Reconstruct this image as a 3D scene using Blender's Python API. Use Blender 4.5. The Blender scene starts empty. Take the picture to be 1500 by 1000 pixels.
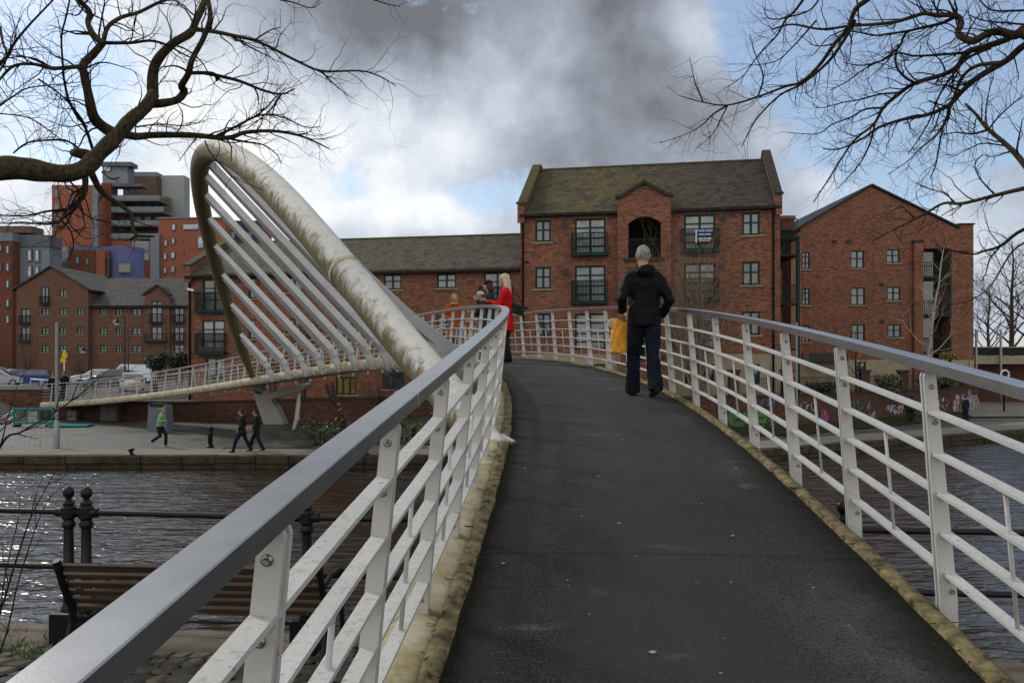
import bpy, bmesh, math, random
from math import sin, cos, pi, atan2, radians, sqrt, hypot
from mathutils import Vector, Matrix, noise
RN = random.Random(7)
SC = bpy.context.scene
COL = SC.collection
F = 1167.0          # focal length in photograph pixels (28 mm lens)
V = Vector

def at(px, py, d):
    """point seen in the photograph at (px, py) that stands d metres away"""
    return V(((px - 750) / F * d, d, (525 - py) / F * d))
def lerp(a, b, t): return a + (b - a) * t

# ---------------------------------------------------------------- mesh builder
class MB:
    def __init__(s): s.v = []; s.f = []; s.m = []; s.mi = 0
    def add(s, vs, fs):
        o = len(s.v); s.v += [tuple(v) for v in vs]
        for f in fs: s.f.append([i + o for i in f]); s.m.append(s.mi)
    def box(s, x0, x1, y0, y1, z0, z1, M=None):
        vs = [V((x, y, z)) for z in (z0, z1) for y in (y0, y1) for x in (x0, x1)]
        if M is not None: vs = [M @ v for v in vs]
        s.add(vs, [(0, 2, 3, 1), (4, 5, 7, 6), (0, 1, 5, 4), (1, 3, 7, 5), (3, 2, 6, 7), (2, 0, 4, 6)])
    def bar(s, p0, p1, w, h, up=V((0, 0, 1)), w1=None, h1=None):
        p0, p1 = V(p0), V(p1); t = (p1 - p0).normalized()
        a = t.cross(up)
        if a.length < 1e-4: a = t.cross(V((0, 1, 0)))
        a.normalize(); b = a.cross(t).normalized()
        vs = []
        for p, ww, hh in ((p0, w, h), (p1, w1 or w, h1 or h)):
            for sa, sb in ((-1, -1), (1, -1), (1, 1), (-1, 1)): vs.append(p + a * ww / 2 * sa + b * hh / 2 * sb)
        s.add(vs, [(3, 2, 1, 0), (4, 5, 6, 7), (0, 1, 5, 4), (1, 2, 6, 5), (2, 3, 7, 6), (3, 0, 4, 7)])
    def tube(s, pts, r, n=8, caps=True, flat=None):
        pts = [V(p) for p in pts]; m = len(pts)
        rr = r if isinstance(r, (list, tuple)) else [r] * m
        ref = None; vs = []
        for i, p in enumerate(pts):
            t = (pts[min(i + 1, m - 1)] - pts[max(i - 1, 0)])
            if t.length < 1e-9: t = V((0, 0, 1))
            t.normalize()
            if ref is None:
                ref = t.orthogonal().normalized()
                if flat is not None:
                    fl = V(flat); fl = fl - t * fl.dot(t)
                    if fl.length > 1e-5: ref = fl.normalized()
            ref = (ref - t * ref.dot(t))
            if ref.length < 1e-6: ref = t.orthogonal()
            ref.normalize(); b = t.cross(ref)
            q = rr[i]; qa, qb = (q if isinstance(q, (list, tuple)) else (q, q))
            for k in range(n):
                a = 2 * pi * k / n
                vs.append(p + ref * qa * cos(a) + b * qb * sin(a))
        fs = [(i * n + k, i * n + (k + 1) % n, (i + 1) * n + (k + 1) % n, (i + 1) * n + k) for i in range(m - 1) for k in range(n)]
        if caps: fs += [tuple(range(n - 1, -1, -1)), tuple(range((m - 1) * n, m * n))]
        s.add(vs, fs)
    def lathe(s, prof, o=(0, 0, 0), n=16, M=None):
        o = V(o); vs = []
        for r, z in prof:
            for k in range(n):
                v = V((r * cos(2 * pi * k / n), r * sin(2 * pi * k / n), z))
                vs.append((M @ v if M is not None else v) + o)
        m = len(prof)
        fs = [(i * n + k, i * n + (k + 1) % n, (i + 1) * n + (k + 1) % n, (i + 1) * n + k) for i in range(m - 1) for k in range(n)]
        fs += [tuple(range(n - 1, -1, -1)), tuple(range((m - 1) * n, m * n))]
        s.add(vs, fs)
    def prism(s, poly, d, o=None):
        """polygon (list of Vectors) pushed along vector d"""
        poly = [V(p) for p in poly]; d = V(d); n = len(poly)
        s.add(poly + [p + d for p in poly], [tuple(range(n - 1, -1, -1)), tuple(range(n, 2 * n))] +
              [(i, (i + 1) % n, n + (i + 1) % n, n + i) for i in range(n)])
    def sph(s, c, r, n=12, m=8):
        c = V(c); r3 = r if isinstance(r, (list, tuple)) else (r, r, r); vs = []
        for j in range(m + 1):
            a = -pi / 2 + pi * j / m
            for k in range(n):
                b = 2 * pi * k / n
                vs.append(c + V((r3[0] * cos(a) * cos(b), r3[1] * cos(a) * sin(b), r3[2] * sin(a))))
        s.add(vs, [(j * n + k, j * n + (k + 1) % n, (j + 1) * n + (k + 1) % n, (j + 1) * n + k) for j in range(m) for k in range(n)])
    def grid(s, fn, nu, nv):
        vs = [fn(i / nu, j / nv) for j in range(nv + 1) for i in range(nu + 1)]
        s.add(vs, [(j * (nu + 1) + i, j * (nu + 1) + i + 1, (j + 1) * (nu + 1) + i + 1, (j + 1) * (nu + 1) + i) for j in range(nv) for i in range(nu)])
    def build(s, name, mats, parent=None, smooth=False, loc=None, auto=None, bevel=0):
        me = bpy.data.meshes.new(name)
        me.from_pydata(s.v, [], s.f)
        ms = mats if isinstance(mats, (list, tuple)) else [mats]
        for m in ms: me.materials.append(m)
        if len(ms) > 1:
            for p, i in zip(me.polygons, s.m): p.material_index = min(i, len(ms) - 1)
        me.validate()
        o = bpy.data.objects.new(name, me); COL.objects.link(o)
        if smooth:
            for p in me.polygons: p.use_smooth = True
            if smooth != True:
                bm = bmesh.new(); bm.from_mesh(me)
                bmesh.ops.remove_doubles(bm, verts=bm.verts, dist=1e-5)
                for e in bm.edges:
                    e.smooth = not (len(e.link_faces) == 2 and e.calc_face_angle(0) > smooth)
                bm.to_mesh(me); bm.free()
        if bevel:
            b = o.modifiers.new('bevel', 'BEVEL'); b.width = bevel; b.segments = 2; b.limit_method = 'ANGLE'
        if parent: o.parent = parent
        if loc is not None: o.location = loc
        return o

def tag(o, label=None, cat=None, group=None, kind=None):
    if label: o['label'] = label
    if cat: o['category'] = cat
    if group: o['group'] = group
    if kind: o['kind'] = kind
    return o
def empty(name, loc=(0, 0, 0), rz=0, label=None, cat=None, group=None):
    o = bpy.data.objects.new(name, None); COL.objects.link(o); o.empty_display_size = .2
    o.location = loc; o.rotation_euler = (0, 0, rz)
    return tag(o, label, cat, group)
def kids(o): return [c for c in bpy.data.objects if c.parent == o]
def copy_tree(o, parent=None):
    c = o.copy(); COL.objects.link(c)
    if parent: c.parent = parent
    for k in kids(o): copy_tree(k, c)
    return c

# ---------------------------------------------------------------- materials
def nodes(name):
    m = bpy.data.materials.new(name); m.use_nodes = True
    nt = m.node_tree; b = nt.nodes['Principled BSDF']
    return m, nt, b
def N(nt, t, **kw):
    n = nt.nodes.new(t)
    for k, v in kw.items():
        if k.startswith('i_'):
            key = k[2:]
            n.inputs[int(key) if key.isdigit() else key.replace('_', ' ')].default_value = v
        else: setattr(n, k, v)
    return n
def L(nt, a, b): nt.links.new(a, b)
def coords(nt, kind='Object', sc=(1, 1, 1), rot=(0, 0, 0)):
    t = N(nt, 'ShaderNodeTexCoord'); mp = N(nt, 'ShaderNodeMapping')
    mp.inputs['Scale'].default_value = sc; mp.inputs['Rotation'].default_value = rot
    L(nt, t.outputs[kind], mp.inputs['Vector']); return mp.outputs['Vector']
def ramp(nt, fac, stops):
    r = N(nt, 'ShaderNodeValToRGB'); e = r.color_ramp.elements
    while len(e) < len(stops): e.new(.5)
    for k, (p, c) in zip(e, stops):
        k.position = p; k.color = tuple(c) + (1,) if len(c) == 3 else c
    L(nt, fac, r.inputs['Fac']); return r.outputs['Color']
def grey(v): return (v, v, v)
def noi(nt, vec, scale, detail=6, rough=.6, dist=0):
    n = N(nt, 'ShaderNodeTexNoise'); n.inputs['Scale'].default_value = scale; n.inputs['Detail'].default_value = detail
    n.inputs['Roughness'].default_value = rough; n.inputs['Distortion'].default_value = dist
    if vec is not None: L(nt, vec, n.inputs['Vector'])
    return n.outputs['Fac']
def mix(nt, fac, a, b, mode='MIX'):
    x = N(nt, 'ShaderNodeMix', data_type='RGBA', blend_type=mode)
    for s, v in ((x.inputs['Factor'], fac), (x.inputs['A'], a), (x.inputs['B'], b)):
        if hasattr(v, 'links') or hasattr(v, 'is_linked'): L(nt, v, s)
        elif isinstance(v, (int, float)): s.default_value = v
        else: s.default_value = tuple(v) + (1,) if len(v) == 3 else v
    return x.outputs['Result']
def mth(nt, op, a, b=None, c=None, clamp=False):
    x = N(nt, 'ShaderNodeMath', operation=op, use_clamp=clamp)
    for i, v in enumerate((a, b, c)):
        if v is None: continue
        if hasattr(v, 'is_linked'): L(nt, v, x.inputs[i])
        else: x.inputs[i].default_value = v
    return x.outputs[0]
def bump(nt, b, h, strength=.3, dist=.02, prev=None):
    n = N(nt, 'ShaderNodeBump'); n.inputs['Strength'].default_value = strength; n.inputs['Distance'].default_value = dist
    L(nt, h, n.inputs['Height'])
    if prev is not None: L(nt, prev, n.inputs['Normal'])
    L(nt, n.outputs['Normal'], b.inputs['Normal']); return n.outputs['Normal']

def plain(name, c0, c1=None, scale=6, rough=.6, metal=0, bs=0, bscale=40, bd=.01, sc=(1, 1, 1), spec=None, detail=6):
    m, nt, b = nodes(name); vec = coords(nt, 'Object', sc)
    c1 = c1 or tuple(x * .7 for x in c0)
    f = noi(nt, vec, scale, detail)
    L(nt, ramp(nt, f, [(.3, c1), (.7, c0)]), b.inputs['Base Color'])
    b.inputs['Roughness'].default_value = rough; b.inputs['Metallic'].default_value = metal
    b.inputs['Specular IOR Level'].default_value = spec if spec is not None else (.12 if not metal else .5)
    if bs: bump(nt, b, noi(nt, vec, bscale, 8), bs, bd)
    return m

def brick(name, cols, mortar, dirt=.5, bw=.225, bh=.075, spread=.5):
    m, nt, b = nodes(name)
    t = N(nt, 'ShaderNodeTexCoord'); sp = N(nt, 'ShaderNodeSeparateXYZ'); L(nt, t.outputs['Object'], sp.inputs[0])
    x = mth(nt, 'ADD', sp.outputs[0], sp.outputs[1]); cb = N(nt, 'ShaderNodeCombineXYZ')
    L(nt, x, cb.inputs[0]); L(nt, sp.outputs[2], cb.inputs[1])
    bt = N(nt, 'ShaderNodeTexBrick', offset=.5)
    for k, v in (('Scale', 1), ('Mortar Size', .009), ('Mortar Smooth', .2), ('Bias', 0), ('Brick Width', bw), ('Row Height', bh)): bt.inputs[k].default_value = v
    bt.inputs['Color1'].default_value = (0, 0, 0, 1); bt.inputs['Color2'].default_value = (1, 1, 1, 1); bt.inputs['Mortar'].default_value = (.5, .5, .5, 1)
    L(nt, cb.outputs[0], bt.inputs['Vector'])
    c = ramp(nt, bt.outputs['Color'], [(0, cols[0]), (.35, cols[1]), (.7, cols[2]), (1, cols[3])])
    big = noi(nt, t.outputs['Object'], .35, 6, .65)
    c = mix(nt, mth(nt, 'MULTIPLY', ramp(nt, big, [(.35, grey(1)), (.65, grey(0))]), dirt), c, [v * .45 for v in cols[1]])
    mid = noi(nt, t.outputs['Object'], 2.3, 5, .7)
    c = mix(nt, mth(nt, 'MULTIPLY', ramp(nt, mid, [(.45, grey(0)), (.75, grey(1))]), .35), c, [v * 1.35 for v in cols[2]])
    c = mix(nt, bt.outputs['Fac'], c, mortar)
    L(nt, c, b.inputs['Base Color']); b.inputs['Roughness'].default_value = .85; b.inputs['Specular IOR Level'].default_value = .08
    inv = mth(nt, 'SUBTRACT', 1, bt.outputs['Fac'])
    bump(nt, b, mth(nt, 'ADD', inv, mth(nt, 'MULTIPLY', noi(nt, t.outputs['Object'], 60, 4), .4)), .6, .012)
    return m

def tiles(name, cols, moss=0.0, mosscol=(.11, .10, .02), slope=1.55, mx=None):
    m, nt, b = nodes(name)
    t = N(nt, 'ShaderNodeTexCoord'); sp = N(nt, 'ShaderNodeSeparateXYZ'); L(nt, t.outputs['Object'], sp.inputs[0])
    cb = N(nt, 'ShaderNodeCombineXYZ'); L(nt, sp.outputs[0], cb.inputs[0]); L(nt, mth(nt, 'MULTIPLY', sp.outputs[2], slope), cb.inputs[1])
    bt = N(nt, 'ShaderNodeTexBrick', offset=.5)
    for k, v in (('Scale', 1), ('Mortar Size', .012), ('Mortar Smooth', .1), ('Bias', 0), ('Brick Width', .32), ('Row Height', .23)): bt.inputs[k].default_value = v
    bt.inputs['Color1'].default_value = (0, 0, 0, 1); bt.inputs['Color2'].default_value = (1, 1, 1, 1); bt.inputs['Mortar'].default_value = (0, 0, 0, 1)
    L(nt, cb.outputs[0], bt.inputs['Vector'])
    c = ramp(nt, bt.outputs['Color'], [(0, cols[0]), (.5, cols[1]), (1, cols[2])])
    st = N(nt, 'ShaderNodeMapping'); st.inputs['Scale'].default_value = (1.2, 1, .25); L(nt, t.outputs['Object'], st.inputs['Vector'])
    c = mix(nt, mth(nt, 'MULTIPLY', ramp(nt, noi(nt, st.outputs[0], 1.4, 6, .7), [(.42, grey(0)), (.7, grey(1))]), .6), c, [v * 2.0 for v in cols[1]])
    c = mix(nt, mth(nt, 'MULTIPLY', bt.outputs['Fac'], .75), c, [v * .25 for v in cols[0]])
    if moss:
        f = mth(nt, 'MULTIPLY', ramp(nt, noi(nt, t.outputs['Object'], 1.1, 9, .72), [(.38, grey(0)), (.58, grey(1))]), ramp(nt, noi(nt, t.outputs['Object'], 3.7, 6, .7), [(.38, grey(.15)), (.6, grey(1))]))
        if mx:   # moss grows thickest towards one end of the roof
            f = mth(nt, 'MULTIPLY', f, mth(nt, 'SUBTRACT', 1.0, mth(nt, 'DIVIDE', mth(nt, 'ABSOLUTE', mth(nt, 'SUBTRACT', sp.outputs[0], mx[0])), mx[1]), clamp=True))
        fine = ramp(nt, noi(nt, t.outputs['Object'], 9, 6, .8), [(.4, grey(.25)), (.6, grey(1))])
        c = mix(nt, mth(nt, 'MULTIPLY', mth(nt, 'MULTIPLY', f, fine), moss), c, mosscol)
    L(nt, c, b.inputs['Base Color']); b.inputs['Roughness'].default_value = .8; b.inputs['Specular IOR Level'].default_value = .12
    saw = mth(nt, 'FRACT', mth(nt, 'DIVIDE', mth(nt, 'MULTIPLY', sp.outputs[2], slope), .23))
    h = mth(nt, 'ADD', mth(nt, 'SUBTRACT', 1, saw), mth(nt, 'MULTIPLY', bt.outputs['Fac'], -.6))
    bump(nt, b, h, .8, .03)
    return m

def grime_paint(name, white, dirt, amount=.5, scale=6, up=.5, rust=False, rough=.45, streak=(1, 1, 1), side=0, lo=.42, hi=.62):
    """white paint that has gathered algae: more on faces that look up (up) or sideways/down (side)"""
    m, nt, b = nodes(name)
    t = N(nt, 'ShaderNodeTexCoord'); g = N(nt, 'ShaderNodeNewGeometry')
    sp = N(nt, 'ShaderNodeSeparateXYZ'); L(nt, g.outputs['Normal'], sp.inputs[0])
    mp = N(nt, 'ShaderNodeMapping'); mp.inputs['Scale'].default_value = streak; L(nt, t.outputs['Object'], mp.inputs['Vector'])
    n1 = noi(nt, mp.outputs[0], scale, 9, .72); n2 = noi(nt, mp.outputs[0], scale * 6, 6, .7)
    f = mth(nt, 'ADD', mth(nt, 'MULTIPLY', n1, .7), mth(nt, 'MULTIPLY', n2, .3))
    f = mth(nt, 'ADD', f, mth(nt, 'MULTIPLY', sp.outputs[2], up * .2))
    if side: f = mth(nt, 'ADD', f, mth(nt, 'MULTIPLY', mth(nt, 'SUBTRACT', .55, sp.outputs[2]), side * .2))
    f = mth(nt, 'MULTIPLY', ramp(nt, f, [(lo, grey(0)), (hi, grey(1))]), amount)
    dc = ramp(nt, n2, [(.35, dirt[0]), (.65, dirt[1])])
    w = ramp(nt, noi(nt, t.outputs['Object'], 2.2, 5), [(.3, [v * .82 for v in white]), (.7, white)])
    c = mix(nt, f, w, dc)
    spots = ramp(nt, noi(nt, t.outputs['Object'], 55, 3, .5), [(.66, grey(0)), (.72, grey(1))])
    c = mix(nt, mth(nt, 'MULTIPLY', spots, .6), c, (.12, .10, .07))
    if rust:
        r = ramp(nt, noi(nt, t.outputs['Object'], 3.1, 5, .7), [(.70, grey(0)), (.76, grey(1))])
        c = mix(nt, mth(nt, 'MULTIPLY', r, .8), c, (.16, .05, .015))
    L(nt, c, b.inputs['Base Color'])
    L(nt, mth(nt, 'ADD', rough, mth(nt, 'MULTIPLY', f, .4)), b.inputs['Roughness']); b.inputs['Specular IOR Level'].default_value = .3
    bump(nt, b, mth(nt, 'ADD', f, mth(nt, 'MULTIPLY', n2, .5)), .25, .006)
    return m

def glass(name, base=(.02, .025, .03), rough=.03, spec=1.0, vary=True):
    m, nt, b = nodes(name); vec = coords(nt, 'Object')
    c = ramp(nt, noi(nt, vec, .9, 3), [(.35, base), (.65, tuple(min(1, v * 2.4) for v in base))])
    oi = N(nt, 'ShaderNodeObjectInfo')   # every pane has its own curtain or blind behind it
    wv = N(nt, 'ShaderNodeTexWave', bands_direction='X'); wv.inputs['Scale'].default_value = 5.5; wv.inputs['Distortion'].default_value = 2.0; L(nt, vec, wv.inputs['Vector'])
    cur = mix(nt, wv.outputs['Fac'], tuple(min(1, v * 1.6 + .02) for v in base), tuple(min(1, v * 2.4 + .05) for v in base))
    k = mth(nt, 'MULTIPLY', ramp(nt, oi.outputs['Random'], [(.45, grey(0)), (.5, grey(.7)), (.75, grey(1))]), ramp(nt, noi(nt, vec, 1.3, 1), [(.48, grey(0)), (.52, grey(1))]))
    c = mix(nt, k, c, cur)
    L(nt, c, b.inputs['Base Color']); b.inputs['Roughness'].default_value = rough
    b.inputs['Specular IOR Level'].default_value = spec
    b.inputs['IOR'].default_value = 1.55
    bump(nt, b, noi(nt, vec, .7, 2), .05, .05)
    return m

def asphalt():
    m, nt, b = nodes('worn asphalt'); vec = coords(nt)
    fine = noi(nt, vec, 95, 4, .75); mid = noi(nt, vec, 9, 8, .75); big = noi(nt, coords(nt, 'Object', (1, .5, 1)), 1.3, 6, .62)
    c = ramp(nt, big, [(.30, (.016, .016, .016)), (.46, (.032, .0315, .031)), (.58, (.054, .053, .051)), (.72, (.105, .102, .097))])
    c = mix(nt, mth(nt, 'MULTIPLY', ramp(nt, mid, [(.4, grey(0)), (.7, grey(1))]), .35), c, (.06, .06, .06))
    scuff = ramp(nt, noi(nt, coords(nt, 'Object', (1.0, 2.4, 1)), 1.7, 3, .5), [(.63, grey(0)), (.68, grey(1))])
    c = mix(nt, mth(nt, 'MULTIPLY', scuff, ramp(nt, mid, [(.42, grey(0)), (.62, grey(.7))])), c, (.17, .165, .155))
    damp = ramp(nt, noi(nt, coords(nt, 'Object', (1.4, .6, 1)), 1.1, 4, .6), [(.34, grey(.6)), (.46, grey(0))])
    c = mix(nt, damp, c, (.009, .009, .009))
    c = mix(nt, ramp(nt, fine, [(.52, grey(0)), (.66, grey(.85))]), c, (.115, .112, .106))
    c = mix(nt, ramp(nt, fine, [(.36, grey(.9)), (.48, grey(0))]), c, (.006, .006, .006))
    b.inputs['Specular IOR Level'].default_value = .10
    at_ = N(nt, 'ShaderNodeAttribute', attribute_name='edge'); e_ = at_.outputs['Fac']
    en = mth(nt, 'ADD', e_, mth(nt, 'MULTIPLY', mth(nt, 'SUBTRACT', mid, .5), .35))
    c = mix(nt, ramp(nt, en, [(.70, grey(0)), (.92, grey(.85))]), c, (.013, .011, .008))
    c = mix(nt, mth(nt, 'MULTIPLY', ramp(nt, mth(nt, 'ADD', e_, mth(nt, 'MULTIPLY', mth(nt, 'SUBTRACT', big, .5), 1.4)), [(.1, grey(1)), (.5, grey(0))]), .55), c, (.062, .060, .057))
    L(nt, c, b.inputs['Base Color'])
    L(nt, ramp(nt, big, [(.35, grey(.55)), (.65, grey(.85))]), b.inputs['Roughness'])
    bump(nt, b, mth(nt, 'ADD', fine, mth(nt, 'MULTIPLY', mid, .5)), 1.0, .016)
    return m

def water():
    m, nt, b = nodes('canal water')
    b.inputs['Base Color'].default_value = (.022, .015, .008, 1); b.inputs['Roughness'].default_value = .18
    b.inputs['IOR'].default_value = 1.42; b.inputs['Specular IOR Level'].default_value = .75
    v1 = coords(nt, 'Object', (.62, 1.7, 1), (0, 0, radians(14)))
    v2 = coords(nt, 'Object', (.8, 1.9, 1), (0, 0, radians(-22)))
    a = noi(nt, v1, 1.5, 2, .5, .6); c = noi(nt, v2, 3.6, 2, .5, .4); d = noi(nt, v1, .35, 2)
    h = mth(nt, 'ADD', mth(nt, 'MULTIPLY', a, .75), mth(nt, 'MULTIPLY', c, .25))
    h = mth(nt, 'MULTIPLY', h, ramp(nt, d, [(.3, grey(.55)), (.7, grey(1))]))
    bump(nt, b, h, 1.0, .22)
    return m

def cloth(name, c0, c1=None, rough=.85, scale=9, wr=.5, fine=120):
    m, nt, b = nodes(name); vec = coords(nt)
    c1 = c1 or tuple(v * .6 for v in c0)
    w = noi(nt, vec, scale, 5, .6, .6)
    L(nt, ramp(nt, w, [(.3, c1), (.7, c0)]), b.inputs['Base Color']); b.inputs['Roughness'].default_value = rough
    b.inputs['Specular IOR Level'].default_value = .08
    bump(nt, b, mth(nt, 'ADD', w, mth(nt, 'MULTIPLY', noi(nt, vec, fine, 2), .12)), wr, .03)
    return m

def bark(name, c0, c1, moss=None, sc=(1, 1, 1), scale=12):
    m, nt, b = nodes(name); vec = coords(nt, 'Object', sc)
    f = noi(nt, vec, scale, 8, .7, .6)
    c = ramp(nt, f, [(.32, c1), (.66, c0)])
    if moss:
        g = N(nt, 'ShaderNodeNewGeometry'); sp = N(nt, 'ShaderNodeSeparateXYZ'); L(nt, g.outputs['Normal'], sp.inputs[0])
        k = mth(nt, 'MULTIPLY', ramp(nt, mth(nt, 'ADD', mth(nt, 'MULTIPLY', sp.outputs[2], .35), noi(nt, vec, 3, 6)), [(.6, grey(0)), (.85, grey(1))]), .7)
        c = mix(nt, k, c, moss)
    L(nt, c, b.inputs['Base Color']); b.inputs['Roughness'].default_value = .9; b.inputs['Specular IOR Level'].default_value = .08
    bump(nt, b, f, 1.0, .06)
    return m

def leafmat(name, a, b_, c_):
    m, nt, b = nodes(name); vec = coords(nt)
    L(nt, ramp(nt, noi(nt, vec, 3.5, 6, .8), [(.3, a), (.5, b_), (.7, c_)]), b.inputs['Base Color'])
    b.inputs['Roughness'].default_value = .55
    return m
# ---------------------------------------------------------------- palette
BR = brick('red brown brick', [(.062, .025, .016), (.160, .056, .034), (.215, .077, .046), (.285, .110, .066)], (.16, .125, .10), .40)
BR2 = brick('orange red brick', [(.16, .045, .026), (.21, .06, .034), (.24, .072, .04), (.28, .09, .05)], (.2, .12, .09), .15)
BRW = brick('old wall brick', [(.035, .018, .013), (.085, .032, .022), (.12, .045, .03), (.15, .07, .05)], (.09, .075, .06), .9)
TILE = tiles('mossy grey roof tiles', [(.022, .019, .016), (.036, .031, .026), (.056, .048, .040)], .95, (.17, .135, .018), mx=(4.2, 7.0))
TILE2 = tiles('weathered brown roof tiles', [(.035, .030, .024), (.060, .052, .040), (.085, .074, .056)], .45, (.08, .075, .03))
TEAL = plain('dark teal painted wood', (.006, .034, .032), (.004, .024, .023), 8, .4)
TEALM = plain('dark teal railing metal', (.004, .020, .019), (.003, .014, .014), 8, .45)
GL = glass('window glass', (.035, .04, .045)); GLD = glass('dark window glass', (.010, .012, .013)); GLB = glass('blind behind glass', (.13, .14, .145), .12, .6)
GLC = glass('curtain behind glass', (.10, .09, .10), .08, .8); GLY = glass('lit yellow window', (.085, .052, .006), .2, .5)
STONE = plain('pale sill stone', (.30, .25, .18), (.16, .13, .09), 6, .8, bs=.3)
CREAM = plain('cream plinth stone', (.30, .26, .18), (.20, .17, .12), 1.5, .8, bs=.3, bscale=12)
COPE = plain('dark mossy coping', (.055, .045, .035), (.025, .022, .016), 4, .9, bs=.4, bscale=20)
COPEM = plain('moss covered coping', (.09, .085, .03), (.035, .032, .02), 5, .9, bs=.5, bscale=20)
BLACK = plain('black gutter paint', (.010, .012, .013), (.006, .007, .008), 6, .45)
IRON = plain('black iron paint', (.010, .010, .011), (.005, .005, .006), 10, .42, bs=.15, bscale=60, bd=.004, spec=.22)
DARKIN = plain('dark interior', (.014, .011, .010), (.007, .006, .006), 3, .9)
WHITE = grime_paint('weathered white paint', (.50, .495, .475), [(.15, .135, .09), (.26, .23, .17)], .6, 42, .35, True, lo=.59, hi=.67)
WHITEP = grime_paint('white post paint', (.49, .485, .47), [(.20, .17, .12), (.26, .22, .16)], .5, 7, .3, True, lo=.52, hi=.72)
HANG = grime_paint('pale grey hanger paint', (.54, .55, .56), [(.26, .25, .23), (.34, .33, .30)], .5, 3, .2, False, .5, lo=.5, hi=.75)
ARCHM = grime_paint('algae stained arch paint', (.52, .515, .485), [(.052, .045, .018), (.20, .165, .085)], 1.0, 5.5, -.85, False, .8, (2.0, 2.0, .6), .40, lo=.365, hi=.53)
TUBEM = grime_paint('cream deck edge tube paint', (.56, .53, .43), [(.16, .12, .035), (.30, .25, .13)], .9, 5, .3, False, .6, lo=.38, hi=.60)
KERB = plain('mossy cream kerb', (.29, .235, .125), (.030, .028, .014), 13, .9, bs=.8, bscale=45, bd=.02)
RAILM = plain('brushed steel handrail', (.42, .415, .41), (.33, .325, .32), 9, .30, .95, bs=.08, bscale=220, bd=.002, sc=(1, 1, 1))
STEEL = plain('bolt steel', (.35, .33, .30), (.2, .18, .15), 30, .35, .9)
ASPH = asphalt(); WATER = water()
UNDER = plain('deck underside paint', (.42, .40, .33), (.26, .24, .17), 3, .8)
CONC = plain('quay concrete', (.21, .197, .17), (.13, .12, .10), 1.2, .85, bs=.3, bscale=30)
QSTONE = plain('old quay stone', (.075, .062, .042), (.022, .02, .012), 2.2, .9, bs=.9, bscale=9, bd=.06)
GREYP = plain('grey metal panel', (.10, .108, .12), (.08, .088, .10), 2, .5)

# ---------------------------------------------------------------- bridge line: s, x, y, z, heading
DECK= [(0.0, 0.500, 0.0, -1.514, -0.1033), (1.76, 0.628, 1.752, -1.297, -0.0876), (3.52, 0.769, 3.506, -1.088, -0.0721), (5.28, 0.882, 5.263, -0.891, -0.0566), (7.04, 0.964, 7.021, -0.707, -0.0332), (8.8, 0.99, 8.78, -0.54, 0.007), (10.56, 0.932, 10.539, -0.392, 0.0638), (12.32, 0.765, 12.291, -0.263, 0.1261), (14.08, 0.496, 14.03, -0.156, 0.1824), (15.84, 0.133, 15.752, -0.071, 0.2326), (17.6, -0.31, 17.455, -0.009, 0.2767), (19.36, -0.824, 19.138, 0.031, 0.3174), (21.12, -1.406, 20.799, 0.048, 0.3574), (22.88, -2.054, 22.436, 0.043, 0.3966), (24.64, -2.764, 24.046, 0.016, 0.4352), (26.4, -3.535, 25.628, -0.031, 0.473), (28.16, -4.365, 27.18, -0.098, 0.5101), (29.92, -5.252, 28.7, -0.183, 0.5467), (31.68, -6.193, 30.187, -0.284, 0.5833), (33.44, -7.189, 31.638, -0.401, 0.6197), (35.2, -8.236, 33.052, -0.531, 0.6561), (36.96, -9.334, 34.428, -0.672, 0.6923), (38.72, -10.481, 35.763, -0.822, 0.7284), (40.48, -11.675, 37.055, -0.98, 0.7644), (42.24, -12.915, 38.304, -1.142, 0.8002), (44.0, -14.199, 39.508, -1.308, 0.836), (45.76, -15.525, 40.665, -1.474, 0.8716), (47.52, -16.892, 41.774, -1.639, 0.9072), (49.28, -18.297, 42.834, -1.801, 0.9426), (51.04, -19.738, 43.843, -1.957, 0.9779), (52.8, -21.214, 44.802, -2.105, 1.0131), (54.56, -22.723, 45.707, -2.244, 1.0482), (56.32, -24.263, 46.559, -2.373, 1.0834), (58.08, -25.832, 47.357, -2.488, 1.1185), (59.84, -27.428, 48.099, -2.59, 1.1537), (61.6, -29.049, 48.784, -2.676, 1.1888)]
ARCH= [[-0.18, 7.41, -0.76], [-0.58, 8.05, -0.45], [-0.99, 8.65, -0.07], [-1.41, 9.23, 0.36], [-1.83, 9.79, 0.8], [-2.25, 10.36, 1.23], [-2.67, 10.93, 1.66], [-3.09, 11.52, 2.07], [-3.5, 12.12, 2.46], [-3.91, 12.74, 2.82], [-4.32, 13.38, 3.15], [-4.72, 14.04, 3.45], [-5.12, 14.71, 3.73], [-5.51, 15.4, 3.99], [-5.9, 16.1, 4.21], [-6.28, 16.82, 4.41], [-6.65, 17.54, 4.59], [-7.01, 18.28, 4.74], [-7.37, 19.02, 4.85], [-7.71, 19.77, 4.94], [-8.04, 20.52, 5.0], [-8.36, 21.28, 5.02], [-8.66, 22.04, 5.0], [-8.95, 22.81, 4.95], [-9.23, 23.58, 4.86], [-9.49, 24.36, 4.73], [-9.73, 25.13, 4.56], [-9.95, 25.9, 4.35], [-10.16, 26.67, 4.11], [-10.36, 27.44, 3.83], [-10.53, 28.2, 3.53], [-10.69, 28.96, 3.19], [-10.84, 29.7, 2.83], [-10.97, 30.43, 2.45], [-11.09, 31.15, 2.06], [-11.19, 31.84, 1.64], [-11.28, 32.52, 1.2], [-11.35, 33.18, 0.74], [-11.39, 33.82, 0.24], [-11.4, 34.44, -0.31], [-11.38, 35.05, -0.93]]

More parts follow.
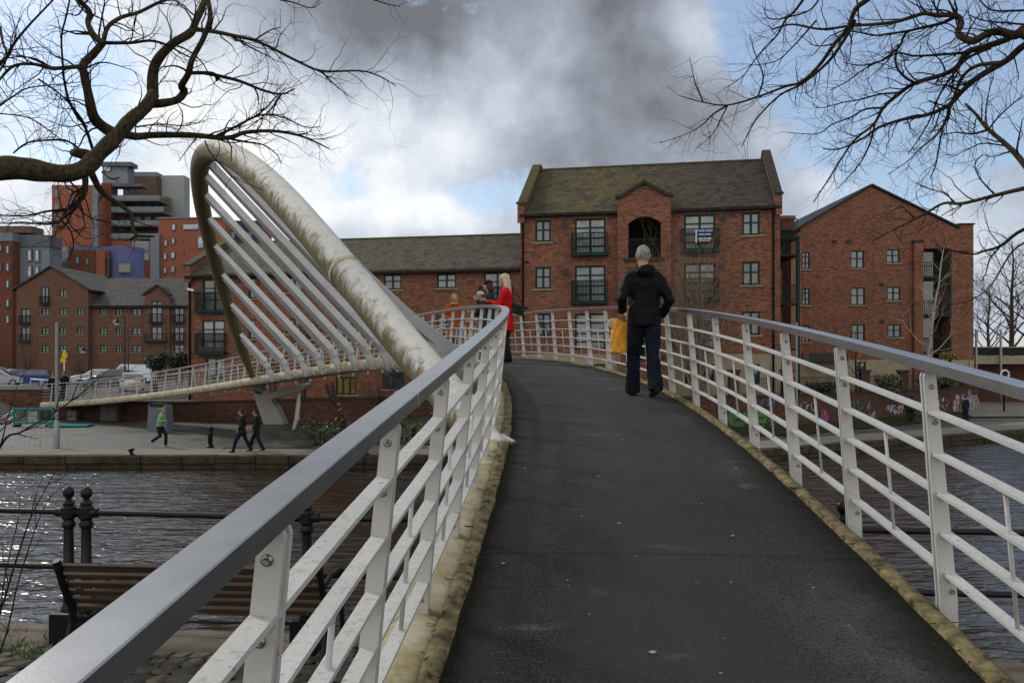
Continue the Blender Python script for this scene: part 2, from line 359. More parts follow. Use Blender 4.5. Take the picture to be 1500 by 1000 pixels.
def table(s, k):
    ds = DECK[1][0]; u = s / ds; n = len(DECK)
    if u < 0:
        return DECK[0][k] + (DECK[1][k] - DECK[0][k]) * u
    i = min(int(u), n - 2); t = u - i
    p = [DECK[max(0, min(n - 1, j))][k] for j in (i - 1, i, i + 1, i + 2)]
    if i == 0: p[0] = 2 * p[1] - p[2]
    if i == n - 2: p[3] = 2 * p[2] - p[1]
    return .5 * (2 * p[1] + (p[2] - p[0]) * t + (2 * p[0] - 5 * p[1] + 4 * p[2] - p[3]) * t * t + (3 * p[1] - p[0] - 3 * p[2] + p[3]) * t ** 3)
def frame(s):
    th = table(s, 4); return V((table(s, 1), table(s, 2), table(s, 3))), V((cos(th), sin(th), 0)), V((-sin(th), cos(th), 0))
def dk(s, w, z=0):
    p, n, t = frame(s); return p + n * w + V((0, 0, z))
S0, S1 = -5.0, 59.6
HR = 1.05            # handrail height
def srange(a, b, st): 
    n = max(1, int(round((b - a) / st))); return [a + (b - a) * i / n for i in range(n + 1)]

bridge = empty('footbridge', dk(0, 0), 0, 'curved white steel footbridge hung from one leaning tubular arch over the canal', 'footbridge')
bridge.location = (0, 0, 0)
def sweep(prof, ss, closed=False):
    """cross-section (list of (w, z)) swept along the bridge line"""
    mb = MB(); n = len(prof)
    vs = [dk(s, w, z) for s in ss for w, z in prof]
    fs = []
    for i in range(len(ss) - 1):
        for k in range(n if closed else n - 1):
            a, b = i * n + k, i * n + (k + 1) % n
            fs.append((a, b, b + n, a + n))
    if closed: fs += [tuple(range(n - 1, -1, -1)), tuple(range((len(ss) - 1) * n, len(ss) * n))]
    mb.add(vs, fs); return mb

SS = srange(S0, S1, .35)
mb = MB()
W = 1.005
def deckpt(u, v):
    s = lerp(S0, S1, v); w = lerp(-W - .03, W + .03, u)
    return dk(s, w, -.012 * abs(2 * u - 1) ** 3 + .004 * noise.noise(V((s * .8, w * 1.3, 3))))
mb.grid(deckpt, 14, 260)
o = mb.build('deck_surface', ASPH, bridge, True)
ca = o.data.attributes.new('edge', 'FLOAT', 'POINT'); ca.data.foreach_set('value', [abs(2 * (i % 15) / 14 - 1) for i in range(len(o.data.vertices))])
for sd in (-1, 1):
    mb = MB(); rn = random.Random(3 + sd)
    ss = srange(S0, S1, .09)
    def edgejit(s, k): return .014 * noise.noise(V((s * 3.1, k * 9.7, sd)))  + .003 * noise.noise(V((s * 11, k * 3.3, sd)))
    vs = []
    for s in ss:
        for k, (w, z) in enumerate(((.985, -.02), (.993, .012), (1.03, .020), (1.062, .016), (1.072, -.10))):
            vs.append(dk(s, sd * (w + edgejit(s, k)), z + .4 * edgejit(s, k + 7)))
    n = 5
    mb.add(vs, [(i * n + k, i * n + k + 1, (i + 1) * n + k + 1, (i + 1) * n + k) for i in range(len(ss) - 1) for k in range(4)])
    mb.build('kerb_strip', KERB, bridge, True)
# girder under the deck
sweep([(-1.08, -.06), (-1.1, -.30), (-.9, -.20), (.9, -.15), (1.07, -.16), (1.065, -.05)], SS, True).build('deck_girder', UNDER, bridge)
for s_ in (4.15,):
    mb = MB(); mb.grid(lambda u, v: dk(s_ + .006 * v + .012 * noise.noise(V((u * 9, s_, 0))), lerp(-.95, .96, u), .0035), 40, 1); mb.build('deck_joint', COPE, bridge)
# posts
ps = []
s = -4.22
while s < S1 - .4:
    ps.append(s); s += 1.118 if s < 26 else 1.36
POSTS = ps
def post_mesh(s, sd):
    mb = MB(); p, n, t = frame(s); n = n * sd
    for off in (-.016, .016):
        def P(w, z): return p + n * w + t * off + V((0, 0, z)) - t * .007
        poly = [P(1.115, -.30), P(1.30, -.34), P(1.36, -.26), P(1.352, -.13), P(1.285, -.03), P(1.192, .02), P(1.088, 1.0), P(1.081, 1.018), P(1.062, 1.024), P(1.043, 1.018), P(1.036, 1.0), P(1.128, .02)]
        if sd > 0: poly = [P(1.105, -.30), P(1.185, -.30), P(1.180, .02)] + poly[6:-1] + [P(1.105, .02)]
        mb.prism(poly, t * .014)
    return mb
npost = 0
lp_ = []; s = 1.44 - .98 * 5
while s < S1 - .4:
    lp_.append(s); s += .98 if s < 7.5 else 1.118 if s < 26 else 1.36
POSTL = {-1: lp_, 1: POSTS}
for sd in (-1, 1):
    for s in POSTL[sd]:
        o = post_mesh(s, sd).build('post', WHITEP, bridge)
        npost += 1
        if s < 9:
            p, n, t = frame(s); n = n * sd
            for z in (.955, .80, .06):
                bm_ = MB(); w = lerp(1.16, 1.062, z / 1.03)
                M = Matrix.Translation(p + n * w + V((0, 0, z)) - t * .023) @ (t * -1).to_track_quat('Z', 'Y').to_matrix().to_4x4()
                bm_.lathe([(.0125, -.004), (.0125, .002), (.009, .007), (.0045, .007), (.004, .003)], n=14, M=M)
                bm_.build('bolt', STEEL, o, True)
# edge tubes, in lengths between the posts
for sd in (-1,):
    mb = MB(); prev = S0
    for s in POSTL[sd] + [S1]:
        a, b = prev + .028, s - .028
        if b - a > .1:
            mb.tube([dk(x, sd * 1.155, -.165) for x in srange(a, b, .35)], .178, 16)
        prev = s
    mb.build('edge_tube', TUBEM, bridge, .8)
# rails
for sd in (-1, 1):
    for fr in (.15, .32, .485, .65, .825):
        z = fr * HR - .02; w = lerp(1.158, 1.062, z / 1.03) * sd
        hw = .026
        mb = sweep([(w - hw, z - .007), (w + hw, z - .007), (w + hw, z + .007), (w - hw, z + .007)], SS, True)
        mb.build('rail_bar', WHITE, bridge, bevel=0)
    w = 1.058 * sd; HW = .041
    sg = srange(S0 - .1, S1, .3)
    c = .0025
    prof = [(w - HW + c, HR - .018), (w + HW - c, HR - .018), (w + HW, HR - .018 + c), (w + HW, HR + .028 - c), (w + HW - c, HR + .028), (w - HW + c, HR + .028), (w - HW, HR + .028 - c), (w - HW, HR - .018 + c)]
    sweep(prof, sg, True).build('handrail', RAILM, bridge)
    # thin spacer rods half way along each bay
    far = MB()
    for a, b in zip(POSTL[sd], POSTL[sd][1:]):
        m_ = (a + b) / 2
        z0, z1 = .15 * HR - .02, .65 * HR - .02
        mb = MB() if -1 < m_ < 50 else far
        mb.tube([dk(m_, sd * lerp(1.158, 1.062, z0 / 1.03), z0 - .03), dk(m_, sd * lerp(1.158, 1.062, z1 / 1.03), z1)], .0085, 8)
        if mb is not far: mb.build('spacer_rod', WHITEP, bridge, True)
    tag(far.build('spacer_rod', WHITEP, bridge, True), kind='stuff')
# sleeves on the handrail joints
for sd, s in ((-1, 2.62), (-1, 7.4), (1, 12.2)):
    w = 1.058 * sd
    sweep([(w - .0422, HR - .0195), (w + .0422, HR - .0195), (w + .0422, HR + .0292), (w - .0422, HR + .0292)], srange(s, s + .035, .035), True).build('rail_sleeve', RAILM, bridge)

# ---- the arch
AP = [V(p) for p in ARCH]
def resample(pts, n):
    ls = [0]
    for a, b in zip(pts, pts[1:]): ls.append(ls[-1] + (b - a).length)
    out = []
    for i in range(n + 1):
        l = ls[-1] * i / n; k = 0
        while k < len(pts) - 2 and ls[k + 1] < l: k += 1
        out.append(pts[k].lerp(pts[k + 1], (l - ls[k]) / max(1e-6, ls[k + 1] - ls[k])))
    return out, ls[-1]
def smoothpts(pts, it=2):
    for _ in range(it):
        pts = [pts[0]] + [(pts[i - 1] + pts[i] * 2 + pts[i + 1]) / 4 for i in range(1, len(pts) - 1)] + [pts[-1]]
    return pts
AP = smoothpts(AP, 2)
AP, ALEN = resample(AP, 120)
tip = dk(6.75, -.93, .03)
base = dk(7.15, -1.16, -.10)
path = [tip, tip.lerp(base, .55)] + [base] + AP[3:]
path = [path[0], path[1]] + smoothpts(path[2:], 3)
acc = [0]
for a, b in zip(path, path[1:]): acc.append(acc[-1] + (b - a).length)
rad = []
for l in acc:
    r = lerp(.188, .232, min(1, l / 7))
    if l < .9: r = lerp(.010, r, (l / .9) ** .55)
    e = acc[-1] - l
    if e < 2.2: r = lerp(.10, .232, e / 2.2)
    rad.append(r)
mb = MB(); mb.tube(path, rad, 28)
arch = mb.build('arch', ARCHM, bridge, True)
i = 14
ring = MB(); t = (path[i + 1] - path[i - 1]).normalized(); ring.tube([path[i] - t * .03, path[i] + t * .03], rad[i] + .014, 28)
ring.build('collar', TUBEM, arch, .6)
def arch_at(l):
    u = (ALEN - l) / ALEN * 120; k = max(0, min(119, int(u))); return AP[k].lerp(AP[k + 1], u - k)
for i in range(14):
    s = 36.3 - 1.85 * i; top = arch_at(3.256 + 2.12 * i)
    p, n, t = frame(s); n = -n
    low = p + n * 1.32 + V((0, 0, .06)); foot = p + n * 1.30 + V((0, 0, -.18))
    d = (low - top); ln = d.length; d.normalize()
    a0 = top + d * .22; a1 = low - d * .55
    mb = MB()
    side = (t - d * t.dot(d)).normalized(); nrm = d.cross(side).normalized()
    # tapering box leaf with a flange along each edge
    for (wa, wb, th, off) in ((.32, .72, .10, 0),):
        mb.bar(a0, a1, wa, th, nrm, wb, th * 1.3)
    for sg in (-1, 1):
        mb.bar(a0 + side * sg * .16, a1 + side * sg * .36, .018, .15, nrm, .018, .19)
    h = mb.build('hanger', HANG, bridge)
    mb = MB(); mb.tube([top + d * .16, a0 + d * .12], .06, 12); mb.tube([a0 - d * .02, a0 + d * .03], .095, 12)
    mb.build('socket', HANG, h, .6)
    mb = MB(); mb.tube([a1 - d * .10, a1 + d * .30], .135, 18)
    mb.build('stub', HANG, h, .6)
    mb = MB()
    for off in (-.055, .055):
        o_ = t * off
        mb.prism([a1 + d * .1 - nrm * .09 + o_, low + n * .05 + V((0, 0, -.40)) + o_, foot - n * .16 + V((0, 0, -.12)) + o_, a1 + d * .1 + nrm * .12 + o_], t * .016)
    mb.build('bracket_plate', HANG, h)
# ---------------------------------------------------------------- ground, canal, quays
ZF, ZW, ZN, ZU = -3.74, -4.2, -2.30, -2.55     # far quay, water, near towpath, upper ground (camera height = 0)
def poly_at(pts, x):
    for (x0, y0), (x1, y1) in zip(pts, pts[1:]):
        if x <= x1: return lerp(y0, y1, (x - x0) / (x1 - x0))
    (x0, y0), (x1, y1) = pts[-2:]
    return lerp(y0, y1, (x - x0) / (x1 - x0))
QUAY = [(-90, 30.3), (5.0, 30.3), (7.5, 31.0), (9.9, 32.3), (26.7, 41.4), (52, 56), (90, 80)]
STRIP = [(-90, 32.9), (3.5, 32.9), (6.5, 33.4), (9.3, 34.9), (26, 44.3), (51, 59), (90, 83)]
WALL = [(-70, 50.5), (-32, 48.6), (-26, 48.2), (-19.4, 46.2), (-10.6, 43.6), (0, 40.7), (6, 39.3), (9.7, 39.2), (14, 40.4), (29, 51.5), (34, 58), (36, 84)]

# far land: setts and soil up to the wall
SETT = None
def sett_mat():
    m, nt, b = nodes('grey stone setts'); t = N(nt, 'ShaderNodeTexCoord')
    bt = N(nt, 'ShaderNodeTexBrick', offset=.5)
    for k, v in (('Scale', 1), ('Mortar Size', .02), ('Mortar Smooth', .4), ('Bias', 0), ('Brick Width', .26), ('Row Height', .17)): bt.inputs[k].default_value = v
    bt.inputs['Color1'].default_value = (0, 0, 0, 1); bt.inputs['Color2'].default_value = (1, 1, 1, 1); bt.inputs['Mortar'].default_value = (0, 0, 0, 1)
    mp = N(nt, 'ShaderNodeMapping'); L(nt, t.outputs['Object'], mp.inputs[0]); mp.inputs['Rotation'].default_value = (0, 0, .12)
    L(nt, mp.outputs[0], bt.inputs['Vector'])
    c = ramp(nt, bt.outputs['Color'], [(0, (.05, .045, .037)), (.5, (.082, .074, .062)), (1, (.13, .118, .10))])
    big = noi(nt, t.outputs['Object'], .35, 7, .7)
    c = mix(nt, ramp(nt, big, [(.42, grey(.75)), (.6, grey(0))]), c, (.04, .037, .028))
    c = mix(nt, mth(nt, 'MULTIPLY', bt.outputs['Fac'], .8), c, (.03, .03, .02))
    L(nt, c, b.inputs['Base Color'])
    L(nt, ramp(nt, big, [(.4, grey(.45)), (.6, grey(.75))]), b.inputs['Roughness'])
    bump(nt, b, mth(nt, 'SUBTRACT', 1, bt.outputs['Fac']), .8, .03)
    return m
SETT = sett_mat()
SOIL = plain('earth with moss and litter', (.055, .05, .025), (.022, .018, .011), 1.6, .95, bs=.8, bscale=14, bd=.05)
FIELD = plain('distant ground', (.07, .07, .05), (.04, .042, .03), .05, .95)
TARMAC = plain('car park tarmac', (.075, .075, .075), (.05, .05, .05), .6, .9)
VERGE = plain('dark mossy verge', (.035, .036, .012), (.018, .016, .009), 2.5, .95, bs=.8, bscale=25, bd=.04)
GRASSM = plain('short grass', (.05, .075, .02), (.03, .045, .014), 3, .9, bs=.6, bscale=40)

def strip(name, A, B, z0, z1, mat, nx=90, ny=4, x0=-90, x1=90, kind='structure', wob=0):
    mb = MB()
    def fn(u, v):
        x = lerp(x0, x1, u); ya, yb = (p(x) if callable(p) else poly_at(p, x) for p in (A, B))
        return V((x, lerp(ya, yb, v), lerp(z0, z1, v) + wob * noise.noise(V((x * .5, v * 4, 1)))))
    mb.grid(fn, nx, ny); o = mb.build(name, mat, None, True); 
    if kind: tag(o, kind=kind)
    return o
mb = MB(); mb.grid(lambda u, v: V((lerp(-160, 160, u), lerp(5.2, 95, v), ZW)), 40, 12)
tag(mb.build('water', WATER, None, True), kind='structure')
strip('quay_path', lambda x: poly_at(QUAY, x) + .45, STRIP, ZF + .03, ZF + .03, CONC)
strip('cobbled_towpath', lambda x: poly_at(STRIP, x) - .05, lambda x: poly_at(WALL, x) + 1.0, ZF, ZF + .10, SETT, 120, 12, -90, 12, wob=.03)
strip('setts', lambda x: poly_at(STRIP, x) - .05, lambda x: poly_at(STRIP, x) + 26, ZF - .004, ZF + .12, SETT, 90, 12, 12, 90, wob=.03)
# planted bank at the foot of the wall, middle
def bankz(x, v): return ZF + .06 + .9 * v ** 1.6 * max(0, 1 - abs(x + 3.2) / 7.5) + .05 * noise.noise(V((x * 1.3, v * 5, 2)))
mb = MB()
mb.grid(lambda u, v: V((lerp(-12, 9.5, u), lerp(max(poly_at(STRIP, lerp(-12, 9.5, u)) + .9, 34.3 if lerp(-12, 9.5, u) < 5 else 0), poly_at(WALL, lerp(-12, 9.5, u)) + .2, v), bankz(lerp(-12, 9.5, u), v))), 60, 14)
tag(mb.build('planted_bank', SOIL, None, True), kind='structure')
# narrow mossy verge along the graffiti wall
mb = MB()
mb.grid(lambda u, v: V((lerp(8.5, 29, u), poly_at(WALL, lerp(8.5, 29, u)) - lerp(1.6, -.2, v), ZF + .05 + .35 * v + .05 * noise.noise(V((u * 30, v * 3, 0))))), 70, 5)
tag(mb.build('grass_verge', VERGE, None, True), kind='structure')
# coping stones of the far quay: one wall thing, every stone a block in its mesh
quay = empty('quay_wall', (0, 30.3, ZF), 0, 'low mossy stone quay wall along the far side of the canal', 'quay wall'); quay.location = (0, 0, 0)
mb = MB(); cp = MB(); rn = random.Random(5); x = -88
while x < 80:
    ln = rn.uniform(1.0, 1.9); xa, xb = x + .012, x + ln - .012
    ya, yb = poly_at(QUAY, xa), poly_at(QUAY, xb); dv = V((xb - xa, yb - ya, 0)); nn = V((-dv.y, dv.x, 0)).normalized()
    j = rn.uniform(-.02, .02)
    P = [V((xa, ya + j, 0)), V((xb, yb + j, 0)), V((xb, yb + j, 0)) + nn * .5, V((xa, ya + j, 0)) + nn * .5]
    z0, z1 = ZF - .26 + rn.uniform(-.03, .02), ZF + .035 + rn.uniform(-.012, .012)
    cp.add([p + V((0, 0, z0)) for p in P] + [p + V((0, 0, z1)) for p in P], [(3, 2, 1, 0), (4, 5, 6, 7), (0, 1, 5, 4), (1, 2, 6, 5), (2, 3, 7, 6), (3, 0, 4, 7)])
    j2 = rn.uniform(.04, .10)
    Q = [p + nn * j2 for p in P]
    mb.add([p + V((0, 0, ZW - .5)) for p in Q] + [p + V((0, 0, z0 + .01)) for p in Q], [(3, 2, 1, 0), (4, 5, 6, 7), (0, 1, 5, 4), (1, 2, 6, 5), (2, 3, 7, 6), (3, 0, 4, 7)])
    x += ln
cp.build('coping', QSTONE, quay, bevel=.03); mb.build('wall_face', QSTONE, quay)

# upper ground behind the wall and out to the horizon
mb = MB()
mb.grid(lambda u, v: V((lerp(-120, 35.9, u), lerp(poly_at(WALL, lerp(-120, 35.9, u)) + .2, 125, v), ZU)), 120, 10)
tag(mb.build('upper_ground', TARMAC, None), kind='structure')
mb = MB(); mb.grid(lambda u, v: V((lerp(-1500, 1500, u), lerp(84, 2600, v ** 2), ZU - .06 - .02 * v)), 20, 14)
tag(mb.build('distant_ground', FIELD, None), kind='structure')
mb = MB(); mb.grid(lambda u, v: V((lerp(-23.8, -21.2, u), lerp(50.0, 56, v), ZU + .02 + .1 * v)), 6, 6)
tag(mb.build('grass_patch', GRASSM, None), kind='structure')
# lane beyond the end of the graffiti wall
mb = MB(); mb.grid(lambda u, v: V((lerp(28, 130, u), lerp(50, 110, v), ZF + .10 + .9 * v)), 12, 8)
tag(mb.build('lane', CONC, None, True), kind='structure')

# retaining wall (left, behind the span, and the graffiti wall to the right)
def wallthing(name, label, cat, pts, zt, zb, thick=.35, mat=BRW, cop=True, pillars=None, group=None):
    w_ = empty(name, (pts[0][0], pts[0][1], zb), 0, label, cat, group); w_.location = (0, 0, 0)
    mb = MB(); c = MB()
    for (x0, y0), (x1, y1) in zip(pts, pts[1:]):
        n = V((-(y1 - y0), x1 - x0, 0)).normalized() * thick
        z0 = zt(x0) if callable(zt) else zt; z1 = zt(x1) if callable(zt) else zt
        a, b = V((x0, y0, 0)), V((x1, y1, 0))
        mb.add([a + V((0, 0, zb)), b + V((0, 0, zb)), b + n + V((0, 0, zb)), a + n + V((0, 0, zb)), a + V((0, 0, z0)), b + V((0, 0, z1)), b + n + V((0, 0, z1)), a + n + V((0, 0, z0))],
               [(3, 2, 1, 0), (4, 5, 6, 7), (0, 1, 5, 4), (1, 2, 6, 5), (2, 3, 7, 6), (3, 0, 4, 7)])
        if cop:
            m = n.normalized() * .05
            c.add([a - m + V((0, 0, z0 + .003)), b - m + V((0, 0, z1 + .003)), b + n + m + V((0, 0, z1 + .003)), a + n + m + V((0, 0, z0 + .003)), a - m + V((0, 0, z0 + .10)), b - m + V((0, 0, z1 + .10)), b + n + m + V((0, 0, z1 + .10)), a + n + m + V((0, 0, z0 + .10))],
                  [(3, 2, 1, 0), (4, 5, 6, 7), (0, 1, 5, 4), (1, 2, 6, 5), (2, 3, 7, 6), (3, 0, 4, 7)])
    mb.build('wall_face', mat, w_)
    if cop: c.build('coping', COPE, w_)
    return w_
wl = wallthing('retaining_wall', 'red brick retaining wall beside the steps, car park above it', 'wall', WALL[:2] + [(-27.2, 48.3)], -1.98, ZF - .1)
wm = wallthing('retaining_wall', 'long dark brick wall running behind the bridge span and the planted bank', 'wall', [(-27.2, 48.3 - .02), (-19.4, 46.2), (-10.6, 43.6), (0, 40.7), (6, 39.3), (9.0, 39.18)], lambda x: lerp(-2.6, -1.95, max(0, min(1, (x + 18) / 14))), ZF - .1)
wr = wallthing('graffiti_wall', 'brick wall covered in colourful graffiti beside the right towpath', 'wall', [(9.0, 39.2), (9.7, 39.22), (14, 40.4), (29, 51.5), (34, 58), (36, 84)], -1.94, ZF - .1)
# a buttress edge in the middle wall
for x in (-13.2, 4.0):
    mb = MB(); y = poly_at(WALL, x); mb.box(x - .12, x + .12, y - .16, y + .05, ZF - .1, -2.2); mb.build('buttress', BRW, wm)

# graffiti: painted patches on the wall face
def graff(name, cols, line=(.01, .01, .01), scale=3.0):
    m, nt, b = nodes(name); vec = coords(nt)
    v = N(nt, 'ShaderNodeTexVoronoi', feature='DISTANCE_TO_EDGE'); v.inputs['Scale'].default_value = scale
    wv = N(nt, 'ShaderNodeTexNoise'); wv.inputs['Scale'].default_value = 2.2; L(nt, vec, wv.inputs['Vector'])
    vv = mix(nt, .28, vec, wv.outputs['Color']); L(nt, vv, v.inputs['Vector'])
    v2 = N(nt, 'ShaderNodeTexVoronoi'); v2.inputs['Scale'].default_value = scale; L(nt, vv, v2.inputs['Vector'])
    sc_ = N(nt, 'ShaderNodeSeparateColor'); L(nt, v2.outputs['Color'], sc_.inputs[0])
    c = ramp(nt, sc_.outputs[0], [(i / max(1, len(cols) - 1), c) for i, c in enumerate(cols)])
    c = mix(nt, ramp(nt, v.outputs['Distance'], [(.05, grey(1)), (.10, grey(0))]), c, line)
    c = mix(nt, ramp(nt, noi(nt, vec, 14, 5, .8), [(.55, grey(0)), (.8, grey(.8))]), c, (.07, .035, .025))
    L(nt, c, b.inputs['Base Color']); b.inputs['Roughness'].default_value = .7
    return m
def wall_y(x): return poly_at([(9.0, 39.2), (9.7, 39.22), (14, 40.4), (29, 51.5), (34, 58)], x)
def on_wall(px, py):
    a = (px - 750) / F; lo, hi = 9.0, 34
    for _ in range(50):
        m_ = (lo + hi) / 2
        if m_ / wall_y(m_) < a: lo = m_
        else: hi = m_
    return V((lo, wall_y(lo) - .006, (525 - py) / F * wall_y(lo)))
def letters(px0, px1, py0, py1, mat, seed, n=4, th=.08, fill=True):
    """bubble letters: a lumpy filled outline per letter"""
    rn = random.Random(seed); mb = MB(); out = MB()
    for i in range(n):
        ca, cb = lerp(px0, px1, (i + .5) / n), lerp(py0, py1, .5 + rn.uniform(-.06, .06))
        rx, ry = (px1 - px0) / n * .62, (py1 - py0) * .52
        ph = rn.uniform(0, 6); k = 26
        for sc_, tgt, off in ((1.14, out, 0), (1.0, mb, .004)):
            ps_ = []
            for j in range(k):
                t = 2 * pi * j / k; r = 1 + .22 * sin(2 * t + ph) + .13 * sin(5 * t + ph * 2)
                p = on_wall(ca + rx * r * cos(t) * sc_, cb + ry * r * sin(t) * sc_); p.y -= off + .0006 * i; ps_.append(p)
            tgt.add(ps_, [tuple(range(k))])
    out.build('graffiti_outline', GR_K, wr); mb.build('graffiti', mat, wr)
def scrawl(px0, px1, py0, py1, mat, seed, n=9, r=.035):
    rn = random.Random(seed); mb = MB(); pts = []
    for i in range(n * 4):
        t = i / (n * 4 - 1)
        pts.append(on_wall(lerp(px0, px1, t) + 2.2 * sin(t * n * 2.9 + rn.uniform(-.5, .5)), lerp(py0, py1, .5 + .46 * sin(t * n * 2.2 + rn.uniform(-.6, .6)))))
    mb.tube(pts, r, 5); mb.build('graffiti', mat, wr)
GR_K = plain('black spray paint', (.012, .011, .012), (.02, .016, .015), 4, .7)
GR_G = graff('green spray paint', [(.03, .10, .02), (.05, .15, .03), (.02, .07, .02)]); GR_P = graff('pink spray paint', [(.30, .06, .17), (.22, .03, .12)])
GR_W = graff('silver white spray paint', [(.32, .30, .32), (.24, .23, .26), (.30, .24, .28)]); GR_T = plain('teal spray paint', (.05, .17, .14), (.03, .10, .08), 5, .7)
GR_R = graff('dark red spray paint', [(.16, .025, .03), (.05, .02, .02), (.25, .2, .2)]); GR_PW = graff('pink and white spray paint', [(.34, .31, .33), (.30, .18, .26), (.36, .33, .35)])
GR_B = plain('blue spray paint', (.08, .15, .30), (.05, .09, .2), 5, .7)
letters(1066, 1098, 600, 630, GR_G, 1, 2); letters(1108, 1130, 598, 628, GR_G, 2, 2)
scrawl(1170, 1194, 588, 602, GR_W, 3, 7); letters(1204, 1212, 598, 622, GR_P, 4, 1); scrawl(1240, 1262, 586, 600, GR_T, 5, 7)
letters(1270, 1284, 588, 612, GR_R, 6, 1); letters(1298, 1322, 592, 606, GR_W, 7, 3); scrawl(1292, 1318, 612, 618, GR_T, 8, 6)
scrawl(1366, 1388, 582, 600, GR_W, 9, 8, .05); letters(1398, 1434, 575, 608, GR_PW, 10, 4); scrawl(1112, 1136, 584, 596, GR_B, 12, 6)

# ---------------------------------------------------------------- near bank, bench, iron railing
FA, FB = V((-3.64, 6.54, 0)), V((3.23, 5.81, 0)); FD = (FB - FA).normalized(); FN = V((-FD.y, FD.x, 0))
def fence_pt(t): return FA + FD * t       # metres along the railing from its double post
STM = []
for i, (a, b, c) in enumerate((((.13, .12, .10), (.06, .054, .044), 5), ((.18, .15, .115), (.09, .074, .054), 4), ((.10, .10, .10), (.05, .05, .05), 6))):
    STM.append(plain('towpath stone ' + 'abc'[i], a, b, c, .75, bs=.5, bscale=30))
mb = MB()
mb.grid(lambda u, v: fence_pt(lerp(-60, 66, u)) + FN * lerp(-45, .42, v) + V((0, 0, ZN - .07)), 20, 20)
tag(mb.build('towpath', SOIL, None), kind='structure')
mb = MB(); rn = random.Random(11)
def stone(p, ax, ay, h, m, mat):
    """one rounded sett"""
    n = 4; vs = []; K5 = (-1, -.80, 0, .80, 1)
    for j in range(n + 1):
        for i in range(n + 1):
            u, v = K5[i], K5[j]
            q = max(abs(u), abs(v)); z = h * (1 - .75 * q ** 9) + .005 * noise.noise(p * 7 + V((u, v, 0)))
            vs.append(p + ax * u * (1 - .12 * abs(v) ** 3) + ay * v * (1 - .12 * abs(u) ** 3) + V((0, 0, z - .02)))
    m.mi = mat
    m.add(vs, [(j * (n + 1) + i, j * (n + 1) + i + 1, (j + 1) * (n + 1) + i + 1, (j + 1) * (n + 1) + i) for j in range(n) for i in range(n)])
r = 0; y = -3.6
while y < -.12:
    x = -6.9 + rn.uniform(0, .2)
    while x < 9:
        ln = rn.uniform(.12, .20)
        if -6.6 < x < 2.2 or x > 4.6:
            p = fence_pt(x + ln / 2) + FN * y + V((0, 0, ZN - .045 + rn.uniform(-.012, .012)))
            stone(p + FD * (.42 * (y + 3.6)), (FD * 1 + FN * rn.uniform(-.10, .10)) * (ln / 2 - .009), (FN + FD * .42) * (.066 + rn.uniform(-.008, .004)), .04, mb, rn.choice((0, 0, 1, 2, 2)))
        x += ln
    y += .158
tag(mb.build('cobblestones', STM, None, .55), kind='stuff', label=None)
mb = MB(); x = -8
while x < 14:
    ln = rn.uniform(.5, 1.0)
    for y, wd in ((.06, .32), (.31, .22)):
        l2 = ln * rn.uniform(.85, 1)
        stone(fence_pt(x + ln / 2) + FN * y + V((0, 0, ZN - .05 + rn.uniform(-.01, .01))), FD * (ln / 2 - .012), FN * (wd / 2 - .012), .055, mb, rn.choice((1, 1, 0)))
    x += ln
tag(mb.build('kerb_stones', STM, None, True), kind='structure')
near = empty('quay_wall', (0, 7, ZN), 0, 'dark stone quay wall under the iron railing on the near bank', 'quay wall'); near.location = (0, 0, 0)
mb = MB(); a, b = fence_pt(-60) + FN * .30, fence_pt(66) + FN * .30
mb.prism([a + V((0, 0, ZW - .5)), b + V((0, 0, ZW - .5)), b + V((0, 0, ZN - .06)), a + V((0, 0, ZN - .06))], FN * .15)
mb.build('wall_face', QSTONE, near)

# grass and weeds in the stone joints
GR1 = leafmat('grass blades', (.035, .06, .012), (.06, .10, .02), (.10, .12, .035))
mb = MB(); rn = random.Random(21)
for c in range(190):
    x, y = (rn.uniform(-4.5, 3.2), rn.uniform(-3.4, .35)) if c < 120 else (rn.uniform(-2.5, .7), rn.uniform(-.75, .30))
    if c > 150: x, y = rn.uniform(-1.6, -.05), rn.uniform(-.55, .25)
    for k in range(rn.randint(5, 16)):
        p = fence_pt(x + rn.gauss(0, .05)) + FN * (y + rn.gauss(0, .04)) + V((0, 0, ZN - .04)); h = rn.uniform(.03, .11)
        dx = V((rn.gauss(0, 1), rn.gauss(0, 1), 0)) * .035; wv = V((rn.gauss(0, 1), rn.gauss(0, 1), 0)).normalized() * .004
        mb.add([p - wv, p + wv, p + dx + wv * .5 + V((0, 0, h * .7)), p + dx * 2 + V((0, 0, h)), p + dx - wv * .5 + V((0, 0, h * .7))], [(0, 1, 2, 3, 4)])
tag(mb.build('grass_tufts', GR1, None), kind='stuff')

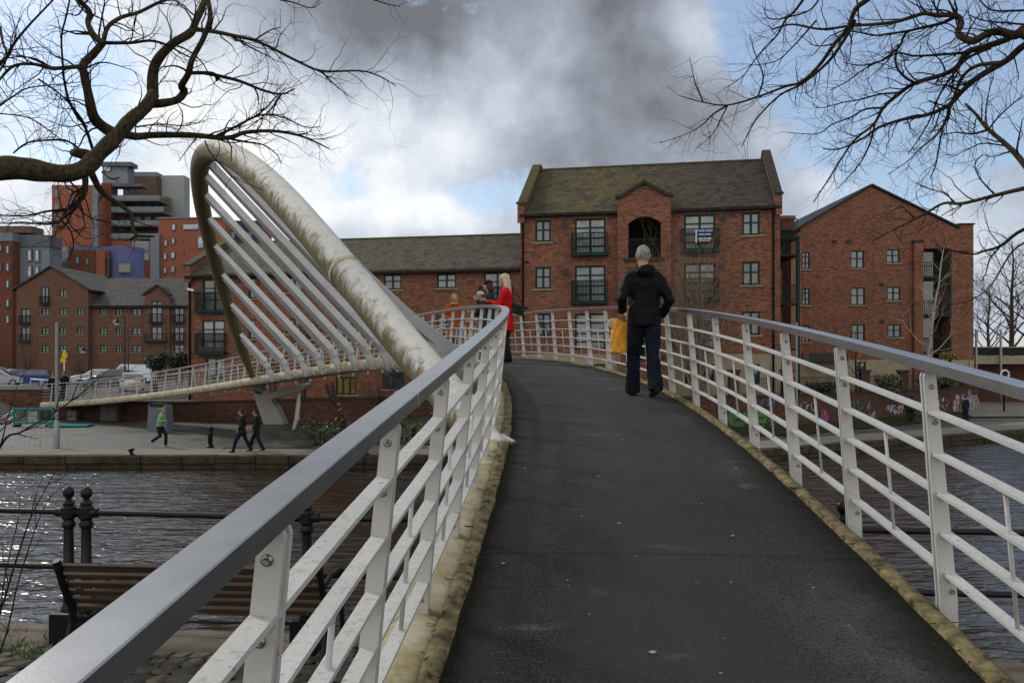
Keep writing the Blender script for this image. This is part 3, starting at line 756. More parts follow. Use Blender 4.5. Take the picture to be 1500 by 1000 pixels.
POST = [(.135, 0), (.135, .20), (.125, .215), (.085, .235), (.092, .26), (.08, .285), (.062, .31), (.058, .56), (.085, .575), (.092, .60), (.085, .625), (.060, .65), (.055, .93), (.075, .945), (.08, .97), (.066, .985), (.058, 1.0), (.085, 1.02), (.085, 1.10), (.058, 1.12), (.072, 1.135), (.05, 1.155), (.035, 1.165), (.035, 1.18), (.06, 1.195), (.066, 1.222), (.055, 1.25), (.03, 1.265), (.018, 1.272)]
def iron_railing(ts, t0, t1, label, seam):
    r = empty('iron_railing', fence_pt(ts[0]) + V((0, 0, ZN)), 0, label, 'railing'); r.location = (0, 0, 0)
    for t in ts:
        mb = MB(); p = fence_pt(t) + V((0, 0, ZN - .02)); mb.lathe([(r_ * .68, z_) for r_, z_ in POST], p, 20)
        po = mb.build('post', IRON, r, .7)
        mb = MB(); M = Matrix.Translation(p) @ Matrix.Rotation(atan2(FD.y, FD.x), 4, 'Z'); mb.box(-.105, .105, -.105, .105, 0, .26, M); mb.build('plinth', IRON, po, bevel=.015)
        for z in (.61, 1.06): mb = MB(); mb.tube([p + V((0, 0, z)) - FD * .10, p + V((0, 0, z)) + FD * .10], .038, 12); mb.build('rail_collar', IRON, po, .7)
    for z in (.61 - .02, 1.06 - .02):
        mb = MB(); mb.tube([fence_pt(t0 + (t1 - t0) * i / 12) + V((0, 0, ZN + z + .004 * sin(i * 1.7))) for i in range(13)], .024, 12)
        mb.build('rail', IRON, r, True)
    return r
iron_railing([0, -.155 + .31, 2.02, -2.4], -9, 3.55, 'black cast iron railing with ball topped posts behind the bench', 1)
iron_railing([6.12, 8.3, 10.4], 4.35, 13, 'black cast iron railing by the water to the right of the bridge', 2)
# squat iron bollard by the right railing
mb = MB(); p = fence_pt(5.15) + FN * -.1 + V((0, 0, ZN - .05))
mb.lathe([(.20, 0), (.20, .06), (.15, .09), (.13, .38), (.16, .42), (.17, .47), (.12, .52), (.06, .55), (.05, .62), (.03, .64)], p, 18)
tag(mb.build('mooring_bollard', IRON, None, .7), 'squat black iron mooring bollard seen under the right railing of the bridge', 'bollard')

# the bench, seen from behind
bl, br = V((-3.40, 6.16, ZN + .0)), V((-1.36, 6.03, ZN + .0)); bx = (br - bl); BL = bx.length; bx.normalize()
bench = empty('park_bench', bl, atan2(bx.y, bx.x), 'slatted brown wooden bench with black iron ends facing the canal', 'bench')
WOOD = plain('weathered bench wood', (.072, .047, .029), (.026, .018, .012), 5, .65, bs=.4, bscale=50, bd=.006, sc=(.15, 1, 3))
SLATEDGE = WOOD
def bk(h): # back slopes towards the viewer as it rises
    return -.02 - .19 * (h - .40) / .4
for i, h in enumerate((.735, .665, .595, .525, .455, .385)):
    mb = MB(); y = bk(h); M = Matrix.Translation((BL / 2, y, h)) @ Matrix.Rotation(.44, 4, 'X')
    mb.box(-BL / 2 + .02, BL / 2 - .02, -.017, .017, -.023 if i else -.030, .023 if i else .030, M); mb.build('back_slat', WOOD, bench, bevel=.005)
for i in range(5):
    mb = MB(); y = .04 + i * .085; z = .41 + .012 * i - (.02 if i == 0 else 0); mb.box(.02, BL - .02, y - .034, y + .034, z - .016, z + .016); mb.build('seat_slat', WOOD, bench, bevel=.005)
for x in (.03, BL - .03):
    mb = MB()
    mb.tube([(x, -.24, .80), (x, -.225, .765), (x, bk(.7) - .035, .68), (x, bk(.5) - .035, .48), (x, -.03, .385), (x, -.05, .25), (x, -.13, .10), (x, -.22, 0)], [(.025, .03), (.025, .04), (.022, .032), (.022, .036), (.022, .045), (.022, .036), (.022, .032), (.026, .045)], 10, True, (1, 0, 0))
    mb.tube([(x, -.03, .375), (x, .2, .38), (x, .42, .42)], [(.02, .03)] * 3, 8, True, (1, 0, 0))
    mb.tube([(x, .42, .42), (x, .36, .28), (x, .40, .10), (x, .46, 0)], [(.02, .04), (.02, .03), (.02, .03), (.024, .045)], 8, True, (1, 0, 0))
    if x != BL * .5:
        mb.tube([(x, -.16, .60), (x, .05, .64), (x, .30, .63), (x, .42, .58), (x, .43, .42)], [(.022, .02)] * 5, 8, True, (1, 0, 0))
    mb.build('iron_end' if x != BL * .5 else 'middle_leg', IRON, bench, .8)
mb = MB(); mb.tube([(.03, -.04, .30), (BL - .03, -.04, .30)], .011, 8); mb.build('tie_rod', IRON, bench, True)
# ---------------------------------------------------------------- buildings
class Bld:
    """a building whose front runs from (x, y) in direction phi; local x along the front, y inwards, z up"""
    def __init__(s, name, label, x, y, phi, z0, cat='building', group=None):
        s.o = V((x, y, 0)); s.phi = phi; s.c, s.s = cos(phi), sin(phi); s.z0 = z0
        s.root = empty(name, (x, y, 0), phi, label, cat, group); s.shift = 0
    def uv(s, px, py=525, off=0):
        """front-plane coordinates of a photograph pixel (off: plane pushed inwards)"""
        a = (px - 750) / F; ox, oy = s.o.x - s.s * off, s.o.y + s.c * off
        u = (a * oy - ox) / (s.c - a * s.s); d = oy + u * s.s
        return u, (525 - py) / F * d
    def rect(s, px0, px1, py0, py1, off=0):
        (u0, v1), (u1, v0) = s.uv(px0, py0, off), s.uv(px1, py1, off)
        m = s.uv((px0 + px1) / 2, py0, off)[1], s.uv((px0 + px1) / 2, py1, off)[1]
        return u0, u1, m[1], m[0]
def wall_open(mb, u0, u1, v0, v1, ops, y=0, rev=.14, back=False):
    us = sorted({u0, u1} | {min(max(o[k], u0), u1) for o in ops for k in (0, 1)}); vs = sorted({v0, v1} | {min(max(o[k], v0), v1) for o in ops for k in (2, 3)})
    for a, b in zip(us, us[1:]):
        for c, d in zip(vs, vs[1:]):
            if b - a < 1e-5 or d - c < 1e-5: continue
            m, n = (a + b) / 2, (c + d) / 2
            if any(o[0] < m < o[1] and o[2] < n < o[3] for o in ops): continue
            mb.add([(a, y, c), (b, y, c), (b, y, d), (a, y, d)], [(0, 1, 2, 3)])
    for o in ops:
        a, b, c, d = o[:4]; r = o[4] if len(o) > 4 else rev
        mb.add([(a, y, c), (b, y, c), (b, y, d), (a, y, d), (a, y + r, c), (b, y + r, c), (b, y + r, d), (a, y + r, d)], [(0, 1, 5, 4), (1, 2, 6, 5), (2, 3, 7, 6), (3, 0, 4, 7)])
def window(b, r, kind='cross', pane=None, frame=None, sill=True, y=0, parent=None, fw=.075):
    """framed window in opening r = (u0, u1, v0, v1): frame > pane, sill"""
    u0, u1, v0, v1 = r[:4]; frame = frame or TEAL; pane = pane or GL
    mb = MB(); ya, yb = y + .05, y + .115
    def bar(a, c, d, e, f=0): mb.box(a, c, ya + f, yb, d, e)
    bar(u0, u0 + fw, v0, v1); bar(u1 - fw, u1, v0, v1); bar(u0 + fw, u1 - fw, v1 - fw, v1); bar(u0 + fw, u1 - fw, v0, v0 + fw)
    um = (u0 + u1) / 2
    cols, rows = {'cross': (2, [.55]), 'pair': (2, []), 'french': (2, [.22, .45, .74][::-1]), 'plain': (1, []), 'tall': (2, [.72, .36]), 'three': (3, [])}[kind]
    for i in range(1, cols): 
        x = lerp(u0, u1, i / cols); bar(x - fw * .6, x + fw * .6, v0 + fw, v1 - fw, .004)
    for q in rows:
        z = lerp(v0, v1, q)
        for i in range(cols):
            xa, xb = lerp(u0, u1, i / cols) + fw * .6, lerp(u0, u1, (i + 1) / cols) - fw * .6
            mb.box(xa, xb, ya + .008, yb, z - fw * .42, z + fw * .42)
    w = mb.build('window', frame, parent or b.root)
    mb = MB(); mb.box(u0 + .01, u1 - .01, yb - .025, yb - .012, v0 + .01, v1 - .01); mb.build('pane', pane, w)
    if sill:
        mb = MB(); mb.box(u0 - .14, u1 + .14, y - .09, y + .05, v0 - .10, v0 - .003); mb.build('sill', STONE, w, bevel=.01)
    return w
def balcony(b, r, y=0, dep=.42, n=None, mat=None, slab=True):
    u0, u1, v0, v1 = r[:4]; mat = mat or TEALM; mb = MB()
    mb.box(u0, u1, y - dep, y - dep + .05, v1 - .06, v1); mb.box(u0, u1, y - dep, y - dep + .05, v0 + .07, v0 + .12)
    for x in (u0, u1 - .05): mb.box(x, x + .05, y - dep + .05, y - .003, v1 - .06, v1); mb.box(x, x + .05, y - dep + .05, y - .003, v0 + .07, v0 + .12)
    n = n or max(4, int((u1 - u0) / .075))
    for i in range(n + 1):
        x = lerp(u0 + .015, u1 - .015, i / n); mb.box(x - .015, x + .015, y - dep + .012, y - dep + .036, v0 + .12, v1 - .06)
    for i in range(1, 4):
        for x in (u0 + .012, u1 - .036): mb.box(x, x + .024, y - .003 - dep * i / 4, y + .02 - dep * i / 4, v0 + .12, v1 - .06)
    o = mb.build('balcony', mat, b.root)
    if slab:
        mb = MB(); mb.box(u0 - .03, u1 + .03, y - dep - .03, y - .004, v0 - .06, v0 + .065); mb.build('slab', TEAL, o)
    return o
def mesh_part(b, fn, name, mat, parent=None, **k):
    mb = MB(); fn(mb); return mb.build(name, mat, parent or b.root, **k)
def box_part(b, name, mat, x0, x1, y0, y1, z0, z1, parent=None, **k):
    return mesh_part(b, lambda m: m.box(x0, x1, y0, y1, z0, z1), name, mat, parent, **k)
def roof_slab(mb, x0, x1, y0, z0, y1, z1, th=.12):
    mb.add([(x0, y0, z0), (x1, y0, z0), (x1, y1, z1), (x0, y1, z1), (x0, y0, z0 + th), (x1, y0, z0 + th), (x1, y1, z1 + th), (x0, y1, z1 + th)],
           [(3, 2, 1, 0), (4, 5, 6, 7), (0, 1, 5, 4), (1, 2, 6, 5), (2, 3, 7, 6), (3, 0, 4, 7)])
def dish(b, u, v, y=0):
    mb = MB(); M = Matrix.Translation((u, y - .32, v)) @ Matrix.Rotation(radians(62), 4, 'X') @ Matrix.Rotation(radians(30), 4, 'Y')
    mb.lathe([(.185, .0), (.195, .01), (.14, -.02), (.07, -.04), (.001, -.045)], n=16, M=M)
    mb.tube([(u, y, v - .05), (u, y - .2, v - .06), (u, y - .31, v)], .02, 6); mb.tube([(u, y - .33, v - .2), (u - .05, y - .6, v + .02)], .012, 5)
    return mb.build('satellite_dish', plain('dish grey', (.05, .052, .055), None, 5, .6) if 'dish grey' not in bpy.data.materials else bpy.data.materials['dish grey'], b.root, .6)

PHI = atan2(-2.7, 13.84)
# ---- main block
A = Bld('apartment_block', 'tallest red brick apartment block opposite with tiled roof and small central gable', .47, 45.2, PHI, -2.1)
UL = A.uv(762)[0]; UR = A.uv(1143)[0]; EZ = 8.12; HD = 5.5; RZ = 11.72; ZB = -3.0
cols = [(784, 807), (842, 887), None, (1002, 1048), (1087, 1113)]
def yy(row, left, right, px): return lerp(left, right, (px - 795) / (1100 - 795))
ops = []; wins = []
rowT = [(322.5, 311), (391, 383), (459, 456)]; rowB = [(354.5, 344.5), (423, 417.5), (492, 490.5)]
for ci in (0, 4):
    c = cols[ci]; pm = sum(c) / 2
    for k in range(3):
        r = A.rect(c[0], c[1], yy(0, rowT[k][0], rowT[k][1], pm), yy(0, rowB[k][0], rowB[k][1], pm)); ops.append(r)
        wins.append((r, 'cross', [(GL, GL, GLD), (GL, GL, GLD), (GLD, GLC, GLD)][k][0 if ci == 0 else 2] if not (ci == 4 and k == 0) else GL, True))
fr = {1: [(320, 372), (389, 443), (459, 512)], 3: [(314, 366), (385, 438), (457, 510)]}
pn = {1: [GLB, GL, GLC], 3: [GLB, GLC, GLD]}
for ci in (1, 3):
    for k, (t, bo) in enumerate(fr[ci]):
        r = A.rect(cols[ci][0], cols[ci][1], t, bo); ops.append(r); wins.append((r, 'french', pn[ci][k], False))
for c in ((784, 806), (846, 886), (1003, 1046), (1092, 1113)):
    r = A.rect(c[0], c[1], 533, 562); ops.append(r); wins.append((r, 'pair', GLD, False))
BY = A.rect(905, 983, 290, 560)       # centre bay
b0, b1 = BY[0], BY[1]
PZ = .25
lo = [o for o in ops if o[1] < b0]; hi = [o for o in ops if o[0] > b1]
mb = MB()
wall_open(mb, UL, b0, PZ, EZ, [o for o in lo if o[2] > PZ]); wall_open(mb, b1, UR, PZ, EZ, [o for o in hi if o[2] > PZ])
# gable ends and back
for x, sg in ((UL, -1), (UR, 1)):
    mb.add([(x, 0, ZB), (x, 2 * HD, ZB), (x, 2 * HD, EZ), (x, HD, RZ), (x, 0, EZ)], [(0, 1, 2, 3, 4)] if sg > 0 else [(4, 3, 2, 1, 0)])
mb.add([(UL, 2 * HD, ZB), (UR, 2 * HD, ZB), (UR, 2 * HD, EZ), (UL, 2 * HD, EZ)], [(3, 2, 1, 0)])
mb.build('wall', BR, A.root)
for a, c, oo in ((UL - .02, b0, lo), (b1, UR + .02, hi)):
    mb = MB(); wall_open(mb, a, c, ZB, PZ, [o for o in oo if o[2] < PZ], -.03); mb.add([(a, -.03, PZ), (c, -.03, PZ), (c, .0, PZ), (a, .0, PZ)], [(0, 1, 2, 3)]); mb.build('plinth', CREAM, A.root)
for r, k, g, s_ in wins: window(A, r, k, g, sill=s_, fw=.105)
for px0, px1, t, bo in ((838, 890, 342, 374), (838, 890, 411, 444), (997, 1053, 336, 369), (1000, 1053, 408, 441)):
    balcony(A, A.rect(px0, px1, t, bo))
# soldier course lintels above windows, a shade lighter
LINT = brick('lintel brick', [(.13, .055, .035), (.19, .075, .046), (.24, .095, .058), (.29, .125, .08)], (.15, .12, .09), .2, .075, .225)
for r, k, g, s_ in wins:
    if r[2] > PZ: box_part(A, 'lintel', LINT, r[0] - .1, r[1] + .1, -.012, -.001, r[3] + .003, r[3] + .22)
# centre bay with two arched loggias
by = -.32
r1 = A.rect(920, 968, 317, 377, by); r2 = A.rect(920, 968, 389, 446, by); r3 = A.rect(920, 968, 460, 520, by)
gz = A.uv(943, 270, by)[1]; kz = A.uv(912, 291, by)[1]; um = (b0 + b1) / 2
mb = MB()
wall_open(mb, b0, b1, ZB, kz, [r + (1.7,) for r in (r1, r2, r3)], by)
for x, sg in ((b0, -1), (b1, 1)): mb.add([(x, by, ZB), (x, .6, ZB), (x, .6, kz), (x, by, kz)], [(3, 2, 1, 0)] if sg < 0 else [(0, 1, 2, 3)])
gw = (b1 - b0) * .30
mb.add([(b0, by, kz), (b1, by, kz), (um + gw + .55, by, kz + .02), (um, by, gz), (um - gw - .55, by, kz + .02)], [(0, 1, 2, 3, 4)])
mb.add([(um - gw - .55, by, kz), (um + gw + .55, by, kz), (um, by, gz), (um - gw - .55, HD, kz), (um + gw + .55, HD, kz), (um, HD, gz)], [(0, 2, 5, 3), (1, 4, 5, 2)])
# arch heads: filled corners
for r in (r1, r2):
    u0, u1, v0, v1 = r; rise = .36; n = 10
    for i in range(n):
        a, c = i / n, (i + 1) / n
        za, zc = v1 - rise * (2 * a - 1) ** 2, v1 - rise * (2 * c - 1) ** 2
        xa, xc = lerp(u0, u1, a), lerp(u0, u1, c)
        mb.add([(xa, by - .002, za), (xc, by - .002, zc), (xc, by - .002, v1 + .002), (xa, by - .002, v1 + .002)], [(0, 1, 2, 3)])
        mb.add([(xa, by, za), (xc, by, zc), (xc, by + .3, zc), (xa, by + .3, za)], [(3, 2, 1, 0)])
mb.build('centre_bay', BR, A.root)
for r in (r1, r2, r3):
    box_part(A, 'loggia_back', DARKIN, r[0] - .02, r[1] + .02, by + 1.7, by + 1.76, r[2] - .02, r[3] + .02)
    u0, u1, v0, v1 = r; mb = MB(); zt = v0 + 1.05
    mb.box(u0, u1, by + .12, by + .16, zt - .06, zt); n = 20
    for i in range(n): x = lerp(u0 + .02, u1 - .02, i / (n - 1)); mb.box(x - .011, x + .011, by + .13, by + .15, v0 + .02, zt - .06)
    mb.box((u0 + u1) / 2 - .035, (u0 + u1) / 2 + .035, by + .115, by + .165, v0, v0 + 1.3)
    mb.build('loggia_railing', TEALM, A.root)
    box_part(A, 'ledge', COPE, u0 - .22, u1 + .22, by - .12, by - .003, v0 - .2, v0 - .02)
# coping of the little gable
mb = MB(); cw = .24
pl = [(b0 - .12, kz), (um - gw - .4, kz), (um, gz + .03), (um + gw + .4, kz), (b1 + .12, kz)]
pl[1] = (um - gw - .42, kz + .02); pl[3] = (um + gw + .42, kz + .02)
for (x0, z0), (x1, z1) in zip(pl, pl[1:]):
    mb.bar((x0, by + .02, z0 + .09), (x1, by + .02, z1 + .09), .42, .17, V((0, -1, 0)).cross(V((x1 - x0, 0, z1 - z0)).normalized()))
mb.build('gable_coping', COPE, A.root)
# roof with parapet gables
mb = MB(); roof_slab(mb, UL + .28, UR - .22, -.28, EZ + .10 - .2, HD, RZ + .10); roof_slab(mb, UL + .28, UR - .22, 2 * HD + .28, EZ - .10, HD, RZ + .10)
rf = mb.build('roof', TILE, A.root)
mb = MB(); mb.tube([(UL + .28, HD, RZ + .20), (UR - .22, HD, RZ + .20)], .11, 8); mb.build('ridge', COPEM, rf)
for x0, x1, mt, ex in ((UL - .1, UL + .30, COPEM, .38), (UR - .26, UR + .06, COPE, .62)):
    mb = MB(); mb.prism([(x0, -.34, EZ - .5), (x0, -.34, EZ + .55), (x0, .1, EZ + .62), (x0, HD - .2, RZ + ex), (x0, HD + .2, RZ + ex), (x0, 2 * HD - .1, EZ + .6), (x0, 2 * HD + .3, EZ + .5), (x0, 2 * HD + .3, EZ - .5), (x0, HD, RZ - .2)], (x1 - x0, 0, 0))
    pp = mb.build('gable_parapet', BR, A.root)
    mb = MB()
    sl = [(-.42, EZ + .55), (.12, EZ + .64), (HD - .2, RZ + ex + .02), (HD + .2, RZ + ex + .02), (2 * HD + .3, EZ + .56)]
    for (y0, z0), (y1, z1) in zip(sl, sl[1:]): mb.bar(((x0 + x1) / 2, y0, z0 + .07), ((x0 + x1) / 2, y1, z1 + .07), x1 - x0 + .14, .13, V((0, 0, 1)))
    mb.build('coping', mt, pp)
for a, c in ((UL + .02, b0 - .02), (b1 + .02, UR - .02)):
    mb = MB(); mb.box(a, c, -.40, -.26, EZ - .16, EZ - .02); mb.box(a, c, -.26, .0, EZ - .17, EZ - .10); mb.build('gutter', BLACK, A.root)
for px in (766.5, 1132.5):
    u = A.uv(px)[0]; mesh_part(A, lambda m: m.tube([(u, -.30, EZ - .15), (u, -.1, EZ - .45), (u, -.1, ZB)], .055, 8), 'downpipe', BLACK, smooth=True)
for px, py in ((829, 331), (831, 399), (1059, 319), (1058, 392)): dish(A, *A.uv(px, py))
for px, py in ((772, 384), (771, 451)): u, v = A.uv(px, py); box_part(A, 'vent', BLACK, u - .11, u + .11, -.03, -.001, v - .06, v + .06)
# cable conduit loop on the wall
mb = MB(); q = [A.uv(*p) for p in ((996, 395), (996, 379), (1055, 379), (1056, 398))]; mb.tube([(u, -.02, v) for u, v in q], .022, 5); mb.build('conduit', CREAM, A.root)
# estate agent board on the upper balcony
sg = A.rect(1021, 1044, 336, 355, -.5)
sgn = empty('sale_board', tuple(A.root.matrix_basis @ V((0, 0, 0))), PHI, 'blue and black FOR SALE board fixed to the upper right balcony of the tall block', 'sign')
SBLK = plain('sign black', (.008, .008, .012), None, 3, .5); SBLU = plain('sign blue', (.02, .16, .52), None, 3, .5); SWHT = plain('sign white', (.7, .72, .75), None, 3, .5); SBL2 = plain('sign dark blue', (.015, .07, .22), None, 3, .5)
u0, u1, v0, v1 = sg; H = v1 - v0; yb_ = -.50
root_shift = V((cos(PHI), sin(PHI), 0))
def sb(name, x0, x1, z0, z1, m, y=0): mb = MB(); mb.box(lerp(u0, u1, x0), lerp(u0, u1, x1), yb_ - y - .02, yb_ - y, lerp(v0, v1, z0), lerp(v0, v1, z1)); return mb.build(name, m, sgn)
sb('panel', 0, 1, 0, 1, SBLK); sb('header', .0, 1, .78, 1.0, SBLU, .022); sb('edge_strip', -.1, .0, 0, 1, SWHT, .001)
sb('lettering_line', .10, .50, .58, .66, SWHT, .022); sb('lettering_line', .54, .88, .58, .66, SWHT, .022); sb('blue_band', .06, .93, .40, .50, SBL2, .022)
for a, c in ((.10, .36), (.40, .62), (.66, .90)): sb('phone_line', a, c, .22, .33, SWHT, .022)
sb('small_print', .12, .86, .09, .14, SWHT, .022)
def text_on(parent, txt, x, y, z, size, mat, width=None):
    cu = bpy.data.curves.new('lettering', 'FONT'); cu.body = txt; cu.size = size; cu.align_x = 'CENTER'; cu.align_y = 'CENTER'; cu.extrude = .003
    ob = bpy.data.objects.new('tmp', cu); COL.objects.link(ob); dg = bpy.context.evaluated_depsgraph_get(); me = bpy.data.meshes.new_from_object(ob.evaluated_get(dg)); bpy.data.objects.remove(ob)
    me.materials.clear(); me.materials.append(mat)
    xs = [v.co.x for v in me.vertices]; k = (width / (max(xs) - min(xs))) if width else 1
    for v in me.vertices: v.co = V((x + v.co.x * k, y - v.co.z, z + v.co.y))
    o = bpy.data.objects.new('lettering', me); COL.objects.link(o); o.parent = parent; return o
text_on(sgn, 'FOR SALE', (u0 + u1) / 2 + .02, yb_ - .048, lerp(v0, v1, .89), H * .25, SWHT, (u1 - u0) * .86)

# ---- lower wing to the left, in line with the block
x0 = -20.0; d0 = 49.19
B = Bld('apartment_wing', 'long lower red brick wing with tiled roof left of the tall block', x0, d0, PHI, -2.5)
WL, WR = 0.0, B.uv(761.8)[0]; WE = 5.15; WH = 4.6
wops = []; wr_ = []
def addw(px0, px1, t, bo, kind, g, sill=True, fw=.085): r = B.rect(px0, px1, t, bo); wops.append(r); wr_.append((r, kind, g, sill))
addw(297, 331, 409, 456, 'tall', GLD, False); addw(296, 329, 469, 517, 'tall', GLC, False)
addw(364, 375, 407, 437, 'plain', GLD); addw(364, 375, 468, 496, 'plain', GLD)
addw(418, 443, 406, 428, 'pair', GLD); addw(418, 443, 467, 489, 'pair', GLD)
addw(490, 515, 404, 426, 'pair', GLD); addw(490, 515, 466, 488, 'pair', GLD)
addw(562, 588, 402, 424, 'cross', GL); addw(562, 588, 464, 487, 'cross', GLD)
addw(640, 668, 401, 422, 'cross', GL); addw(640, 668, 463, 485, 'cross', GLD)
addw(709, 748, 399, 446, 'tall', GL, False); addw(709, 748, 461, 508, 'tall', GLD, False)
addw(302, 330, 524, 556, 'pair', GLD); addw(492, 522, 552, 578, 'three', GLY, True); addw(560, 592, 530, 570, 'pair', GLD)
mb = MB(); wall_open(mb, WL, WR, -3.0, WE, wops)
zr = 7.55
mb.add([(WL, 0, -3), (WL, 2 * WH, -3), (WL, 2 * WH, WE), (WL, WH, zr), (WL, 0, WE)], [(4, 3, 2, 1, 0)])
mb.add([(WL, 2 * WH, -3), (WR, 2 * WH, -3), (WR, 2 * WH, WE), (WL, 2 * WH, WE)], [(3, 2, 1, 0)])
mb.build('wall', BR, B.root)
for r, k, g, s_ in wr_: window(B, r, k, g, sill=s_, fw=.085)
balcony(B, B.rect(290, 334, 428, 457)); balcony(B, B.rect(290, 333, 488, 518)); balcony(B, B.rect(704, 752, 420, 448)); 
mb = MB(); roof_slab(mb, WL + .3, WR, -.3, WE - .08, WH, zr + .1); roof_slab(mb, WL + .3, WR, 2 * WH + .3, WE - .08, WH, zr + .1)
rf = mb.build('roof', TILE2, B.root); mb = MB(); mb.tube([(WL + .3, WH, zr + .2), (WR, WH, zr + .2)], .10, 8); mb.build('ridge', COPEM, rf)
mb = MB(); mb.prism([(WL - .1, -.3, WE - .45), (WL - .1, -.3, WE + .5), (WL - .1, WH, zr + .45), (WL - .1, 2 * WH + .3, WE + .5), (WL - .1, 2 * WH + .3, WE - .45), (WL - .1, WH, zr - .2)], (.45, 0, 0))
pp = mb.build('gable_parapet', BR, B.root); mb = MB()
for (y0, z0), (y1, z1) in (((-.35, WE + .5), (WH, zr + .47)), ((WH, zr + .47), (2 * WH + .3, WE + .5))): mb.bar((WL + .12, y0, z0 + .06), (WL + .12, y1, z1 + .06), .58, .13)
mb.build('coping', COPEM, pp)
mb = MB(); mb.box(WL + .02, WR - .01, -.42, -.28, WE - .22, WE - .08); mb.box(WL, WR, -.28, 0, WE - .22, WE - .16); mb.build('gutter', BLACK, B.root)
u = B.uv(275.5)[0]; mesh_part(B, lambda m: m.tube([(.16, -.3, WE - .2), (.16, -.08, WE - .5), (.16, -.08, -2.9)], .055, 8), 'downpipe', BLACK, smooth=True)
box_part(B, 'stone_lintel', CREAM, B.uv(291)[0], B.uv(332)[0], -.05, -.002, B.uv(310, 515)[1], B.uv(310, 508)[1])
for px, py in ((604, 398), (624, 398)): u, v = B.uv(px, py); box_part(B, 'vent', BLACK, u - .15, u + .15, -.12, -.001, v - .08, v + .08)
# security camera and flood light on the wing
cc = empty('security_camera', tuple(B.root.matrix_basis.translation), PHI, 'white security camera on a bracket at the left corner of the low wing', 'camera')
u, v = B.uv(281, 424, -.35); mb = MB(); mb.bar((u + .12, -.35, v - .06), (u - .22, -.5, v + .04), .13, .13); mb.build('housing', SWHT, cc)
mb = MB(); mb.tube([(u + .1, 0, v - .3), (u + .1, -.3, v - .25), (u + .05, -.36, v - .08)], .03, 6); mb.build('bracket', BLACK, cc)

# ---- stair tower between the tall block and the right building
C_ = Bld('stair_tower', 'dark open brick stair tower squeezed between the two right hand blocks', 14.9, 45.2, 0, -2.1)
u0, u1 = C_.uv(1141)[0], C_.uv(1173)[0]
tz = lambda py: C_.uv(1158, py)[1]
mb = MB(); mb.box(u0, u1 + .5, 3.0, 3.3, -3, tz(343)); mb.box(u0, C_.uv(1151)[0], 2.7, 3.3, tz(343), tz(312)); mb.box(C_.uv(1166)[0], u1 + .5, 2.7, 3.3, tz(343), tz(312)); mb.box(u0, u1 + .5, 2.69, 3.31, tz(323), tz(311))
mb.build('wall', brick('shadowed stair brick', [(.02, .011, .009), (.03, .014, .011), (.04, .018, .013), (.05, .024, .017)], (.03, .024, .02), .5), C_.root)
mb = MB(); mb.box(u1 - .25, u1 + .55, 2.6, 3.4, tz(326), tz(306)); mb.box(u1 - .32, u1 + .62, 2.53, 3.47, tz(309), tz(304)); mb.build('chimney', BR, C_.root)
for py in (347, 372, 443, 510):
    z = tz(py); sl_ = box_part(C_, 'landing', TEALM, u0, u1 - .02, .1, 3.0, z - .12, z)
    mb = MB()
    for i in range(15): x = lerp(u0 + .1, u1 - .15, i / 14); mb.box(x - .012, x + .012, .12, .145, z, z + 1.0)
    mb.box(u0, u1 - .1, .11, .16, z + 1.0, z + 1.05); mb.build('railing', TEALM, sl_)
box_part(C_, 'post', TEAL, u1 - .2, u1 - .02, .06, .24, -3, tz(345))
box_part(C_, 'inner_pier', BR, C_.uv(1152)[0], C_.uv(1165)[0], 2.2, 2.6, -3, tz(389))

# ---- right hand gabled block
D = Bld('gabled_block', 'red brick block with a broad plain gable facing us at the right', 21.3, 57.6, 0, -2.0)
gl, gr, ge = D.uv(1173)[0], D.uv(1399)[0], D.uv(1426)[0]
zz = lambda py: D.uv(1290, py)[1]
za, zl, zr2 = zz(273), zz(333), zz(333); ua = D.uv(1276)[0]
dops = []; dw = []
for px0, px1, t, bo in ((1174.5, 1186, 369, 394), (1174.5, 1186, 422, 447), (1174.5, 1186, 476, 501), (1246, 1266, 367, 393), (1246, 1267, 421, 447), (1247, 1267, 475, 502), (1298, 1318, 365, 385), (1299, 1319, 420, 440), (1300, 1320, 475, 494), (1252, 1268, 530, 545)):
    r = D.rect(px0, px1, t, bo); dops.append(r); dw.append(r)
bayr = D.rect(1350, 1390, 364, 524); zp = zz(527)
mb = MB(); wall_open(mb, gl, ge, zp, zl, [o for o in dops if o[2] > zp] + [bayr + (1.0,)])
mb.add([(gl, 0, zl), (gr, 0, zl), (ua, 0, za)], [(0, 1, 2)])
mb.add([(gl, 0, -3), (gl, 14, -3), (gl, 14, zl), (gl, 0, zl)], [(3, 2, 1, 0)]); mb.add([(ge, 0, -3), (ge, 14, -3), (ge, 14, zl), (ge, 0, zl)], [(0, 1, 2, 3)])
mb.box(D.uv(1336)[0], D.uv(1349)[0], -.35, -.002, -2.8, zz(356)); mb.box(gr, ge, .01, 14, zl - .1, zl + .18)
mb.build('wall', BR, D.root)
mb = MB(); wall_open(mb, gl - .02, ge + .02, -3, zp, [o for o in dops if o[2] < zp], -.04); mb.add([(gl, -.04, zp), (ge, -.04, zp), (ge, 0, zp), (gl, 0, zp)], [(0, 1, 2, 3)]); mb.build('plinth', CREAM, D.root)
for i, r in enumerate(dw): window(D, r, 'cross' if i > 2 else 'tall', (GL, GL, GLD)[i % 3], fw=.085)
mb = MB(); roof_slab(mb, ua, gr + .3, 0, 0, 0, 0) if False else None
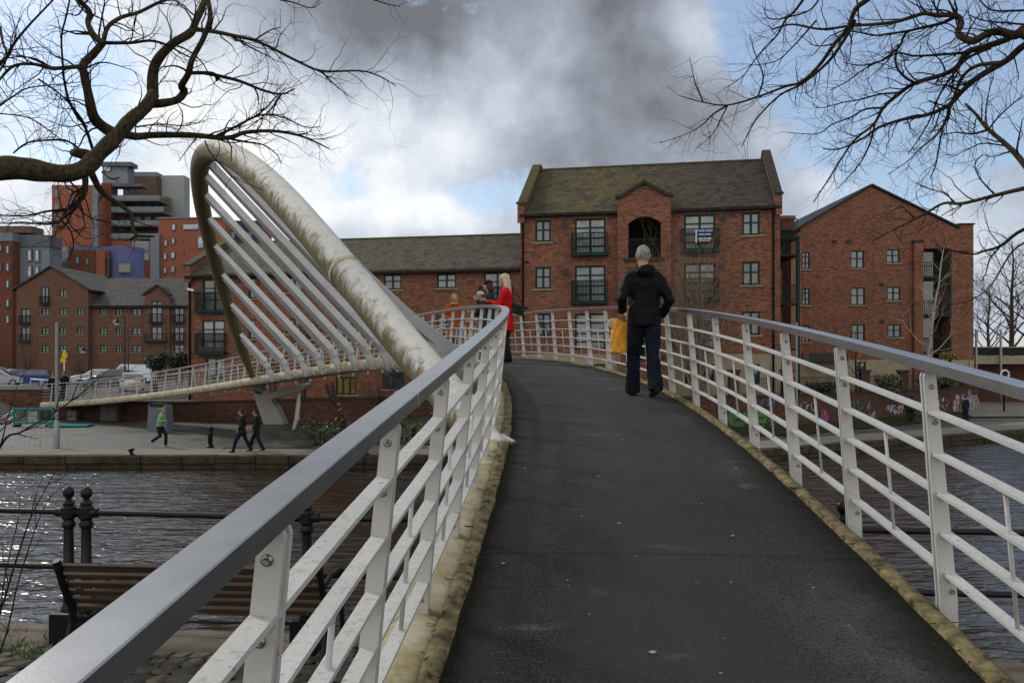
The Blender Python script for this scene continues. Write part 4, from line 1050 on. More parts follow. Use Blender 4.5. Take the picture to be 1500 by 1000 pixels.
for (xa, z1_, xb, z2_) in ((gl - .25, zl - .15, ua, za + .04), (ua, za + .04, gr + .3, zr2 - .1)):
    mb.add([(xa, -.18, z1_), (xb, -.18, z2_), (xb, 14, z2_), (xa, 14, z1_), (xa, -.18, z1_ + .14), (xb, -.18, z2_ + .14), (xb, 14, z2_ + .14), (xa, 14, z1_ + .14)], [(3, 2, 1, 0), (4, 5, 6, 7), (0, 1, 5, 4), (1, 2, 6, 5), (2, 3, 7, 6), (3, 0, 4, 7)])
mb.build('roof', plain('dark slate', (.03, .03, .034), (.02, .02, .024), 4, .7), D.root)
box_part(D, 'parapet_coping', COPE, gr + .25, ge + .08, -.08, .4, zl + .19, zl + .30)
box_part(D, 'bay_back', GLD, bayr[0], bayr[1], 1.0, 1.05, bayr[2], bayr[3])
for py in (405, 461, 516):
    z = zz(py); bl_ = box_part(D, 'bay_floor', TEALM, bayr[0], bayr[1] + .1, -.15, 1.0, z - .14, z + .02)
    mb = MB()
    for i in range(16): x = lerp(bayr[0] + .03, bayr[1] - .03, i / 15); mb.box(x - .012, x + .012, -.1, -.075, z + .02, z + 1.0)
    mb.box(bayr[0], bayr[1], -.11, -.06, z + 1.0, z + 1.05); mb.build('bay_railing', TEALM, bl_)
box_part(D, 'bay_post', TEAL, bayr[1] - .02, bayr[1] + .12, -.14, .0, -2.6, zz(364))
box_part(D, 'pier_cap', COPE, D.uv(1335)[0], D.uv(1350)[0], -.42, 0, zz(356), zz(353))
u = D.uv(1284)[0]; mesh_part(D, lambda m: m.box(u - .2, u + .2, -.03, -.001, zz(440), za - .9), 'joint_strip', BR)
for px, py in ((1222, 354), (1243, 353.5), (1291, 417), (1292, 471)): u, v = D.uv(px, py); box_part(D, 'vent', COPE, u - .16, u + .16, -.08, -.001, v - .1, v + .1)
lean = box_part(D, 'porch_roof', plain('slate grey porch', (.05, .05, .055), None, 4, .7), D.uv(1176)[0], D.uv(1232)[0], -1.2, -.05, zz(529), zz(517))

# ---- brick pillars and iron fence on top of the graffiti wall
PIL = [(1026, 41.0), (1076, 41), (1154, 41), (1268, 43.5), (1325, 46.0), (1365, 48.0), (1395, 50), (1415, 51.2), (1450, 53.5)]
pill = empty('garden_fence', (9, 40, -1.9), 0, 'brick piers and black iron bars fencing the gardens above the graffiti wall', 'fence'); pill.location = (0, 0, 0)
pts = []
for px, d in PIL[1:-1]:
    x = (px - 750) / F * wall_y((px - 750) / F * d); x = on_wall(px, 570).x; y = wall_y(x) + .18; pts.append((x, y))
    mb = MB(); zt = (525 - 545) / F * y; mb.box(x - .24, x + .24, y - .2, y + .2, -1.86, zt); p_ = mb.build('pier', BRW, pill)
    mb = MB(); mb.box(x - .30, x + .30, y - .26, y + .26, zt, zt + .13); mb.build('pier_cap', COPE, p_)
for (x0, y0), (x1, y1) in zip(pts, pts[1:]):
    n = int(hypot(x1 - x0, y1 - y0) / .13); mb = MB(); zt = -.95
    mb.bar((x0, y0, zt - .06), (x1, y1, zt - .06), .03, .03); mb.bar((x0, y0, -1.75), (x1, y1, -1.75), .03, .03)
    for i in range(1, n): x, y = lerp(x0, x1, i / n), lerp(y0, y1, i / n); mb.box(x - .009, x + .009, y - .009, y + .009, -1.84, zt)
    mb.build('railing_panel', IRON, pill)

# ---- far left: gabled housing behind the car park
ZG = -2.6
E_ = Bld('gabled_flats', 'distant brown brick flats with two gables behind the parked cars at the left', (24 - 750) / F * 100, 100, 0, ZG)
eu = lambda px: E_.uv(px)[0]; ez = lambda py: (525 - py) / F * 100
eops = []; ew = []
for x0_, x1_ in ((61, 72), (87, 98), (113, 123), (142, 152), (165, 174), (189, 203), (251, 266)):
    for t, bo in ((451.5, 461.5), (479.5, 490), (505.5, 516)):
        if x0_ == 251: t -= 1; bo += 10 if t < 500 else 2
        r = E_.rect(x0_, x1_, t, bo); eops.append(r); ew.append((r, 'cross'))
for r in (E_.rect(61, 72, 420, 444), E_.rect(87, 98, 424, 435), E_.rect(31, 44, 452, 473), E_.rect(31, 44, 479, 500), E_.rect(219, 235, 441, 472), E_.rect(219, 235, 478, 498)): eops.append(r); ew.append((r, 'pair'))
g0, g1, g2, dm0, dm1 = eu(24), eu(129), eu(272), eu(209), eu(246)
zt1, zt2, zap = ez(423), ez(447), ez(392)
mb = MB(); wall_open(mb, g0, g1, ZG - .2, zt1, [o for o in eops if o[1] < g1 and o[3] < zt1], 0, .25)
gm = eu(75)
top = [o for o in eops if o[3] > zt1 and o[1] < g1]
mb.add([(g0, 0, zt1), (g1, 0, zt1), (gm, 0, zap)], [(0, 1, 2)])
mb.add([(g1, 0, ZG), (g1, 12, ZG), (g1, 12, zt1), (g1, 0, zt1)], [(0, 1, 2, 3)]); mb.add([(g0, 0, ZG), (g0, 12, ZG), (g0, 12, zt1), (g0, 0, zt1)], [(3, 2, 1, 0)])
wall_open(mb, g1, g2, ZG - .2, zt2, [o for o in eops if o[0] > g1 and o[3] < zt2 and not dm0 < o[0] < dm1], .8, .25)
wall_open(mb, dm0, dm1, ZG - .2, ez(436), [o for o in eops if dm0 < o[0] < dm1], .5, .25)
dmm = (dm0 + dm1) / 2; mb.add([(dm0, .5, ez(436)), (dm1, .5, ez(436)), (dm1 - .5, .5, ez(431)), (dmm, .5, ez(418)), (dm0 + .5, .5, ez(431))], [(0, 1, 2, 3, 4)])
for x in (dm0, dm1): mb.add([(x, .5, ZG), (x, 6, ZG), (x, 6, ez(436)), (x, .5, ez(436))], [(0, 1, 2, 3)])
BRF = brick('far brown brick', [(.085, .042, .030), (.125, .062, .042), (.15, .075, .052), (.18, .092, .066)], (.12, .09, .07), .3)
mb.build('wall', BRF, E_.root)
for r, k in ew: window(E_, r, k, GL if RN.random() < .4 else GLD, fw=.12, sill=r[3] < zt1, y=(.8 if r[0] > dm1 or (g1 < r[0] < dm0) else .5 if r[0] > g1 else (-.12 if r[3] > zt1 else 0)))
for r in (E_.rect(30, 45, 462, 474), E_.rect(30, 45, 489, 501), E_.rect(60, 73, 434, 446)): balcony(E_, r, 0, .5, 8)
for r in (E_.rect(218, 236, 459, 473), E_.rect(211, 243, 488, 500)): balcony(E_, r, .5, .6, 10)
for r in (E_.rect(250, 267, 460, 472), E_.rect(250, 267, 487, 500)): balcony(E_, r, .8, .5, 8)
SL = tiles('far grey slates', [(.040, .038, .038), (.055, .053, .052), (.075, .072, .07)])
mb = MB()
for (xa, z1_, xb, z2_) in ((g0 - .5, zt1 - .25, gm, zap + .1), (gm, zap + .1, g1 + .6, zt1 - .3)):
    mb.add([(xa, -.3, z1_), (xb, -.3, z2_), (xb, 13, z2_), (xa, 13, z1_), (xa, -.3, z1_ + .2), (xb, -.3, z2_ + .2), (xb, 13, z2_ + .2), (xa, 13, z1_ + .2)], [(3, 2, 1, 0), (4, 5, 6, 7), (0, 1, 5, 4), (1, 2, 6, 5), (2, 3, 7, 6), (3, 0, 4, 7)])
roof_slab(mb, g1 - .2, g2, .4, zt2 - .1, 6.0, ez(404) + .2); mb.build('roof', SL, E_.root)
box_part(E_, 'eaves_board', BLACK, g1 + .01, g2, .25, .45, zt2 - .3, zt2)
mb = MB(); 
for xa, z1_, xb, z2_ in ((dm0 - .2, ez(432), dmm, ez(417.4)), (dmm, ez(417.4), dm1 + .2, ez(432))): mb.bar((xa, .5, z1_), (xb, .5, z2_), .5, .3, V((0, -1, 0)).cross(V((xb - xa, 0, z2_ - z1_)).normalized()))
mb.build('gable_coping', COPE, E_.root)
mb = MB(); mb.add([(dm0, .5, ez(436)), (dmm, .5, ez(418)), (dmm, 6, ez(418)), (dm0, 6, ez(436)), (dm1, .5, ez(436)), (dm1, 6, ez(436))], [(0, 1, 2, 3), (1, 4, 5, 2)]); mb.build('dormer_roof', SL, E_.root)
rl = E_.rect(176, 192, 427, 436); mb = MB(); mb.bar((rl[0], 2.6, ez(437)), (rl[1] + .6, 3.6, ez(428)), 1.0, .08); mb.build('skylight', GLB, E_.root)

# ---- far towers
def tower(name, label, px0, px1, d, parts, dep=16, group=None):
    """block built of boxes: (part name, material, px0, px1, py_top, py_bottom, front offset, depth)"""
    b = Bld(name, label, (px0 - 750) / F * d, d, 0, ZG, 'building', group)
    made = []
    for nm, mt, a, c, t, bo, off, dp in parts:
        dp = min(dp, 3.5)
        dd = d + off; x0_, x1_ = (a - 750) / F * dd - b.o.x, (c - 750) / F * dd - b.o.x
        z1_ = (525 - t) / F * dd; z0_ = ZG if bo is None else (525 - bo) / F * dd
        made.append(box_part(b, nm, mt, x0_, x1_, off, off + dp, z0_, z1_))
    return b
def twin(b, d, lst, mat=None, fr=None, off=0):
    for a, c, t, bo in lst:
        dd = d + off; x0_, x1_ = (a - 750) / F * dd - b.o.x, (c - 750) / F * dd - b.o.x; z1_, z0_ = (525 - t) / F * dd, (525 - bo) / F * dd
        o = box_part(b, 'window', fr or GREYP, x0_, x1_, off - .25, off - .004, z0_, z1_)
        box_part(b, 'pane', mat or GLS, x0_ + .18, x1_ - .18, off - .29, off - .251, z0_ + .18, z1_ - .18, o)
GLS = glass('sky lit glass', (.14, .17, .19), .08, 1.0)
PANEL = plain('blue grey cladding', (.16, .175, .20), (.13, .145, .17), .2, .55); PANEL2 = plain('pale grey cladding', (.27, .28, .29), (.22, .23, .245), .15, .6)
BLUEM = plain('violet blue cladding', (.10, .115, .24), (.08, .095, .20), .2, .5); BROWN = plain('brown tower cladding', (.12, .085, .065), (.085, .062, .05), .6, .7); TIMB = plain('olive timber infill', (.17, .155, .09), (.10, .09, .055), .8, .7)
BALC = plain('grey balcony glass', (.16, .18, .20), (.10, .115, .13), .5, .25)
BRT = brick('tower orange brick', [(.20, .062, .036), (.235, .07, .04), (.26, .08, .046), (.29, .095, .056)], (.22, .12, .09), .12)
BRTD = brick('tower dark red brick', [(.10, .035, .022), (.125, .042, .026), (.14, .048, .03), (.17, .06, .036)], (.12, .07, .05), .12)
T = tower('tower_block', 'tallest distant tower of orange brick with stacked glass balconies and grey panels', 74, 270, 190, [
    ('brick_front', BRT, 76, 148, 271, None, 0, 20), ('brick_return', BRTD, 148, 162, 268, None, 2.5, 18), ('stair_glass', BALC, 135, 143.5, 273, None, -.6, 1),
    ('balcony_core', BROWN, 162, 238, 290, None, 9, 14), ('upper_core', TIMB, 180, 243, 287, None, 11.5, 12), ('penthouse', PANEL, 150, 187, 244, 272, 5, 14), ('penthouse_roof', GREYP, 146, 192, 237, 243, 4, 17),
    ('upper_block', BROWN, 184, 229, 258, 290, 13, 12), ('roof_plant', PANEL, 191, 230, 252, 258, 14, 10), ('grey_stair_core', PANEL2, 227, 270, 257, None, 16, 12), ('mid_roof', GREYP, 158, 208, 269, 273, 3, 16), ('brick_foot', BRT, 155, 205, 347, None, 3, 12)])
for k, py in enumerate((292, 309, 329, 348)):
    x0_, x1_ = (161 - 750) / F * 192 - T.o.x, ((238 if k else 232) - 750) / F * 192 - T.o.x; z = (525 - py) / F * 192
    bb = box_part(T, 'balcony', GREYP, x0_, x1_, 2.6, 9, z - .3, z); box_part(T, 'balustrade', BALC, x0_, x1_, 2.55, 2.75, z + .02, z + 1.1, bb)
twin(T, 190, [(101, 106, 274, 284), (80, 88, 277, 290), (100, 106, 293, 300), (100, 105, 317, 324), (112, 115, 334, 338), (80, 88, 297, 310), (80, 88, 318, 332), (112, 115, 314, 318)], GLD)
twin(T, 190, [(212, 222, 295, 308), (227, 232, 296, 309), (212, 222, 314, 326), (227, 232, 316, 326), (194, 207, 292, 306), (194, 208, 313, 326), (181, 190, 275, 287), (164, 171, 274, 290), (164, 171, 312, 326)], GLS, BROWN, 9)
twin(T, 190, [(152, 163, 240, 252)], GLS, None, 5)
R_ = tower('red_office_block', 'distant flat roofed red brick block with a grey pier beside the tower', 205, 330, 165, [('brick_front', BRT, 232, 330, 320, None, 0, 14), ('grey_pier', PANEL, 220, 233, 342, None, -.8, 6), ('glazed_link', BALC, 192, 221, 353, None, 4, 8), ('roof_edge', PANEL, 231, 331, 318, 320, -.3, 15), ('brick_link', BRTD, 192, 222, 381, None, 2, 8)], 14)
twin(R_, 165, [(252, 258, 328, 338), (268, 292, 328, 337), (241, 246, 351, 361), (252, 257, 349, 358), (267, 270, 348, 352), (240, 245, 371, 381), (251, 257, 369, 379), (267, 270, 368, 372), (240, 245, 392, 401), (251, 257, 390, 400), (290, 299, 346, 364), (267, 270, 389, 393)])
twin(R_, 165, [(195, 219, 354, 366), (195, 219, 372, 381)], GLD, PANEL2, 4)
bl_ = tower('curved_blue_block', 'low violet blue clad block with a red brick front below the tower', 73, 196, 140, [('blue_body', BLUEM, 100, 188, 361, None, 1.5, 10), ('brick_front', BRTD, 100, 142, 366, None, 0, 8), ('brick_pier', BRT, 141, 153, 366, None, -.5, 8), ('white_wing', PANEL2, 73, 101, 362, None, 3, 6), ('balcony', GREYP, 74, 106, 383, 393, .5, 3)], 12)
mb = MB()
cr = 2.9
zt_ = (525 - 359) / F * 140
mb.lathe([(cr, ZG), (cr, zt_)], ((171 - 750) / F * 140 - bl_.o.x, 3.6, 0), 40); mb.build('blue_drum', BLUEM, bl_.root, .6)
twin(bl_, 140, [(112, 117, 376, 387), (127, 131, 378, 388)], GLS); twin(bl_, 140, [(155, 160, 376, 404), (174, 193, 385, 400)], GLD, None, .25)
gb = tower('grey_clad_block', 'distant blue grey clad block with tall paired windows at the far left', 18, 73, 130, [('clad_front', PANEL, 18, 73, 346, None, 0, 14), ('top_band', GREYP, 17, 73.5, 344, 361, -.25, 14)], 14)
twin(gb, 130, [(41, 48, 365, 383), (52, 59, 366, 384), (41, 48, 389, 407), (52, 59, 390, 407), (41, 48, 412, 424), (52, 59, 412, 424)], GLS)
rb = tower('red_clad_block', 'dark red brick block at the extreme left edge under a brown roof', -60, 18, 128, [('brick_front', BRTD, -60, 18, 353, None, 0, 14), ('grey_band', PANEL, -60, 18, 341, 353, -.2, 14), ('brown_roof', BROWN, -60, 46, 331, 341, 3, 14)], 14)
twin(rb, 128, [(0, 4, 358, 368), (10, 15, 360, 372), (10, 15, 385, 398), (10, 15, 410, 422), (10, 15, 438, 450), (0, 3, 385, 398), (10, 15, 462, 474)], GLS)
nv = tower('navy_block', 'sliver of dark navy and red buildings seen between the bridge hangers', 336, 392, 150, [('navy_body', plain('navy cladding', (.03, .035, .07), None, .3, .5), 337, 377, 323, None, 0, 10), ('red_body', BRT, 376, 390, 334, None, 2, 10)], 10)
twin(nv, 150, [(354, 370, 340, 352), (339, 345, 340, 356)], GLD)
# ---------------------------------------------------------------- people
def organic(mb, name, mat, parent, vox, it=4, wr=0, wf=9, keep=None):
    """fuse overlapping lofts into one continuous skin"""
    me = bpy.data.meshes.new(name); me.from_pydata(mb.v, [], mb.f); me.validate()
    bm = bmesh.new(); bm.from_mesh(me); bmesh.ops.recalc_face_normals(bm, faces=bm.faces); bm.to_mesh(me); bm.free()
    ob = bpy.data.objects.new('tmp', me); COL.objects.link(ob)
    md = ob.modifiers.new('r', 'REMESH'); md.mode = 'VOXEL'; md.voxel_size = vox; md.adaptivity = 0
    dg = bpy.context.evaluated_depsgraph_get(); res = bpy.data.meshes.new_from_object(ob.evaluated_get(dg)); bpy.data.objects.remove(ob)
    res.name = name
    bm = bmesh.new(); bm.from_mesh(res)
    for _ in range(it): bmesh.ops.smooth_vert(bm, verts=bm.verts, factor=.5, use_axis_x=True, use_axis_y=True, use_axis_z=True)
    if wr:
        bm.normal_update()
        for v in bm.verts:
            c = v.co; k = noise.noise(V((c.x * wf, c.y * wf, c.z * wf * .8))) + .5 * noise.noise(V((c.x * wf * 2.3 + 5, c.y * wf * 2.3, c.z * wf * 2.3)))
            v.co += v.normal * wr * k
    for f in bm.faces: f.smooth = True
    bm.to_mesh(res); bm.free()
    res.materials.clear(); res.materials.append(mat)
    o = bpy.data.objects.new(name, res); COL.objects.link(o); o.parent = parent
    return o
SKIN = plain('skin', (.42, .24, .17), (.36, .19, .13), 8, .5)
EYE = plain('eye dark', (.02, .015, .012), None, 5, .2)
def hand(mb, wrist, d, palm_n, curl=.5, thumb=1, k=1.0):
    """palm, four fingers of unequal length and a thumb; d points to the fingertips, palm_n out of the palm"""
    d = V(d).normalized(); pn = V(palm_n); pn = (pn - d * pn.dot(d)).normalized(); s = d.cross(pn).normalized() * thumb
    wrist = V(wrist)
    mb.tube([wrist - d * .02 * k, wrist + d * .03 * k, wrist + d * .085 * k], [(.028 * k, .018 * k), (.040 * k, .015 * k), (.041 * k, .013 * k)], 10, True, s)
    for i, (o, ln) in enumerate(((.031, .068), (.011, .078), (-.010, .072), (-.030, .056))):
        p = wrist + d * .085 * k + s * o * k; pts = [p - d * .02 * k, p]; a = 0
        for seg, f in ((.45, .55), (.32, .8), (.23, .7)):
            a += curl * f * 1.25; v = d * cos(a) + pn * sin(a); p = p + v * ln * seg * k; pts.append(p)
        mb.tube(pts, [.0095 * k, .0095 * k, .009 * k, .008 * k, .0065 * k], 8)
    p = wrist + d * .025 * k + s * .034 * k; v = (d * .65 + s * .62 + pn * .45 * curl).normalized()
    mb.tube([wrist + d * .015 * k + s * .015 * k, p, p + v * .036 * k, p + v * .036 * k + (d * .8 + pn * .5 * curl + s * .1).normalized() * .028 * k], [.013 * k, .0125 * k, .0105 * k, .008 * k], 8)
def person(label, loc, rz, H=1.75, lean=0, lf=.0, rf=.0, lknee=None, rknee=None, larm=None, rarm=None, coat=None, trous=None, shoe=None, hair=None, hairlen=0, coatlen=.84, vox=.013,
           group=None, headyaw=0, hat=None, hood=False, flare=0, hands=True, scarf=None, lfoot_up=0, rfoot_up=0, bare=None, bulk=1.0, ponytail=False, coatname='jacket'):
    """standing or walking figure; y is forward, feet on z = 0 (1.75 m proportions, then scaled)"""
    r = empty('person', loc, rz, label, 'person', group); k = H / 1.75
    hip = .92; sh = V((0, lean, 1.43)); pel = V((0, 0, hip)); 
    legs = []
    for sx, fy, up, kn in ((-1, lf, lfoot_up, lknee), (1, rf, rfoot_up, rknee)):
        h = V((sx * .095, 0, hip)); an = V((sx * .078, fy, .085 + up)); kn = V(kn) if kn else (h + an) / 2 + V((0, .03 + .10 * max(0, up) + .02, 0)); legs.append((h, kn, an, sx))
    arms = []
    for sx, a in ((-1, larm), (1, rarm)):
        s0 = sh + V((sx * .185, 0, -.02))
        el, wr_ = (V(a[0]), V(a[1])) if a else (s0 + V((sx * .06, -.03, -.29)), s0 + V((sx * .07, .06, -.54)))
        arms.append((s0, el, wr_, sx, a[2] if a and len(a) > 2 else (0, 1, -.1), a[3] if a and len(a) > 3 else .5))
    hd = sh + V((0, .03 + lean * .3, .232)); Rz = Matrix.Rotation(headyaw, 3, 'Z')
    def hp(x, y, z): return hd + Rz @ V((x, y, z))
    def S(mb): mb.v = [(a * k, b * k, c * k) for a, b, c in mb.v]; return mb
    # body
    mb = MB()
    mb.sph(hp(0, 0, .012), (.079, .098, .110), 20, 14); mb.sph(hp(0, .035, -.055), (.055, .055, .062), 14, 10)
    mb.tube([hp(0, .088, .02), hp(0, .112, -.018), hp(0, .092, -.03)], [.010, .016, .012], 8)
    mb.tube([hp(-.022, .083, -.058), hp(0, .092, -.056), hp(.022, .083, -.058)], [.008, .011, .008], 8)
    for sx in (-1, 1): mb.tube([hp(sx * .074, -.008, -.03), hp(sx * .083, -.014, .0), hp(sx * .082, -.018, .028)], [(.010, .012), (.008, .020), (.008, .014)], 8)
    mb.tube([sh + V((0, -.01, -.03)), sh + V((0, .005, .08)), hp(0, -.01, -.04)], [.062, .054, .056], 14)
    mb.tube([pel + V((0, 0, -.08)), pel, pel.lerp(sh, .45), pel.lerp(sh, .8), sh + V((0, 0, -.03)), sh + V((0, 0, .02))], [(.13, .09), (.155, .10), (.13, .09), (.165, .105), (.16, .08), (.07, .06)], 18, True, (1, 0, 0))
    for s0, el, wr_, sx, pn, cu in arms:
        mb.tube([s0, s0.lerp(el, .5), el, el.lerp(wr_, .5), wr_], [.048, .043, .036, .034, .024], 10)
        if hands: hand(mb, wr_, (wr_ - el), pn, cu, sx)
        else: mb.tube([wr_, wr_ + (wr_ - el).normalized() * .16], [(.03, .018), (.02, .012)], 8)
    for h, kn, an, sx in legs: mb.tube([h, h.lerp(kn, .5), kn, kn.lerp(an, .35), an, an + V((0, 0, -.05))], [.085, .075, .054, .055, .036, .036], 12)
    organic(S(mb), 'body', SKIN if bare is None else bare, r, vox * .62 if hands else vox, 2)
    for sx in (-1, 1):
        mb = MB(); mb.sph(hp(sx * .031, .083, .012), .011, 8, 6); S(mb).build('eye', EYE, r, True)
    # trousers
    mb = MB(); mb.tube([pel + V((0, 0, -.09)), pel + V((0, 0, .03)), pel + V((0, 0, .1))], [(.155 * bulk, .115), (.165 * bulk, .12), (.15 * bulk, .11)], 18, True, (1, 0, 0))
    for h, kn, an, sx in legs: mb.tube([h + V((0, 0, .02)), h.lerp(kn, .5), kn, kn.lerp(an, .5), an + V((0, 0, -.035))], [.106, .096, .080, .074 + flare, .074 + flare], 14)
    organic(S(mb), 'trousers', trous, r, vox, 3, .012, 11)
    # jacket
    mb = MB(); b = bulk; hem = coatlen
    pts = [V((0, 0, hem)), V((0, 0, hem + .06)), pel.lerp(sh, .25) if hem < pel.lerp(sh, .25).z - .08 else V((0, 0, hem + .1)), pel.lerp(sh, .5), pel.lerp(sh, .8), sh + V((0, -.005, -.02)), sh + V((0, -.01, .045))]
    fl = .03 if hem < .8 else 0
    mb.tube(pts, [((.185 + fl) * b, .135 + fl), ((.19 + fl * .8) * b, .138 + fl), (.182 * b, .13), (.18 * b, .128), (.205 * b, .138), (.195 * b, .11), (.085, .08)], 22, True, (1, 0, 0))
    mb.tube([sh + V((0, -.012, .02)), sh + V((0, -.005, .095))], [(.086, .078), (.080, .074)], 16, True, (1, 0, 0))
    mb.tube([sh + V((-.19 * b, 0, -.045)), sh + V((-.09, -.01, .0)), sh + V((0, -.012, .02)), sh + V((.09, -.01, .0)), sh + V((.19 * b, 0, -.045))], [.070, .082, .09, .082, .070], 14)
    if hood: mb.sph(sh + V((0, -.115, .045)), (.115, .055, .075), 14, 10); mb.tube([sh + V((-.10, -.02, .05)), sh + V((-.06, -.12, .02)), sh + V((.06, -.12, .02)), sh + V((.10, -.02, .05))], .045, 10)
    for s0, el, wr_, sx, pn, cu in arms: mb.tube([s0 + V((-sx * .03, 0, .0)), s0 + V((sx * .012, 0, -.04)), s0.lerp(el, .5), el, el.lerp(wr_, .5), wr_.lerp(el, .06)], [.075, .078 * b, .070 * b, .062, .055, .047], 14)
    organic(S(mb), coatname, coat, r, vox, 3, .013 if vox < .012 else .009, 9)
    for h, kn, an, sx in legs:
        mb = MB(); t = an + V((0, .0, -.0)); tilt = -.9 if an.z > .2 else (-.25 if an.z > .11 else 0)
        M = Matrix.Translation(an + V((0, 0, -.085))) @ Matrix.Translation((0, 0, .05)) @ Matrix.Rotation(tilt, 4, 'X') @ Matrix.Translation((0, 0, -.05))
        mb.tube([M @ V((0, -.075, .04)), M @ V((0, -.03, .048)), M @ V((0, .06, .042)), M @ V((0, .14, .030)), M @ V((0, .185, .022))], [(.034, .036), (.042, .047), (.047, .042), (.046, .028), (.028, .018)], 12, True, (1, 0, 0))
        mb.tube([M @ V((0, -.035, .05)), M @ V((0, -.03, .10))], [(.042, .05), (.044, .05)], 12, True, (1, 0, 0))
        organic(S(mb), 'shoe', shoe, r, max(.009, vox * .8), 2)
    if hair:
        mb = MB(); mb.sph(hp(0, -.012, .028), (.084, .102, .106), 18, 12)
        if hairlen:
            for j in range(11):
                a = lerp(-1.25, 1.25, j / 10); x, y = sin(a) * .078, -cos(a) * .085
                mb.tube([hp(x * .9, y * .9, .06), hp(x * 1.12, y * 1.05, -.04), hp(x * 1.22 + .01 * sin(j * 3.1), y * 1.25 - .01, -.04 - hairlen * .55), hp(x * 1.15 + .012 * sin(j * 2.3), y * 1.4 - .015, -.04 - hairlen * (1 + .12 * sin(j * 1.9)))], [.030, .036, .030, .010], 8)
        if ponytail: mb.tube([hp(0, -.09, .05), hp(0, -.16, .07), hp(.02, -.24, .03), hp(.03, -.28, -.03)], [.03, .04, .035, .012], 10)
        # cut the face free: hair only behind a slanted plane
        o = organic(S(mb), 'hair', hair, r, max(.008, vox * .7), 2, .004, 30)
        bm = bmesh.new(); bm.from_mesh(o.data); c0 = hd * k; Ri = Matrix.Rotation(-headyaw, 3, 'Z')
        kill = []
        for f in bm.faces:
            q = Ri @ ((f.calc_center_median() / k) - hd)
            if (q.y > .045 and q.z < .055) or (not hairlen and q.z < -.045) or (q.y > .01 and q.z < .0 and not hairlen): kill.append(f)
        bmesh.ops.delete(bm, geom=kill, context='FACES'); bm.to_mesh(o.data); bm.free()
    if hat:
        mb = MB(); mb.sph(hp(0, -.008, .045), (.092, .108, .085), 18, 12); mb.tube([hp(0, -.005, .03), hp(0, -.008, .06)], [(.094, .110), (.092, .108)], 18, True, Rz @ V((1, 0, 0)))
        o = organic(S(mb), 'woolly_hat', hat, r, max(.009, vox * .8), 2)
    if scarf:
        mb = MB(); pts = [sh + V((.085 * sin(a), .02 + .085 * cos(a), .07)) for a in [2 * pi * i / 12 for i in range(13)]]; mb.tube(pts, .035, 10); organic(S(mb), 'scarf', scarf, r, max(.01, vox), 2, .006, 20)
    return r
BLK = cloth('black jacket cloth', (.0075, .0075, .008), (.003, .003, .0035), .55, 7, .8); JEAN = cloth('dark blue denim', (.012, .016, .026), (.005, .007, .012), .85, 9, .5)
SHOE = plain('black shoe leather', (.014, .012, .011), (.007, .007, .007), 9, .4); GREYH = plain('short grey hair', (.34, .33, .31), (.11, .105, .10), 38, .9, bs=1.0, bscale=120, bd=.008, sc=(1, 1, .4))
RED = cloth('bright red coat', (.50, .012, .018), (.34, .006, .010), .75, 8, .4); BLOND = plain('blonde hair', (.55, .46, .33), (.34, .26, .16), 30, .55, bs=.8, bscale=60, bd=.01, sc=(1, 1, .15))
DKB = cloth('dark grey coat', (.03, .03, .034), (.014, .014, .017), .8, 8, .4); ORG = cloth('rust orange coat', (.30, .075, .022), (.19, .045, .014), .8, 8, .4)
STRAW = plain('light brown hair', (.30, .19, .09), (.17, .10, .05), 30, .55, sc=(1, 1, .2)); MUST = cloth('mustard scarf', (.50, .27, .03), (.36, .18, .02), .9, 12, .4)
GRN = cloth('pale green running top', (.19, .42, .20), (.13, .32, .14), .7, 8, .3); LEG = cloth('black leggings', (.016, .016, .02), None, .6, 8, .2); NAVY = cloth('navy cloth', (.014, .018, .034), (.008, .01, .02), .85, 8, .4)
BRH = plain('dark brown hair', (.05, .03, .02), (.03, .018, .012), 30, .6); BLKH = plain('black knit', (.012, .012, .014), None, 60, .9, bs=.5, bscale=120); OLIV = cloth('dark green jacket', (.02, .03, .026), (.012, .018, .016), .8, 8, .3)
CREAMC = cloth('cream cloth', (.5, .45, .36), None, .85, 8, .3); DENL = cloth('light denim', (.10, .16, .26), (.06, .10, .18), .85, 8, .3); TRN = plain('pale trainer', (.45, .45, .47), (.3, .3, .32), 9, .5); WKNIT = plain('pale grey knit', (.42, .42, .45), (.3, .3, .33), 60, .9)
def deck_spot(px, d):
    """point of the walking surface under photograph column px at distance d"""
    x = (px - 750) / F * d; best = min((abs(frame(s)[0].y + 0 - d) , s) for s in [i * .05 for i in range(0, 1200)]); s = best[1]
    p, n, t = frame(s)
    for _ in range(6):
        w = (V((x, d, 0)) - p).dot(n); s += (V((x, d, 0)) - p).dot(t); p, n, t = frame(s)
    return V((x, d, p.z + .002))
# the man with the bag
P_ = deck_spot(944, 9.62)
man = person('man in black jacket and jeans seen from behind, grey cropped hair, carrying an orange bag', P_, radians(6), 1.80, .03, .24, -.20, None, None,
             ((-.285, -.07, 1.15), (-.235, .13, 1.00), (.9, .1, 0), .95), ((.285, -.07, 1.13), (.215, .085, .945), (-1, 0, 0), .4), BLK, JEAN, SHOE, GREYH, 0, .835, .0105, flare=.012, hood=True, bulk=1.0, headyaw=.06, lfoot_up=0, rfoot_up=.035)
M_ = man.matrix_basis @ Matrix.Rotation(0, 4, 'Z')
bagm, bnt, bb_ = nodes('orange plastic bag'); bv = coords(bnt); bw_ = noi(bnt, bv, 11, 6, .7, 1.2)
L(bnt, ramp(bnt, bw_, [(.3, (.55, .22, .006)), (.7, (.80, .38, .018))]), bb_.inputs['Base Color']); bb_.inputs['Roughness'].default_value = .38; bump(bnt, bb_, bw_, .8, .03)
